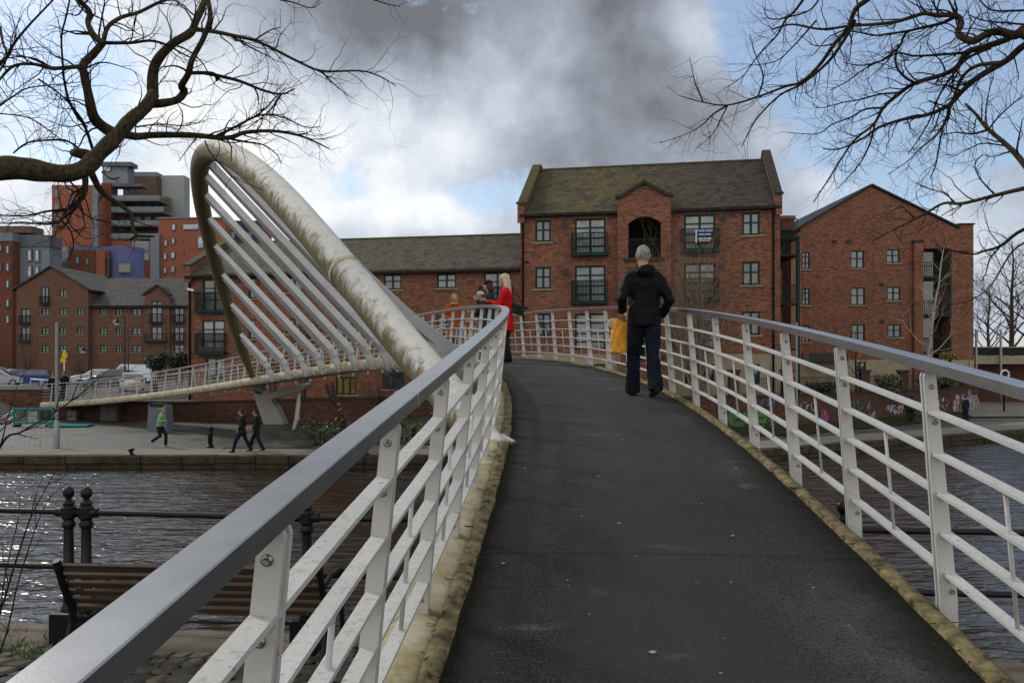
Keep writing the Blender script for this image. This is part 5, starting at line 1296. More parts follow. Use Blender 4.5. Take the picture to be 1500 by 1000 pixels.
hp_ = V((-.235, .13, 1.00)) * (1.8 / 1.75) + V((0, .08, -.08))
Rm = Matrix.Rotation(radians(6), 3, 'Z')
bag = empty('shopping_bag', P_ + Rm @ V((hp_.x, hp_.y, .535)), radians(6), 'crumpled orange plastic carrier bag hanging from the hand of the man in black', 'bag')
mb = MB(); rn = random.Random(4)
def bagpt(u, v):
    a = 2 * pi * u; z = .40 * v
    sq = 1 / max(abs(cos(a)), abs(sin(a))) ** .8
    rx, ry = lerp(.088, .112, min(1, v * 3)) - .012 * v, lerp(.055, .070, min(1, v * 2)) * (1 - .45 * v)
    q = V((rx * cos(a) * sq, ry * sin(a) * sq, z)); k = noise.noise(V((q.x * 14, q.y * 14 + 3, q.z * 11))) * .016
    return V((q.x + k - .03 * (1 - v), q.y + k, z + .012 * noise.noise(V((q.x * 20, 1, 2))) + .02 * sin(2 * a) * v * v))
mb.grid(bagpt, 48, 26); n = 49; mb.f.append(list(range(48))[::-1]); mb.m.append(0)
mb.build('bag_body', bagm, bag, True)
mb = MB()
for y in (-.02, .02): mb.tube([(-.05, y, .39), (-.03, y * .6, .44), (.0, 0, .475), (.03, y * .6, .44), (.05, y, .39)], [(.014, .004)] * 5, 8)
mb.build('handle', bagm, bag, True)
mb = MB(); mb.prism([(-.10, -.012, .30), (-.155, -.005, .33), (-.165, 0, .38), (-.12, .01, .43), (-.02, .012, .43), (-.02, 0, .28)], (0, .03, 0)); mb.build('paper_parcel', CREAMC, bag, bevel=.008)

# woman in red looking at her phone, on the left
P_ = deck_spot(741, 15.6)
rw = person('woman in a long bright red coat with blonde hair, holding a phone', P_, radians(78), 1.70, .0, .03, -.04, None, None, ((-.24, .08, 1.14), (-.13, .33, 1.22), (.3, 0, 1), .6), ((.24, .06, 1.14), (.13, .31, 1.20), (-.3, 0, 1), .6), RED, LEG, SHOE, BLOND, .30, .62, .0115, bulk=.96, coatname='coat')
hb = empty('handbag', P_ + V((.24, -.16, .90)), radians(28), 'black leather handbag on the shoulder of the woman in red', 'bag')
mb = MB(); mb.prism([(-.12, -.035, .05), (.11, -.035, .0), (.14, -.035, .19), (-.10, -.035, .24)], (0, .07, 0)); hbo = mb.build('bag_body', SHOE, hb, bevel=.025)
mb = MB(); mb.tube([(-.10, 0, .24), (-.10, .02, .42), (-.10, .05, .55), (-.02, .02, .42), (.13, 0, .19)], [(.012, .005)] * 5, 8); mb.build('strap', SHOE, hb, True)
Rr = Matrix.Rotation(radians(78), 3, 'Z'); kk = 1.70 / 1.75
ph = empty('mobile_phone', P_ + Rr @ (V((-.01, .43, 1.245)) * kk), radians(78), 'dark phone held in front of the woman in red', 'phone')
mb = MB(); mb.box(-.038, .038, -.07, .07, -.004, .004, Matrix.Rotation(.6, 4, 'X')); mb.build('case', IRON, ph, bevel=.003)
P_ = deck_spot(719, 17.0)
person('person in a black woolly hat and dark coat looking left over the rail', P_, radians(80), 1.66, .03, .04, -.04, None, None, ((-.24, .10, 1.15), (-.10, .30, 1.33), (0, 0, 1), .7), ((.24, .08, 1.15), (.10, .30, 1.30), (0, 0, 1), .7), DKB, NAVY, SHOE, BRH, .10, .62, .013, hat=BLKH)
P_ = deck_spot(708, 17.6)
person('shorter person in a pale grey knitted hat standing at the rail', P_, radians(80), 1.46, .04, .02, -.03, None, None, ((-.22, .12, 1.15), (-.10, .32, 1.22), (0, 0, 1), .6), ((.22, .10, 1.15), (.10, .32, 1.20), (0, 0, 1), .6), DKB, NAVY, SHOE, BRH, .0, .70, .013, hat=WKNIT)
P_ = deck_spot(666, 20.4)
person('young woman in a rust orange coat and mustard scarf walking towards us on the bridge', P_, radians(186), 1.58, .0, .16, -.12, None, None, None, ((.25, -.02, 1.13), (.15, .2, 1.05), (-1, 0, 0), .5), ORG, DENL, SHOE, STRAW, .20, .52, .013, scarf=MUST, headyaw=.25, coatname='coat')
# runner and walkers on the far quay
def far_spot(px, d, z=ZF + .03): return V(((px - 750) / F * d, d, z))
person('runner in a pale green top and black leggings with a ponytail on the far towpath', far_spot(234, 33.6, ZF + .02), radians(-90), 1.62, .10, .24, -.34, (-.095, .24, .56), (.095, .06, .50), ((-.26, -.05, 1.17), (-.20, .18, 1.10), (1, 0, 0), .9), ((.25, .02, 1.15), (.17, .27, 1.20), (-1, 0, 0), .9), GRN, LEG, TRN, STRAW, 0, .93, .015, rfoot_up=.20, ponytail=True, bulk=.92, coatname='running_top')
person('walker in a dark grey hooded coat, left of the pair on the far quay', far_spot(355, 31.55), radians(93), 1.66, .03, .36, -.34, None, None, ((-.25, -.03, 1.13), (-.19, .12, .95), (1, 0, 0), .5), ((.25, -.05, 1.13), (.19, .10, .95), (-1, 0, 0), .5), DKB, NAVY, SHOE, BRH, 0, .80, .015, rfoot_up=.05, hood=True, bulk=1.1)
person('walker in a dark green jacket, right of the pair on the far quay', far_spot(376, 31.9), radians(93), 1.62, .03, -.30, .32, None, None, ((-.25, -.02, 1.13), (-.18, .14, 1.0), (1, 0, 0), .5), ((.25, -.06, 1.13), (.20, .08, .94), (-1, 0, 0), .5), OLIV, LEG, SHOE, BRH, 0, .86, .015, lfoot_up=.05)
person('dark figure walking away beside the graffiti wall', far_spot(1415, 45.3, ZF + .09), radians(20), 1.52, .02, .10, -.08, None, None, None, None, NAVY, NAVY, SHOE, None, 0, .84, .018, hands=False, hat=BLKH, hood=True, bulk=1.1)
pe = dk(59.3, -.35)
person('person in black with brown hair, left of the couple at the far bridge end', dk(59.2, -.75, .0), radians(200), 1.68, 0, .03, -.03, None, None, None, None, BLK, NAVY, SHOE, BRH, .15, .78, .018, hands=False, scarf=CREAMC)
person('taller person in black, right of the couple at the far bridge end', dk(59.25, .0, .0), radians(170), 1.75, 0, .03, -.03, None, None, None, None, BLK, NAVY, SHOE, BRH, 0, .82, .018, hands=False, bulk=1.1)
person('person in blue jeans on the quay behind the bridge rail', far_spot(642, 33.0), radians(90), 1.66, .03, .30, -.28, None, None, None, None, DKB, DENL, TRN, BRH, 0, .82, .018, hands=False)

# ---------------------------------------------------------------- supports under the bridge and street furniture
def base_at(px, py, z): d = z * F / (525 - py); return V(((px - 750) / F * d, d, z))
PIERM = plain('cold grey pier paint', (.13, .14, .17), (.10, .11, .135), .8, .6); CONW = plain('pale support concrete', (.30, .29, .275), (.22, .21, .20), .9, .8, bs=.2)
PLN = plain('stained concrete plinth', (.12, .11, .095), (.055, .05, .045), .8, .9, bs=.4)
p = base_at(235, 633, ZF + .03); d = p.y
sup = empty('bridge_pier', p, radians(-30), 'blue grey slab pier carrying the far ramp of the bridge', 'pier')
mb = MB(); h = dk(50.2, 0).z - .42 - p.z; mb.prism([(-.78, -.22, 0), (.78, -.22, 0), (.66, -.22, h), (-.66, -.22, h)], (0, .44, 0)); mb.build('shaft', PIERM, sup, bevel=.02)
mb = MB(); mb.box(-.5, .5, -.28, .28, h - .1, h + .06); mb.build('bearing', IRON, sup)
yp = V((-11.66, 36.9, 0)); d = 37.0
def yp_(px, py, dd=d): return at(px, py, dd)
ysup = empty('arch_support', V((-11.6, d, ZF)), 0, 'pale Y shaped concrete support with a white steel prop under the arch foot', 'support'); ysup.location = (0, 0, 0)
mb = MB(); mb.prism([yp_(386, 622), yp_(417, 622), yp_(405, 596), yp_(396, 586), yp_(402, 583), yp_(441, 572), yp_(449, 563), yp_(446, 561), yp_(395, 575), yp_(378, 577), yp_(369, 572)], (0, .75, 0)); mb.build('concrete_leg', CONW, ysup, bevel=.03)
mb = MB(); mb.box(yp_(369, 0).x, yp_(383, 0).x, d + .1, d + .6, yp_(0, 573).z, yp_(0, 560).z); mb.build('bearing', CONW, ysup)
mb = MB(); a, b_ = yp_(436, 571), yp_(436, 640); mb.tube([V((a.x, d + .3, a.z)), a.lerp(b_, .3) + V((0, .1, 0)), a.lerp(b_, .62) + V((0, -.2, 0)), V((b_.x, d - 1.2, b_.z))], [.035, .10, .10, .04], 12); pr = mb.build('steel_prop', WHITEP, ysup, True)
mb = MB(); mb.box(b_.x - .22, b_.x + .22, d - 1.45, d - .95, b_.z - .05, b_.z + .02); mb.build('base_plate', WHITEP, pr)
mb = MB(); zt = yp_(0, 622).z
mb.add([V((yp_(384, 0).x, d - .05, zt)), V((yp_(420, 0).x, d - .05, zt)), V((yp_(420, 0).x, d + .9, zt)), V((yp_(384, 0).x, d + .9, zt)), V((yp_(378, 0).x - .3, 33.2, ZF + .03)), V((yp_(478, 0).x + .2, 33.2, ZF + .03)), V((yp_(470, 0).x, d + .9, ZF)), V((yp_(384, 0).x, d + .9, ZF))],
       [(0, 1, 2, 3), (4, 5, 1, 0), (5, 6, 2, 1), (7, 4, 0, 3), (6, 7, 3, 2)]); mb.build('plinth', PLN, ysup)
GRB = plain('faded blue graffiti', (.07, .10, .14), (.05, .07, .10), 6, .8)
rn = random.Random(9); mb = MB(); pts = []
zA, zB = ZF + .5, zt - .1
for i in range(30):
    t = i / 29; q = (.35 + .3 * sin(i * 1.9)); x = lerp(yp_(392, 0).x, yp_(428, 0).x, t); y = lerp(33.2, d - .05, q); z = lerp(ZF + .03, zt, q)
    pts.append((x, y - .03, z + .04))
mb.tube(pts, .010, 4); mb.build('graffiti', GRB, ysup)

def bollard(px, py, label, top=False):
    p = base_at(px, py, ZF + .02); mb = MB()
    mb.lathe([(.14, 0), (.14, .08), (.10, .11), (.095, .5), (.12, .53), (.12, .57), (.095, .60), (.09, .72), (.115, .74), (.12, .80), (.10, .85), (.06, .88)], p, 16)
    o = tag(mb.build('bollard', IRON, None, .7), label, 'bollard', 'black bollards on the far quay'); return o
bollard(308, 655, 'black iron bollard on the setts left of the two walkers'); bollard(503, 641, 'black iron bollard at the edge of the planted bank'); bollard(606, 655, 'black iron bollard on the quay behind the bridge rail, rightmost')
def cleat(px, py, label):
    p = base_at(px, py, ZF + .035); mb = MB(); mb.lathe([(.16, 0), (.15, .03), (.08, .06), (.07, .14), (.13, .19), (.14, .23), (.08, .26)], p, 14)
    tag(mb.build('mooring_cleat', IRON, None, .7), label, 'mooring cleat', 'mooring cleats on the quay edge')
cleat(192, 666, 'small black mooring cleat on the quay edge below the runner'); cleat(536, 665, 'small black mooring cleat on the quay edge below the planted bank')
# tall grey column by the water
GALV = plain('galvanised pole', (.25, .26, .28), (.18, .19, .21), 3, .5, .3)
p = base_at(83, 655, ZF + .02); lp = empty('lamp_column', p, 0, 'tall thin grey lamp column standing on the far quay at the left', 'lamp post')
hh = (655 - 472) / F * p.y; mb = MB(); mb.tube([(0, 0, 0), (0, 0, 1.0)], .115, 14); mb.tube([(0, 0, 1.0), (0, 0, 1.12)], [.115, .075], 14); mb.build('base', GALV, lp, .6)
mb = MB(); mb.tube([(0, 0, 1.12), (0, 0, hh)], [.075, .055], 12); mb.build('shaft', GALV, lp, .8)
p = base_at(1167, 636, ZF + .05); lp = empty('lamp_column', p, 0, 'slim pale grey column in front of the graffiti wall', 'lamp post')
mb = MB(); mb.tube([(0, 0, 0), (0, 0, 1.2)], .075, 12); mb.build('base', GALV, lp, .6); mb = MB(); mb.tube([(0, 0, 1.2), (0, 0, (636 - 472) / F * p.y)], [.05, .045], 10); mb.build('shaft', GALV, lp, .8)
# heritage street lamps in front of the far flats
def street_lamp(px, pyt, d, label, arm=-1):
    x = (px - 750) / F * d; zt = (525 - pyt) / F * d
    r = empty('street_lamp', (x, d, ZU), 0, label, 'street lamp', 'black street lamps by the car park'); H = zt - ZU
    mb = MB(); mb.lathe([(.10, 0), (.10, .9), (.06, 1.0), (.045, H)], (0, 0, 0), 10); mb.build('post', IRON, r, .7)
    mb = MB(); mb.tube([(0, 0, H - .1), (arm * .2, 0, H + .1), (arm * .55, 0, H + .05), (arm * .62, 0, H - .15)], .035, 8); mb.build('arm', IRON, r, True)
    mb = MB(); mb.lathe([(.30, 0), (.30, .04), (.16, .2), (.07, .3)], (arm * .62, 0, H - .42), 14); hd_ = mb.build('hood', IRON, r, .7)
    mb = MB(); mb.sph((arm * .62, 0, H - .46), (.22, .22, .16), 12, 8); mb.build('lamp_globe', SWHT, hd_, True)
street_lamp(183, 465, 62, 'taller black hooked street lamp before the far flats'); street_lamp(134, 506, 62, 'shorter black street lamp left of the taller one')
# yellow parking signs
p = at(94, 590, 50.5); sp_ = empty('parking_sign', V((p.x, p.y, ZU)), 0, 'two square yellow notices on a thin white post behind the far bridge end', 'sign')
mb = MB(); mb.tube([(0, 0, 0), (0, 0, (590 - 519) / F * 50.5 - 0)], .035, 8); mb.build('post', SWHT, sp_, True)
YEL = plain('sign yellow', (.62, .36, .02), (.5, .28, .015), 2, .5)
for dx, t, b_ in ((.06, 517, 524), (-.03, 524, 531)):
    z1_, z0_ = (525 - t) / F * 50.5 - ZU, (525 - b_) / F * 50.5 - ZU; mb = MB(); mb.box(dx - .17, dx + .17, -.06, -.04, z0_ + .02, z1_); mb.build('sign_plate', YEL, sp_)
# teal works barrier and a fallen panel
TEA = plain('teal plastic', (.015, .17, .18), (.01, .12, .13), 2, .4)
pb = base_at(49, 624, ZF + .08); wbr = empty('barrier', pb, radians(6), 'teal plastic works barrier standing at the foot of the steps', 'barrier')
bw = 56 / F * pb.y; mb = MB(); hh = 1.0
mb.box(-bw / 2, bw / 2, -.04, .04, hh - .14, hh); mb.box(-bw / 2, bw / 2, -.04, .04, .12, .24)
for i in range(7): x = lerp(-bw / 2, bw / 2 - .09, i / 6); mb.box(x, x + (.10 if i in (0, 6) else .05), -.035, .035, .24, hh - .14)
mb.build('frame', TEA, wbr, bevel=.015); mb = MB(); mb.box(-.28, .22, -.05, -.036, .28, hh - .18); mb.build('notice', plain('pale notice', (.25, .27, .28), None, 4, .6), wbr)
for x in (-bw / 2 + .2, bw / 2 - .2): mb = MB(); mb.box(x - .09, x + .09, -.3, .3, 0, .10); mb.build('foot', IRON, wbr)
pb = base_at(105, 624, ZF + .09); mb = MB(); mb.box(-1.0, 1.0, -.55, .55, 0, .09, Matrix.Translation(pb) @ Matrix.Rotation(.12, 4, 'Z')); tag(mb.build('barrier', TEA, None, bevel=.02), 'teal plastic barrier panel lying flat on the setts', 'barrier')
# cabinets by the wall
def cabinet(px0, px1, pyt, pyb, label, m, dp=.5):
    y = poly_at(WALL, ((px0 + px1) / 2 - 750) / F * 46) - .65; a, b_ = at(px0, pyb, y), at(px1, pyt, y); r = empty('utility_cabinet', V(((a.x + b_.x) / 2, y, a.z)), 0, label, 'cabinet')
    w_, h_ = (b_.x - a.x) / 2, b_.z - a.z; mb = MB(); mb.box(-w_, w_, 0, dp, 0, h_); mb.build('case', m, r, bevel=.02); mb = MB(); mb.box(-w_ - .04, w_ + .04, -.04, dp, h_ + .003, h_ + .06); mb.build('lid', m, r)
    for s_ in (-1, 1): mb = MB(); mb.box(min(0, s_ * (w_ - .04)) + .015, max(0, s_ * (w_ - .04)) - .015, -.02, -.001, .06, h_ - .06); mb.build('door', m, r)
    return r
cabinet(147, 172, 592, 617, 'grey double door utility cabinet under the far ramp', plain('cabinet grey', (.14, .135, .12), (.09, .088, .08), 1.5, .7))
cabinet(98, 112, 603, 618, 'small pale box leaning under the far end of the ramp', plain('cabinet pale', (.22, .22, .21), (.15, .15, .15), 1.5, .7))
# steps with white handrails at the far left
st = empty('stone_steps', at(0, 625, 45), 0, 'stone steps climbing to the left of the retaining wall with four white handrails', 'steps'); st.location = (0, 0, 0)
mb = MB(); q = at(23, 620, 45)
for i in range(11): mb.box(q.x - 6 - 0, q.x - .1 - i * .30, 44.6, 47.9, ZF, ZF + .13 * (i + 1))
mb.build('treads', CONC, st)
for k_ in range(4):
    mb = MB(); a = at(23, 598 + 9.5 * k_, 44.8); mb.tube([a, a + V((-.85, 0, -.60))] if k_ == 0 else [a, a + V((-1.3, 0, -.85))], .035, 8); mb.build('handrail', SWHT, st, True)
# white rail on the car park edge
wrl = empty('car_park_rail', (-31.5, 50, ZU), 0, 'low white and grey rail along the car park edge above the wall', 'railing'); wrl.location = (0, 0, 0)
a, b_ = at(45, 555, 51.2), at(75, 557, 51.2); mb = MB(); mb.tube([a, b_], .05, 8); mb.build('top_rail', SWHT, wrl, True)
for px in (-20, 5, 28, 45, 60, 75): a = at(px, 566, 51.2); mb = MB(); mb.tube([a + V((0, 0, -.5)), a + V((0, 0, .42 if px > 40 else .1))], .045, 8); mb.build('post', GALV, wrl, True)
a, b_ = at(-20, 565, 51.2), at(75, 565, 51.2); mb = MB(); mb.tube([a, b_], .04, 8); mb.build('lower_rail', GALV, wrl, True)

# ---------------------------------------------------------------- parked cars
CARG = glass('car glass', (.012, .014, .016), .05); TYRE = plain('tyre rubber', (.012, .012, .012), None, 9, .8); RIM = plain('wheel rim', (.30, .30, .32), None, 9, .35, .8)
HEAD = plain('headlight', (.55, .56, .58), None, 9, .15); TAIL = plain('tail light', (.40, .015, .012), None, 9, .25)
def carpaint(n, c): m, nt, b = nodes(n); b.inputs['Base Color'].default_value = tuple(c) + (1,); b.inputs['Roughness'].default_value = .28; b.inputs['Metallic'].default_value = .25; b.inputs['Coat Weight'].default_value = .6; return m
def car(name, label, loc, rz, paint, Lc=4.1, Wc=1.75, Hc=1.47, van=False, lights=True):
    """x points to the bonnet; body, glass, wheels (> rim), lights, bumper, plates"""
    r = empty(name, loc, rz, label, 'van' if van else 'car', 'cars parked behind the wall'); h = Lc / 2
    if van: prof = [(-h, .45), (-h, 1.75), (-h + .15, 1.92), (h - 1.45, 1.95), (h - .75, 1.15), (h - .1, .98), (h, .7), (h, .3), (-h, .3)]
    else: prof = [(-h, .42), (-h + .02, .78), (-h + .12, .95), (h - 1.15, .96), (h - .45, .86), (h - .06, .70), (h, .5), (h - .02, .28), (-h + .05, .26)]
    def slab(pr, w0, taper, name, m, par, bev):
        mb = MB(); n = len(pr); secs = [(-1, .86), (-.86, 1), (.86, 1), (1, .86)]
        zc = .6
        for s_, k_ in secs:
            for x, z in pr:
                tz = max(0, (z - .85)) * taper
                mb.v.append((x * (1 - .02 * (1 - k_) * 8), s_ * (w0 - tz), zc + (z - zc) * (1 - .06 * (1 - k_) * 5)))
        for i in range(3):
            for j in range(n): mb.f.append([i * n + j, i * n + (j + 1) % n, (i + 1) * n + (j + 1) % n, (i + 1) * n + j]); mb.m.append(0)
        mb.f += [list(range(n)), list(range(4 * n - 1, 3 * n - 1, -1))]; mb.m += [0, 0]
        return mb.build(name, m, par, .6, bevel=bev)
    body = slab(prof, Wc / 2, .12 if van else .0, 'body', paint, r, .03)
    if not van:
        cab = [(-h + .10, .93), (-h + .35, 1.38), (-h + .75, Hc), (h - 2.2, Hc), (h - 1.75, Hc - .06), (h - 1.0, .94)]
        slab(cab, Wc / 2 - .05, .28, 'cabin', paint, r, .03)
        def side(pts, s_):
            return [V((x, s_ * (Wc / 2 - .05 + .006 - max(0, z - .85) * .28), z)) for x, z in pts]
        for s_ in (-1, 1):
            for pts in ([(-h + .42, 1.0), (-h + .62, 1.36), (-h + 1.30, Hc - .08), (-h + 1.30, 1.0)], [(-h + 1.40, 1.0), (-h + 1.40, Hc - .08), (h - 1.95, Hc - .10), (h - 1.32, 1.0)]):
                mb = MB(); q = side(pts, s_); mb.prism(q, V((0, s_ * .006, 0))); mb.build('side_window', CARG, r)
        for (xa, za), (xb, zb) in (((h - 1.08, .98), (h - 1.78, Hc - .07)), ((-h + .12, 1.0), (-h + .34, 1.36))):
            sg = 1 if xa > 0 else -1; wA, wB = Wc / 2 - .16, Wc / 2 - .27
            mb = MB(); o_ = V((.022 * sg, 0, .022)); mb.prism([V((xa, -wA, za)) + o_, V((xa, wA, za)) + o_, V((xb, wB, zb)) + o_, V((xb, -wB, zb)) + o_], V((.004 * sg, 0, .004))); mb.build('windscreen' if xa > 0 else 'rear_window', CARG, r)
    else:
        mb = MB(); o_ = V((.03, 0, .03)); mb.prism([V((h - .80, -Wc / 2 + .16, 1.2)) + o_, V((h - .80, Wc / 2 - .16, 1.2)) + o_, V((h - 1.40, Wc / 2 - .28, 1.86)) + o_, V((h - 1.40, -Wc / 2 + .28, 1.86)) + o_], V((.004, 0, .004))); mb.build('windscreen', CARG, r)
        for s_ in (-1, 1): mb = MB(); mb.prism([V((h - 2.1, s_ * (Wc / 2 - .028), 1.15)), V((h - 1.05, s_ * (Wc / 2 - .028), 1.15)), V((h - 1.5, s_ * (Wc / 2 - .105), 1.75)), V((h - 2.1, s_ * (Wc / 2 - .105), 1.75))], V((0, s_ * .01, 0))); mb.build('side_window', CARG, r)
    for s_ in (-1, 1):
        for x in (h - .82, -h + .78):
            Mw = Matrix.Translation((x, s_ * (Wc / 2 - .10), .31)) @ Matrix.Rotation(pi / 2, 4, 'X')
            mb = MB(); mb.lathe([(.20, -.11), (.29, -.11), (.31, -.08), (.31, .08), (.29, .11), (.20, .11)], n=20, M=Mw); w_ = mb.build('wheel', TYRE, r, .7)
            mb = MB(); mb.lathe([(.21, -.115), (.20, -.10), (.04, -.09), (.03, .09), (.20, .10), (.21, .115)], n=18, M=Mw); mb.build('rim', RIM, w_, .7)
        mb = MB(); mb.sph((h - .10, s_ * (Wc / 2 - .26), .70), (.10, .17, .075), 10, 8); mb.build('headlight', HEAD, r, True)
        mb = MB(); mb.sph((-h + .05, s_ * (Wc / 2 - .18), .86), (.07, .12, .11), 10, 8); mb.build('tail_light', TAIL, r, True)
        mb = MB(); mb.sph((h - 1.35, s_ * (Wc / 2 + .05), 1.02), (.06, .10, .07), 8, 6); mb.build('wing_mirror', paint, r, True)
    mb = MB(); mb.box(-.02, .02, -.26, .26, -.055, .055, Matrix.Translation((h + .01, 0, .45))); mb.build('number_plate', SWHT, r); mb = MB(); mb.box(-.02, .02, -.26, .26, -.055, .055, Matrix.Translation((-h - .0, 0, .62))); mb.build('number_plate', YEL, r)
    mb = MB(); mb.box(-.03, .03, -.55, .55, -.06, .06, Matrix.Translation((h - .015, 0, .60))); mb.build('grille', IRON, r)
    return r
def cp_(px, d): return V(((px - 750) / F * d, d, ZU + .01))
car('parked_car', 'blue hatchback facing left in the car park', cp_(40, 76), radians(205), carpaint('car blue', (.012, .03, .16)))
car('parked_car', 'pale silver car cut by the left edge of the view', cp_(0, 75), radians(20), carpaint('car pale silver', (.30, .33, .40)))
car('parked_car', 'blue grey estate car behind the silver one', cp_(4, 88), radians(10), carpaint('car blue grey', (.11, .14, .20)), 4.5, 1.8, 1.6)
car('parked_car', 'dark saloon with red tail lights behind the blue hatchback', cp_(22, 84), radians(130), carpaint('car near black', (.014, .014, .018)))
car('parked_car', 'white car partly behind the ramp of the bridge', cp_(137, 80), radians(215), carpaint('car white', (.52, .53, .54)))
car('parked_car', 'grey green car between the white and the black ones', cp_(150, 73), radians(240), carpaint('car grey', (.10, .115, .115)))
car('parked_car', 'black car to the left of the white van', cp_(164, 80), radians(190), carpaint('car black', (.008, .008, .009)))
car('parked_van', 'pale blue white panel van behind the bridge ramp', cp_(193, 82), radians(185), carpaint('van white', (.40, .45, .54)), 4.6, 1.85, 1.95, True)
car('parked_car', 'silver white car with its red tail light towards us in front of the van', cp_(194, 62), radians(115), carpaint('car silver', (.42, .43, .45)), 3.8)

# ---------------------------------------------------------------- right hand background: overbridge, life ring
ob_ = empty('road_bridge', at(1470, 500, 62), 0, 'concrete road bridge with a dark parapet panel at the far right', 'bridge'); ob_.location = (0, 0, 0)
a = lambda px, py, d=62: at(px, py, d)
mb = MB(); mb.box(a(1426, 0).x, a(1700, 0).x, 62, 70, a(0, 533).z, a(0, 521).z); mb.build('deck_edge', CREAM, ob_)
mb = MB(); mb.box(a(1428, 0).x, a(1700, 0).x, 62.2, 62.5, a(0, 521).z + .01, a(0, 509).z); mb.build('parapet', plain('dark parapet', (.02, .021, .022), None, 2, .7), ob_)
mb = MB(); mb.box(a(1428, 0).x, a(1700, 0).x, 62.1, 62.6, a(0, 509).z + .003, a(0, 507.5).z); mb.build('parapet_rail', GALV, ob_)
mb = MB(); mb.box(a(1415, 0).x, a(1700, 0).x, 63.2, 69, ZF, a(0, 533).z); mb.build('abutment', BRW, ob_)
mb = MB(); mb.box(a(1429, 0).x, a(1470, 0).x, 66, 66.4, a(0, 489).z, a(0, 483).z); mb.build('sign_beam', COPE, ob_)
for px in (1430, 1466): mb = MB(); q = a(px, 483, 61.8); mb.tube([V((q.x, q.y, ZF)), q], .09, 10); mb.build('post', GALV, ob_, True)
p = at(1472, 548, 54); lr = empty('life_ring', p, 0, 'white life ring hanging on a dark post near the right edge', 'life ring'); mb = MB()
mb.tube([(.27 * cos(2 * pi * i / 20), 0, .27 * sin(2 * pi * i / 20)) for i in range(21)], .06, 8); mb.build('ring', SWHT, lr, True)
mb = MB(); mb.tube([(0, .1, ZF - p.z + .1), (0, .1, .35)], .06, 8); mb.build('post', IRON, lr, True)
# ---------------------------------------------------------------- trees and plants
BARK = bark('dark ridged bark', (.105, .082, .056), (.018, .014, .010), (.075, .072, .022), (1.6, 1, 1), 16)
TWIG = plain('dark twig bark', (.020, .016, .014), (.010, .008, .007), 8, .9)
PALEB = bark('pale birch bark', (.42, .37, .30), (.14, .11, .09), None, (3, 3, .8), 5); DRYTW = plain('dry buff twigs', (.26, .20, .145), (.12, .09, .068), 6, .9); BRTW = plain('brown twigs', (.070, .050, .038), (.03, .022, .017), 6, .9)
def rdir(rn): 
    v = V((rn.gauss(0, 1), rn.gauss(0, 1), rn.gauss(0, 1))); return v.normalized()
def twig(mb, p, d, ln, r, lev, rn, n=6, droop=0., kids_=3, wig=.28, ang=(28, 62), up=0., sides=(3, 4, 5, 6)):
    pts = [p]; rad = [r]; d = d.normalized(); st = ln / n; dirs = []
    for i in range(n):
        d = (d + rdir(rn) * wig + V((0, 0, up - droop)) * .12).normalized(); p = p + d * st; pts.append(p); dirs.append(d); rad.append(r * (1 - .82 * (i + 1) / n))
    mb.tube(pts, rad, sides[min(lev, 3)], False)
    if lev > 0:
        for k in range(kids_):
            i = rn.randint(max(0, n // 5), n - 1) if rn.random() < .85 else n - 1
            ax = dirs[i].cross(rdir(rn)); 
            if ax.length < .05: continue
            q = Matrix.Rotation(radians(rn.uniform(*ang)), 3, ax.normalized()) @ dirs[i]
            twig(mb, pts[i + 1], q, ln * rn.uniform(.36, .68), max(rad[i + 1] * .62, r * .28), lev - 1, rn, max(4, n - 1), droop, kids_, wig, ang, up, sides)
def spline(pts, sub=4):
    out = []; n = len(pts)
    for i in range(n - 1):
        p0, p1, p2, p3 = pts[max(0, i - 1)], pts[i], pts[i + 1], pts[min(n - 1, i + 2)]
        for k in range(sub):
            t = k / sub
            out.append([.5 * (2 * b + (c - a) * t + (2 * a - 5 * b + 4 * c - e) * t * t + (3 * b - a - 3 * c + e) * t ** 3) for a, b, c, e in zip(p0, p1, p2, p3)])
    out.append(list(pts[-1])); return out
def limb(trunk, crown, pts, r0, r1, d0, d1, rn, tw=8, tl=(.25, .7), knob=0, lev=2, up=.2, droop=0, tw0=.1):
    """a limb through (px, py) as photographed, receding from d0 to d1; side twigs spring from it"""
    sp_ = spline([tuple(p) for p in pts], 5); n = len(sp_); P = []; R = []
    for i, q in enumerate(sp_):
        t = i / (n - 1); d = lerp(d0, d1, t) + .12 * sin(t * 5 + r0); v = at(q[0], q[1], d); r = lerp(r0, r1, t ** .8) * d / F
        P.append(v); R.append(r * (1 + knob * noise.noise(v * 6)))
    (trunk if r0 > 3.2 else crown).tube(P, R, 12 if r0 > 6 else 8 if r0 > 2.5 else 5, True)
    for k in range(tw):
        t = lerp(tw0, 1, (k + rn.random()) / tw); i = min(n - 2, max(1, int(t * (n - 1)))); dr = (P[i + 1] - P[i - 1]).normalized(); ax = dr.cross(rdir(rn))
        if ax.length < .05: continue
        q = Matrix.Rotation(radians(rn.uniform(25, 75)), 3, ax.normalized()) @ dr; q.y *= .6
        twig(crown, P[i], q, rn.uniform(*tl), max(R[i] * .42, .0030) if R[i] < .03 else .011 * rn.uniform(.6, 1), lev, rn, 7, droop, rn.choice((2, 2, 3)), .42, (30, 75), up)
    return P, R
rn = random.Random(31)
tl_ = empty('bare_tree', (-7.6, 4.6, ZN), 0, 'gnarled leafless tree whose mossy limb reaches in from the left above the arch', 'tree'); tl_.location = (0, 0, 0)
tk, cr = MB(), MB()
LM = [(-150, 300), (-60, 262), (0, 247), (34, 247), (68, 252), (99, 254), (126, 245), (146, 224), (170, 200), (190, 177), (212, 158), (224, 139)]
P0, R0 = limb(tk, cr, LM, 20, 8, 6.6, 8.0, rn, 10, (.3, .8), .22)
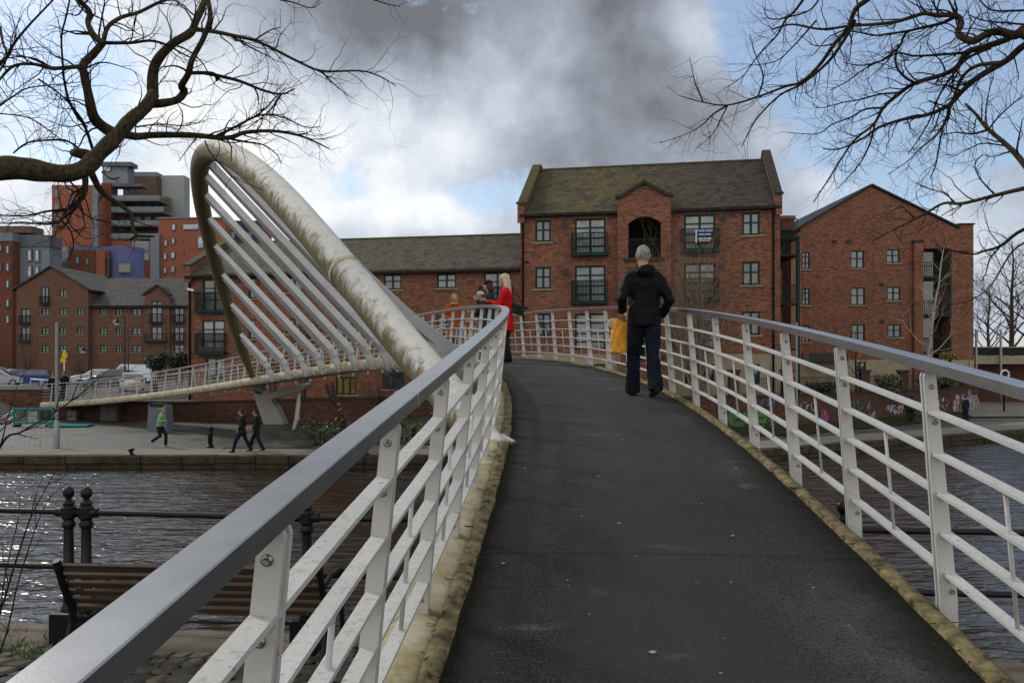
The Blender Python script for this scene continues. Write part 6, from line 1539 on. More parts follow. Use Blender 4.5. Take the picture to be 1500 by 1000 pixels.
base = V((-7.4, 4.7, ZN - .1))
tk.tube([base, base + V((.1, 0, 1.2)), base + V((.3, .2, 2.6)), base + V((.9, .7, 3.7)), P0[0].lerp(base + V((.9, .7, 3.7)), .4), P0[0], P0[3]], [.34, .27, .24, .19, .15, R0[0], R0[3] * .9], 14)
tk.tube([base + V((.3, .2, 2.4)), base + V((-.2, -.2, 3.6)), base + V((-.5, .1, 5.4))], [.19, .15, .08], 10)
limb(tk, cr, [(224, 142), (224, 109), (231, 88), (252, 65), (279, 48), (287, 31), (299, 3), (306, -30)], 8, 4.2, 8.0, 8.2, rn, 9, (.3, .9), .15)
limb(tk, cr, [(283, 43), (310, 46), (340, 52), (380, 62), (436, 90), (472, 104), (528, 104), (556, 112), (580, 126)], 3.8, .7, 8.1, 8.7, rn, 22, (.25, .75))
limb(tk, cr, [(372, 60), (395, 45), (412, 40)], 1.6, .5, 8.3, 8.4, rn, 6, (.2, .4)); limb(tk, cr, [(340, 54), (372, 72), (396, 84)], 1.8, .6, 8.3, 8.6, rn, 8, (.2, .5)); limb(tk, cr, [(470, 104), (490, 124), (510, 140)], 1.6, .5, 8.5, 8.6, rn, 7, (.2, .45))
limb(tk, cr, [(222, 152), (240, 151), (260, 146), (270, 134), (266, 126), (276, 108), (282, 86), (298, 56), (308, 24), (302, -10)], 6.5, 3.4, 8.0, 7.6, rn, 9, (.3, .7), .15)
limb(tk, cr, [(277, 107), (312, 108), (318, 118)], 3, 2.2, 7.8, 7.7, rn, 2, (.1, .2)); limb(tk, cr, [(300, 107), (348, 118), (384, 132), (412, 138), (432, 130)], 3.0, 1.0, 7.8, 7.9, rn, 16, (.25, .6)); limb(tk, cr, [(412, 138), (400, 156), (384, 172), (360, 190)], 1.6, .7, 7.9, 8.1, rn, 9, (.25, .5))
limb(tk, cr, [(168, 197), (146, 182), (136, 168), (129, 136), (124, 112), (122, 95), (136, 80), (151, 63)], 8.5, 4.8, 7.9, 7.5, rn, 12, (.3, .9), .18)
limb(tk, cr, [(150, 64), (136, 50), (129, 34), (131, 17), (116, 0), (108, -25)], 4.8, 3.3, 7.5, 7.2, rn, 7, (.3, .6)); limb(tk, cr, [(151, 63), (158, 40), (177, 26), (204, 18), (235, 3), (262, -4), (300, -8)], 3.6, 1.6, 7.5, 7.8, rn, 14, (.3, .6)); limb(tk, cr, [(152, 63), (190, 63), (221, 60), (247, 67), (262, 76), (290, 90)], 3.0, .9, 7.5, 7.9, rn, 14, (.25, .6))
limb(tk, cr, [(122, 97), (100, 99), (75, 100), (48, 94), (20, 97), (0, 116), (-20, 140)], 3.4, 1.6, 7.5, 6.9, rn, 16, (.3, .8)); limb(tk, cr, [(75, 99), (50, 86), (20, 84), (-10, 92)], 1.6, .8, 7.2, 6.8, rn, 10, (.3, .6))
limb(tk, cr, [(180, 196), (200, 200), (224, 198), (280, 198), (332, 202), (360, 194), (400, 192), (436, 198), (462, 208), (482, 218)], 6.5, .8, 7.95, 8.8, rn, 26, (.25, .7))
limb(tk, cr, [(318, 199), (345, 186), (372, 172), (394, 168), (420, 174), (446, 186), (470, 186)], 2.4, .6, 8.3, 8.6, rn, 22, (.2, .6)); limb(tk, cr, [(372, 172), (390, 158), (406, 140), (420, 128)], 1.6, .5, 8.4, 8.6, rn, 10, (.2, .5)); limb(tk, cr, [(330, 202), (360, 208), (385, 212), (405, 226), (412, 240)], 2.0, .5, 8.3, 8.5, rn, 14, (.2, .4))
limb(tk, cr, [(290, 200), (278, 214), (262, 236)], 1.3, .5, 8.1, 8.2, rn, 5, (.2, .4)); limb(tk, cr, [(300, 206), (310, 226), (340, 258), (390, 280)], 1.2, .4, 8.1, 8.3, rn, 6, (.15, .35))
limb(tk, cr, [(124, 252), (125, 270), (122, 287), (110, 298), (97, 308), (88, 324), (72, 328), (42, 327), (0, 327)], 5.4, .9, 7.7, 7.3, rn, 18, (.3, .7), .1); limb(tk, cr, [(96, 307), (66, 310), (40, 316), (-5, 315)], 2.2, .8, 7.5, 7.1, rn, 12, (.3, .6)); limb(tk, cr, [(92, 325), (104, 340), (107, 362), (98, 384)], 1.8, .6, 7.6, 7.7, rn, 10, (.2, .5)); limb(tk, cr, [(110, 298), (130, 318), (160, 326), (190, 340)], 1.5, .5, 7.6, 7.8, rn, 9, (.2, .5))
limb(tk, cr, [(134, 254), (139, 264), (146, 277), (161, 291), (179, 302), (192, 314), (194, 331), (200, 344), (213, 346), (226, 346)], 5.6, 1.6, 7.8, 8.0, rn, 3, (.1, .3), .12); limb(tk, cr, [(200, 345), (192, 350), (180, 352)], 2.6, 1.0, 8.0, 8.0, rn, 3, (.1, .2)); limb(tk, cr, [(150, 252), (163, 262), (175, 260)], 1.8, .8, 7.9, 8.0, rn, 3, (.1, .3))
limb(tk, cr, [(134, 230), (118, 225), (108, 224)], 8.5, 6, 7.8, 7.6, rn, 4, (.2, .4), .25)
limb(tk, cr, [(136, 220), (122, 180), (102, 150), (94, 118), (92, 95), (90, 54), (97, 24), (104, -10)], 2.4, 1.2, 7.7, 7.0, rn, 14, (.3, .7)); limb(tk, cr, [(-10, 100), (8, 86), (20, 65), (40, 40), (75, 3), (90, -14)], 2.8, 1.0, 6.6, 6.9, rn, 12, (.3, .7)); limb(tk, cr, [(-6, 158), (18, 142), (41, 129), (80, 124), (120, 120)], 1.7, .6, 6.7, 7.2, rn, 14, (.3, .7)); limb(tk, cr, [(20, 224), (34, 213), (51, 207), (95, 206), (118, 220)], 1.3, 1.6, 7.0, 7.7, rn, 12, (.25, .7)); limb(tk, cr, [(0, 40), (4, 62), (10, 84), (-4, 110)], 2.2, 1.2, 6.6, 6.5, rn, 6, (.3, .6))
limb(tk, cr, [(56, 116), (80, 132), (100, 150), (112, 170), (128, 186)], 1.4, 1.2, 7.2, 7.8, rn, 14, (.3, .7)); limb(tk, cr, [(-5, 166), (40, 172), (70, 190), (100, 212)], 1.1, .8, 6.8, 7.6, rn, 14, (.25, .6)); limb(tk, cr, [(200, 186), (232, 182), (270, 184), (300, 178)], 1.4, .5, 8.0, 8.4, rn, 16, (.2, .6)); limb(tk, cr, [(410, 0), (430, 4), (456, 12), (470, 4)], 1.4, .5, 8.6, 8.7, rn, 8, (.2, .4)); limb(tk, cr, [(548, 0), (566, 6), (586, 10)], 1.2, .5, 8.6, 8.7, rn, 6, (.15, .3))
tk.build('trunk', BARK, tl_, True); cr.build('crown', TWIG, tl_)

rn = random.Random(77)
tr_ = empty('bare_tree', (9, 4, ZN), 0, 'leafless tree whose fine drooping branches hang in from the upper right', 'tree'); tr_.location = (0, 0, 0)
tk, cr = MB(), MB()
D0 = 8.6
P1, R1 = limb(tk, cr, [(1640, 120), (1560, 70), (1500, 50), (1486, 52), (1467, 47), (1450, 48), (1426, 60), (1412, 56), (1403, 48), (1408, 36), (1404, 25), (1392, 22), (1373, 23), (1356, 20), (1342, 23), (1313, 32), (1280, 36), (1246, 38), (1203, 43), (1160, 36), (1130, 44)], 7.5, 1.2, 8.0, 9.4, rn, 44, (.25, .8), .1)
base = V((9.2, 4.4, ZN - .1)); q = P1[0]
tk.tube([base, base + V((-.1, .1, 1.5)), base + V((-.3, .5, 3.0)), q.lerp(base + V((-.3, .5, 3.0)), .45), q, P1[2]], [.36, .29, .25, .17, R1[0] * 1.15, R1[2]], 14); tk.tube([base + V((-.25, .4, 2.7)), base + V((0, -.1, 4.6)), base + V((-.3, .4, 6.6))], [.2, .14, .07], 10)
for pts, r0, r1, da, db, tw in (
    ([(1400, 24), (1385, 32), (1373, 36), (1350, 41), (1328, 46), (1300, 50), (1280, 52), (1246, 46), (1226, 56)], 3.0, .8, 8.7, 9.2, 30),
    ([(1328, 46), (1322, 58), (1318, 68), (1296, 86), (1268, 100), (1240, 120), (1216, 132)], 2.2, .7, 9.0, 9.3, 26),
    ([(1600, 10), (1540, 28), (1500, 43), (1474, 58), (1438, 70), (1416, 77), (1402, 98), (1380, 110), (1340, 122), (1318, 137), (1294, 158), (1280, 182), (1253, 204), (1234, 230), (1214, 262), (1192, 296)], 6.4, .7, 8.0, 10.0, 44),
    ([(1600, 36), (1540, 48), (1500, 67), (1474, 89), (1433, 113), (1409, 134), (1390, 154), (1359, 168), (1323, 175), (1287, 187), (1262, 204), (1230, 218), (1206, 218)], 6.4, .8, 8.0, 9.8, 44),
    ([(1466, 92), (1433, 96), (1414, 108), (1402, 130), (1390, 163), (1380, 192), (1371, 240), (1362, 262)], 3.4, .7, 8.4, 9.2, 24),
    ([(1452, 70), (1420, 84), (1400, 104), (1376, 140), (1362, 176), (1344, 206), (1330, 226)], 2.6, .6, 8.3, 9.4, 24),
    ([(1416, 77), (1380, 80), (1340, 82), (1316, 78), (1290, 90), (1262, 96), (1236, 92)], 2.4, .6, 8.5, 9.4, 28),
    ([(1340, 122), (1322, 110), (1312, 92), (1316, 66)], 2.2, 1.4, 9.0, 9.2, 8),
    ([(1318, 136), (1290, 138), (1260, 146), (1236, 150), (1204, 158), (1190, 154)], 1.7, .5, 9.2, 9.6, 24),
    ([(1294, 158), (1268, 160), (1246, 172), (1220, 182), (1196, 196), (1152, 194)], 1.7, .5, 9.3, 9.7, 20),
    ([(1282, 178), (1276, 206), (1262, 236), (1244, 258), (1228, 276)], 1.8, .5, 9.4, 9.8, 18),
    ([(1390, 154), (1386, 176), (1372, 198), (1350, 216), (1330, 236), (1300, 256)], 2.0, .5, 8.8, 9.4, 20),
    ([(1320, 0 - 40), (1290, -18), (1270, 0), (1253, 14), (1241, 43), (1222, 65), (1200, 96), (1174, 120), (1150, 127), (1110, 142), (1066, 154), (1030, 150), (994, 140)], 5.0, .6, 8.4, 9.6, 36),
    ([(1252, 30), (1238, 56), (1214, 90), (1176, 122), (1142, 140), (1110, 172), (1096, 196), (1086, 216)], 3.0, .5, 8.8, 9.5, 18),
    ([(1066, 154), (1044, 168), (1030, 182), (1006, 196), (966, 210)], 1.7, .4, 9.5, 9.7, 14), ([(1066, 154), (1056, 174), (1044, 196), (1020, 218)], 1.3, .4, 9.5, 9.7, 10), ([(1030, 150), (1018, 120), (1010, 84)], 1.3, .4, 9.5, 9.7, 8), ([(1110, 142), (1118, 112), (1106, 78), (1098, 50)], 1.6, .5, 9.3, 9.5, 10),
    ([(1190, -20), (1166, 14), (1150, 30), (1138, 52), (1110, 82), (1088, 112), (1060, 130)], 2.4, .5, 8.8, 9.3, 22), ([(1210, -20), (1190, 12), (1160, 24), (1128, 28), (1118, 10)], 1.7, .6, 8.8, 9.2, 16), ([(1196, 30), (1160, 70), (1136, 90), (1100, 96)], 1.5, .5, 9.0, 9.4, 14),
    ([(1560, 320), (1500, 240), (1474, 212), (1446, 188), (1430, 168), (1414, 152)], 5.4, 1.4, 7.8, 8.6, 12), ([(1448, 190), (1425, 196), (1398, 194), (1376, 200)], 2.0, .7, 8.3, 8.7, 12), ([(1448, 190), (1462, 172), (1484, 152), (1500, 140)], 1.5, .6, 8.3, 8.2, 14), ([(1446, 188), (1444, 160), (1450, 130), (1456, 112)], 1.3, .4, 8.4, 8.6, 12), ([(1474, 214), (1440, 210), (1420, 218), (1390, 232)], 1.4, .5, 8.3, 8.7, 12),
    ([(1560, 262), (1500, 276), (1458, 286), (1410, 298), (1382, 298), (1350, 316), (1310, 336), (1278, 354)], 4.2, .7, 7.8, 9.2, 24), ([(1400, 298), (1384, 284), (1360, 276), (1340, 268)], 1.3, .4, 8.6, 9, 10), ([(1340, 320), (1328, 308), (1318, 300)], 1.2, .5, 9, 9.1, 8),
    ([(1570, 316), (1500, 336), (1466, 360), (1440, 368), (1426, 372), (1390, 366), (1370, 358)], 3.2, .6, 7.8, 8.8, 16), ([(1466, 360), (1450, 380), (1444, 400), (1436, 414)], 1.6, .5, 8.1, 8.3, 8), ([(1500, 356), (1480, 372), (1450, 420), (1420, 440), (1392, 446)], 1.6, .5, 8.0, 8.5, 12), ([(1458, 286), (1436, 262), (1428, 240), (1440, 226)], 1.4, .5, 8.3, 8.6, 10),
    ([(1560, -10), (1520, 12), (1480, 16), (1450, 14), (1432, -4)], 2.4, 1.0, 8.0, 8.4, 16), ([(1540, 40), (1500, 36), (1476, 34), (1440, 30), (1420, 22)], 2.0, .8, 8.1, 8.6, 18)):
    limb(tk, cr, pts, r0, r1, da, db, rn, int(tw * .9), (.2, .62), .06, 2, .05, .1, .22)
tk.build('trunk', BARK, tr_, True); cr.build('crown', TWIG, tr_)

# leafless trees far away on the right
def far_tree(px, d, H, label, seed, r=.22, spread=.55, mat=None, zb=None, lean=0, group=None, kids_=4, n1=14, name='bare_tree'):
    rn = random.Random(seed); x = (px - 750) / F * d; zb = ZU if zb is None else zb
    t = empty(name, (x, d, zb), 0, label, 'tree', group); tk, cr = MB(), MB(); pts = []
    for i in range(9): f = i / 8; pts.append(V((lean * f * H + .03 * H * noise.noise(V((seed, f * 3, 0))), .03 * H * noise.noise(V((seed + 9, f * 3, 0))), H * .86 * f)))
    tk.tube(pts, [r * (1 - .85 * i / 8) for i in range(9)], 9)
    for k in range(n1):
        f = lerp(.22, .98, (k + rn.random() * .8) / n1); i = min(7, int(f * 8)); p = pts[i].lerp(pts[i + 1], f * 8 - i); a = k * 2.4 + rn.uniform(-.5, .5)
        dr = V((cos(a), sin(a), rn.uniform(.5, 1.3))); twig(cr, p, dr, H * spread * (1.15 - f) * rn.uniform(.7, 1.1) + .4, r * (1 - .8 * f) * .45, 3, rn, 6, 0, kids_, .22, (22, 50), .5, (3, 3, 4, 5))
    tk.build('trunk', mat or BRTW, t, True); cr.build('crown', mat or BRTW, t); return t
far_tree(1482, 78, 16, 'tall bare brown tree beyond the right end of the gabled block', 3, .30, .46, zb=-2.3, kids_=5, n1=22, group='bare trees at the far right')
far_tree(1448, 96, 13, 'smaller bare tree just right of the gabled block wall', 5, .26, .46, zb=-2.3, kids_=5, n1=20, group='bare trees at the far right')
far_tree(1525, 70, 14, 'bare tree cut by the right edge of the view', 8, .34, .48, zb=-2.3, kids_=5, n1=20, group='bare trees at the far right')
far_tree(1352, 46.6, 10.0, 'slender pale birch leaning against the gabled block', 12, .13, .26, PALEB, -2.0, .125, kids_=3, n1=12, name='birch_tree')
far_tree(1254, 44.6, 4.2, 'small dark bare tree in front of the gabled block windows', 15, .07, .5, TWIG, -2.0, kids_=3, n1=10)
far_tree(188, 70, 6.5, 'thin bare tree in front of the far flats dormer', 18, .07, .4, BRTW, ZU, kids_=3, n1=9); far_tree(243, 66, 7, 'thin bare tree before the right end of the far flats', 20, .08, .42, BRTW, ZU, kids_=3, n1=10)
far_tree(1420, 53, 8, 'wispy pale sapling at the corner of the gabled block', 23, .05, .3, DRYTW, -2.0, kids_=2, n1=9)
# multi-stemmed bare shrub in front of the tall block
def stem_shrub(px, d, zb, H, n, label, mat, seed, spread=.35, r=.03, lev=2, kids_=3, name='bare_shrub', fan=1.0):
    rn = random.Random(seed); x = (px - 750) / F * d; t = empty(name, (x, d, zb), 0, label, 'shrub'); cr = MB()
    for k in range(n):
        a = rn.uniform(0, 6.28); q = rn.random() ** .7 * fan; twig(cr, V((cos(a) * .3 * q, sin(a) * .3 * q, 0)), V((cos(a) * spread * q, sin(a) * spread * q, 1)), H * rn.uniform(.6, 1.05), r * rn.uniform(.6, 1.2), lev, rn, 8, 0, kids_, .16, (18, 48), .5, (3, 3, 4, 4))
    cr.build('stems', mat, t); return t
stem_shrub(1022, 41.6, -2.0, 6.6, 46, 'tall buff bare shrub in front of the right balconies of the tall block', DRYTW, 41, .30, .042, 2, 5)
stem_shrub(985, 41.6, -2.0, 3.4, 12, 'lower bare shrub behind the man in black', DRYTW, 43, .5, .02)
for px, d, H, sd, lb in ((8, 88, 4.2, 51, 'brown bare hedge bush at the far left edge behind the cars'), (44, 90, 3.8, 52, 'brown bare hedge bush behind the blue car'), (120, 92, 3.4, 54, 'bare hedge bush below the street lamps')):
    stem_shrub(px, d, ZU, H, 34, lb, BRTW, sd, .7, .02, 2, 4)
stem_shrub(600, 40.6, -2.2, 2.6, 40, 'tangled brown climber hanging over the wall behind the arch', BRTW, 57, 1.3, .018, 2, 4)
stem_shrub(560, 40.9, -2.4, 2.0, 26, 'smaller tangle of brown twigs on the wall left of the climber', BRTW, 58, 1.3, .016, 2, 4)

# leafy shrubs
LG = leafmat('evergreen leaves', (.010, .016, .007), (.024, .036, .012), (.050, .062, .022)); LGS = leafmat('pale shrub leaves', (.03, .04, .022), (.075, .09, .05), (.15, .16, .10)); LIVY = leafmat('ivy leaves', (.014, .026, .008), (.04, .062, .016), (.13, .14, .06)); LBR = leafmat('bronze leaves', (.045, .018, .010), (.10, .045, .018), (.14, .08, .03)); LYE = leafmat('yellow green leaves', (.06, .06, .012), (.13, .12, .02), (.19, .17, .05))
def leaves(mb, c, R, n, sz, rn, lump=.35, seed=0):
    c = V(c)
    for _ in range(n):
        d = rdir(rn); k = 1 + lump * noise.noise(d * 2.2 + V((seed, 0, 0))); q = rn.random() ** .35 * k
        p = c + V((d.x * R[0] * q, d.y * R[1] * q, d.z * R[2] * q)); a = rdir(rn); b = a.cross(rdir(rn))
        if b.length < .05: continue
        b.normalize(); s = sz * rn.uniform(.6, 1.3)
        mb.add([p - a * s, p + b * s * .45, p + a * s, p - b * s * .45], [(0, 1, 2, 3)])
def shrub(name, label, px, py, d, rx, ry, mat, n, sz, seed, lumps=5, zb=None, group=None):
    rn = random.Random(seed); c = at(px, py, d); Rx, Rz_ = rx / F * d, ry / F * d; zb = c.z - Rz_ if zb is None else zb
    t = empty(name, (c.x, c.y, zb), 0, label, 'shrub', group); mb = MB(); o = V((0, 0, c.z - zb))
    for k in range(lumps):
        a = rn.uniform(0, 6.28); q = rn.uniform(.15, .62); leaves(mb, o + V((cos(a) * Rx * q, sin(a) * Rx * .6 * q, rn.uniform(-.35, .45) * Rz_)), (Rx * .58, Rx * .5, Rz_ * .58), n // lumps, sz, rn, .4, seed + k)
    mb.build('foliage', mat, t); st = MB()
    for k in range(5): a = k * 1.26; st.tube([(cos(a) * .05, sin(a) * .05, 0), (cos(a) * Rx * .3, sin(a) * Rx * .2, (c.z - zb) * .6), (cos(a) * Rx * .5, sin(a) * Rx * .3, c.z - zb + .2)], [.04, .03, .01], 5)
    st.build('stems', BRTW, t); return t
shrub('evergreen_shrub', 'dark rounded evergreen shrub left of a taller one by the far flats', 228, 530, 58, 22, 15, LG, 2600, .13, 1, 6, ZU)
shrub('evergreen_shrub', 'taller dark evergreen shrub at the corner of the low wing', 263, 526, 57, 20, 16, LG, 2400, .13, 2, 6, ZU)
shrub('leafy_shrub', 'pale green rounded bush above the graffiti wall', 1300, 562, 45.2, 23, 16, LGS, 2600, .10, 3, 6, -2.0)
shrub('hedge', 'low dark hedge above the graffiti wall, left part', 1205, 568, 43, 34, 10, LG, 1800, .10, 4, 6, -2.0); shrub('hedge', 'low dark hedge behind the piers, right part', 1375, 562, 50, 30, 9, LG, 1500, .11, 5, 6, -2.0)
shrub('leafy_shrub', 'yellow green shrub at the foot of the recessed balconies', 1385, 520, 51, 18, 11, LYE, 420, .10, 6, 4, -2.0)
shrub('conifer_shrub', 'narrow dark conifer standing against the graffiti wall', 1335, 598, 45.4, 9, 24, LG, 1500, .11, 7, 5, ZF)
shrub('bronze_shrub', 'bronze leaved small tree behind the bridge hangers', 445, 490, 43.2, 30, 34, LBR, 700, .10, 8, 7, -2.4); shrub('yellow_shrub', 'yellow green shrub behind the foot of the arch', 400, 535, 44.4, 22, 14, LYE, 380, .10, 9, 4, -2.5)
rn = random.Random(61); iv = MB()
for k in range(60):
    px = rn.uniform(425, 600); d = rn.uniform(34.6, 40.2); x = (px - 750) / F * d
    yq = poly_at(STRIP, x) + .9; v_ = max(0, min(1, (d - 34.3) / (poly_at(WALL, x) + .2 - 34.3))); z = bankz(x, v_)
    h = .25 + .45 * v_ + (.5 if 425 < px < 455 else 0)
    leaves(iv, (x, d, z + h * .4), (rn.uniform(.35, .9), rn.uniform(.3, .6), h * .7), 62, .085, rn, .4, k)
tag(iv.build('ivy', LIVY, None), kind='stuff')
lt = MB()
for k in range(500):
    x = rn.uniform(-9, 5); y = rn.uniform(34.0, 37); lt.mi = 0
    v_ = max(0, min(1, (y - 34.3) / (poly_at(WALL, x) + .2 - 34.3))); leaves(lt, (x, y, bankz(x, v_) + .03), (.1, .1, .03), 1, .07, rn)
tag(lt.build('leaf_litter', plain('pale litter', (.28, .26, .2), (.08, .06, .03), 2.5, .8), None), kind='stuff')
# cut tree stump stems leaning out of the bank
st = empty('cut_stems', (-6.6, 39.5, ZF + .4), 0, 'two cut leaning stems with fresh orange ends on the planted bank', 'tree stump'); st.location = (0, 0, 0)
a = lambda px, py, d=39.6: at(px, py, d); EGE = plain('fresh cut wood', (.55, .22, .05), (.4, .14, .03), 6, .7)
for pts, e in (([(478, 562), (482, 575), (490, 588), (497, 599)], 1), ([(486, 560), (489, 574), (495, 591)], 1), ([(633, 560), (634, 585), (633, 604)], 0)):
    mb = MB(); q = [a(*p) for p in pts]; mb.tube(q, [.09, .10, .11, .12][:len(q)], 9); s_ = mb.build('stem', BRTW, st, .8)
    if e or 1: mb = MB(); t = (q[-1] - q[-2]).normalized(); mb.tube([q[-1] + t * .002, q[-1] + t * .05], .115, 10); mb.build('cut_end', EGE, s_)
# long bare stems in the lower left corner
rn = random.Random(91)
ls = empty('bare_shrub', (-2.9, 3.4, ZN), 0, 'thin bare stems rising from the lower left corner in front of the water', 'shrub'); ls.location = (0, 0, 0); cr = MB(); root = V((-2.9, 3.5, ZN - .05))
def stem(pts, r, d0, d1, tw, tl):
    q = [root] + [at(px, py, lerp(d0, d1, i / (len(pts) - 1))) for i, (px, py) in enumerate(pts)]; q = [V(v) for v in spline([tuple(v) for v in q], 5)]; n = len(q)
    cr.tube(q, [lerp(r, r * .25, i / (n - 1)) for i in range(n)], 6)
    for k in range(tw):
        i = rn.randint(n // 3, n - 2); d = (q[i + 1] - q[i]).normalized(); ax = d.cross(rdir(rn)).normalized(); twig(cr, q[i], Matrix.Rotation(radians(rn.uniform(20, 50)), 3, ax) @ d, rn.uniform(*tl), r * .4, 1, rn, 6, 0, 2, .15, (20, 45), .2)
stem([(-40, 1000), (0, 896), (20, 832), (44, 760), (60, 728), (84, 684)], .007, 3.4, 3.9, 6, (.12, .35)); stem([(-60, 800), (0, 654), (32, 632), (80, 604), (136, 564)], .008, 3.2, 3.7, 9, (.12, .35)); stem([(-30, 980), (10, 830), (26, 760), (30, 722)], .004, 3.5, 3.7, 3, (.1, .2)); stem([(-60, 760), (-6, 640), (30, 612), (52, 600)], .004, 3.2, 3.4, 4, (.1, .2)); stem([(-20, 1000), (30, 840), (66, 740), (98, 708)], .005, 3.6, 3.9, 5, (.1, .25))
cr.build('stems', TWIG, ls)

# ---------------------------------------------------------------- litter on the walkway
DIRT = plain('dried roots and dirt', (.05, .038, .024), (.022, .017, .012), 20, .95); rn = random.Random(17)
mb = MB()
for k in range(620):
    sd = -1 if rn.random() < .6 else 1; s = rn.uniform(.6, 9) if rn.random() < .8 else rn.uniform(9, 18); w = sd * (1.0 - abs(rn.gauss(0, .055)) + .03); p = dk(s, w, .010); L_ = rn.uniform(.03, .12); q = [p]; d = V((rn.gauss(0, 1), rn.gauss(0, 1), 0)).normalized()
    for i in range(4): d = (d + V((rn.gauss(0, .5), rn.gauss(0, .5), rn.gauss(0, .08)))).normalized(); q.append(q[-1] + V((d.x, d.y, d.z * .2)) * L_ / 4)
    p0 = table(s, 3)
    mb.tube(q, rn.uniform(.0012, .0028), 3, False)
tag(mb.build('dead_roots', DIRT, None), kind='stuff')
PETAL = plain('pale trodden gum', (.30, .28, .24), (.18, .165, .14), 30, .8)
mb = MB()
for k in range(75):
    s = 1.6 + 9 * rn.random() ** 1.4; w = rn.uniform(-.85, .9); p, n, t = frame(s); c = dk(s, w, 0); slope = (dk(s + .1, w) - dk(s - .1, w)).normalized(); r = rn.uniform(.004, .012) * (1.3 if rn.random() < .3 else .8)
    nn = n; vs = [c + V((0, 0, .0045)) + (nn * cos(a) * (1 + .3 * sin(a * 2 + k)) + slope * sin(a)) * r for a in [2 * pi * i / 9 for i in range(9)]]
    mb.add(vs, [tuple(range(9))])
tag(mb.build('gum_spots', PETAL, None), kind='stuff')
# ---------------------------------------------------------------- sky, sun, camera
SUN_AZ, SUN_EL = radians(-52), radians(36)      # azimuth from the viewing direction, towards the left
w = bpy.data.worlds.new('World'); SC.world = w; w.use_nodes = True
nt = w.node_tree; bg = nt.nodes['Background']
sky = N(nt, 'ShaderNodeTexSky', sky_type='NISHITA', sun_disc=False, sun_elevation=SUN_EL, sun_rotation=SUN_AZ)
sky.air_density = 1.0; sky.dust_density = .6; sky.ozone_density = 1.5
tc = N(nt, 'ShaderNodeTexCoord'); d = tc.outputs['Generated']
sp = N(nt, 'ShaderNodeSeparateXYZ'); L(nt, d, sp.inputs[0])
az = mth(nt, 'ARCTAN2', sp.outputs[0], sp.outputs[1]); el = mth(nt, 'ARCSINE', sp.outputs[2])
wv = N(nt, 'ShaderNodeTexNoise', noise_dimensions='3D'); wv.inputs['Scale'].default_value = 2.6; wv.inputs['Detail'].default_value = 9; wv.inputs['Roughness'].default_value = .58
L(nt, d, wv.inputs['Vector'])
wc = N(nt, 'ShaderNodeSeparateColor'); L(nt, wv.outputs['Color'], wc.inputs[0])
def ang(px, py): 
    a = math.atan2(px - 750, F); return a, math.atan2(525 - py, hypot(F, px - 750))
AZ = mth(nt, 'ADD', az, mth(nt, 'MULTIPLY', mth(nt, 'SUBTRACT', wc.outputs[0], .5), .34))
EL = mth(nt, 'ADD', el, mth(nt, 'MULTIPLY', mth(nt, 'SUBTRACT', wc.outputs[1], .5), .26))
def blob(px, py, rx, ry, amt):
    a, e = ang(px, py)
    q = mth(nt, 'ADD', mth(nt, 'POWER', mth(nt, 'ABSOLUTE', mth(nt, 'DIVIDE', mth(nt, 'SUBTRACT', AZ, a), rx / F)), 2),
            mth(nt, 'POWER', mth(nt, 'ABSOLUTE', mth(nt, 'DIVIDE', mth(nt, 'SUBTRACT', EL, e), ry / F)), 2))
    return mth(nt, 'MULTIPLY', mth(nt, 'EXPONENT', mth(nt, 'MULTIPLY', q, -1)), amt)
def total(lst, start):
    acc = start
    for b in lst: acc = mth(nt, 'ADD', acc, blob(*b))
    return acc
fbm = noi(nt, d, 4.2, 12, .64, .25); fb2 = noi(nt, d, 5.2, 12, .62, .1)
# where the cloud cover is thick (1) or open blue (0)
cover = total([(1320, 170, 260, 210, -.75), (1480, 60, 200, 200, -.30), (120, 150, 170, 80, -.30), (560, 285, 130, 35, -.25), (380, 90, 240, 160, .15), (1390, 270, 330, 80, .34), (1500, 420, 300, 90, .3), (990, 90, 70, 50, .5), (1040, 200, 120, 60, .25)],
              mth(nt, 'ADD', .72, mth(nt, 'MULTIPLY', mth(nt, 'SUBTRACT', fbm, .5), 1.7)))
cover = ramp(nt, cover, [(.45, grey(0)), (.61, grey(1))])
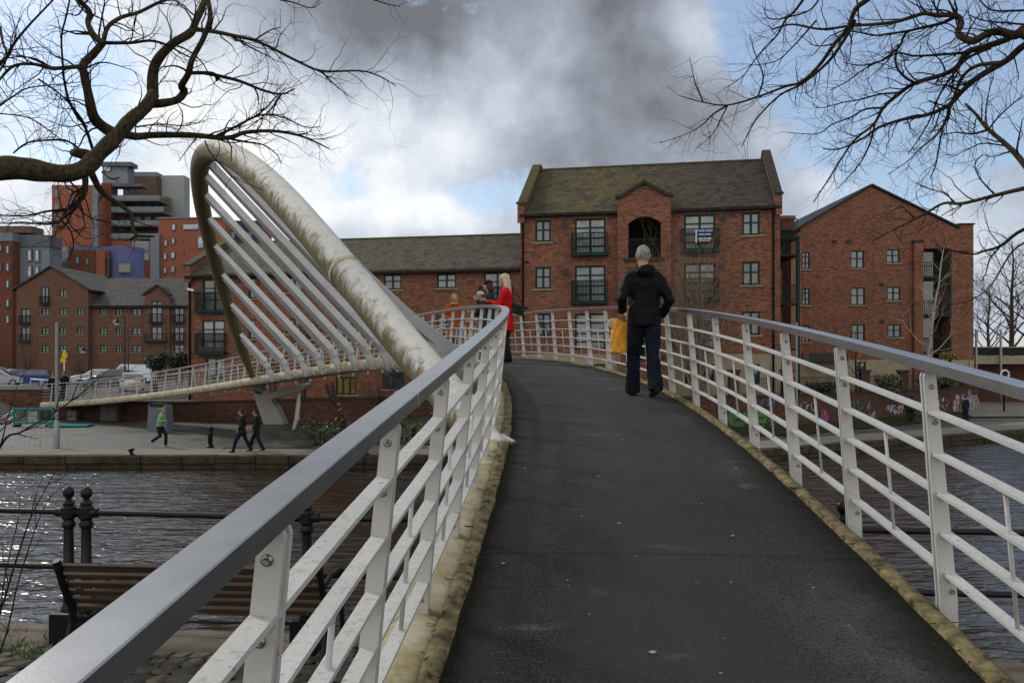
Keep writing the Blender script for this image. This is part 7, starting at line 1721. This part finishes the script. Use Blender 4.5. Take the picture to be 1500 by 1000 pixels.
# how bright the cloud is
fb3 = noi(nt, d, 15, 9, .6, .1)
bil = mth(nt, 'ABSOLUTE', mth(nt, 'MULTIPLY_ADD', noi(nt, d, 3.6, 9, .5), 4.0, -2.0))
lum = total([(720, -10, 330, 120, -.55), (930, 180, 220, 120, -.20), (560, 60, 150, 80, -.20), (150, 130, 330, 220, .40), (520, 240, 200, 120, .20), (690, 130, 120, 70, .26), (1000, 80, 70, 60, .22), (500, 310, 260, 40, .2), (760, 260, 130, 60, -.12)],
            mth(nt, 'ADD', mth(nt, 'ADD', .57, mth(nt, 'MULTIPLY', mth(nt, 'SUBTRACT', fb3, .5), .40)), mth(nt, 'ADD', mth(nt, 'MULTIPLY', mth(nt, 'SUBTRACT', fb2, .5), .7), mth(nt, 'MULTIPLY', mth(nt, 'SUBTRACT', bil, .36), .42))))
ccol = ramp(nt, lum, [(.02, (.18, .19, .215)), (.26, (.31, .34, .40)), (.52, (.50, .56, .66)), (.76, (.80, .85, .92)), (1.0, (1.15, 1.15, 1.13))])
sk = N(nt, 'ShaderNodeMix', data_type='RGBA', blend_type='MULTIPLY'); sk.inputs['Factor'].default_value = 1
L(nt, sky.outputs[0], sk.inputs['A']); sk.inputs['B'].default_value = (.14, .142, .145, 1)
back = ramp(nt, mth(nt, 'MULTIPLY_ADD', sp.outputs[1], -.5, .5), [(.50, grey(0)), (.85, grey(1))])   # unseen broken cloud behind the viewer, brightened to fill surfaces facing the camera
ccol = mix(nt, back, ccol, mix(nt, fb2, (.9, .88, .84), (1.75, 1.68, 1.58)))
hz = mix(nt, .2, sk.outputs['Result'], (.72, .80, .92))
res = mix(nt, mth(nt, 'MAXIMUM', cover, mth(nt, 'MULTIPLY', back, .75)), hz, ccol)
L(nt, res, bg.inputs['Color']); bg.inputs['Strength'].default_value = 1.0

sl = bpy.data.lights.new('sun', 'SUN'); sl.energy = 2.0; sl.angle = radians(9); sl.color = (1, .95, .87)
so = bpy.data.objects.new('sun', sl); COL.objects.link(so)
sd_ = V((sin(SUN_AZ) * cos(SUN_EL), cos(SUN_AZ) * cos(SUN_EL), sin(SUN_EL)))
so.rotation_euler = sd_.to_track_quat('Z', 'Y').to_euler(); so.location = (0, 0, 60)

cd = bpy.data.cameras.new('camera'); cam = bpy.data.objects.new('camera', cd); COL.objects.link(cam)
cam.location = (0, 0, 0); cam.rotation_euler = (radians(90), 0, 0)
cd.lens = F / 1500 * 36; cd.sensor_width = 36; cd.shift_y = 25 / 1500
cd.clip_start = .05; cd.clip_end = 4000
SC.camera = cam
SC.view_settings.view_transform = 'Standard'; SC.view_settings.look = 'None'; SC.view_settings.exposure = 0
SC.render.engine = 'CYCLES'
SC.cycles.use_denoising = True
SC.cycles.max_bounces = 6; SC.cycles.transparent_max_bounces = 8
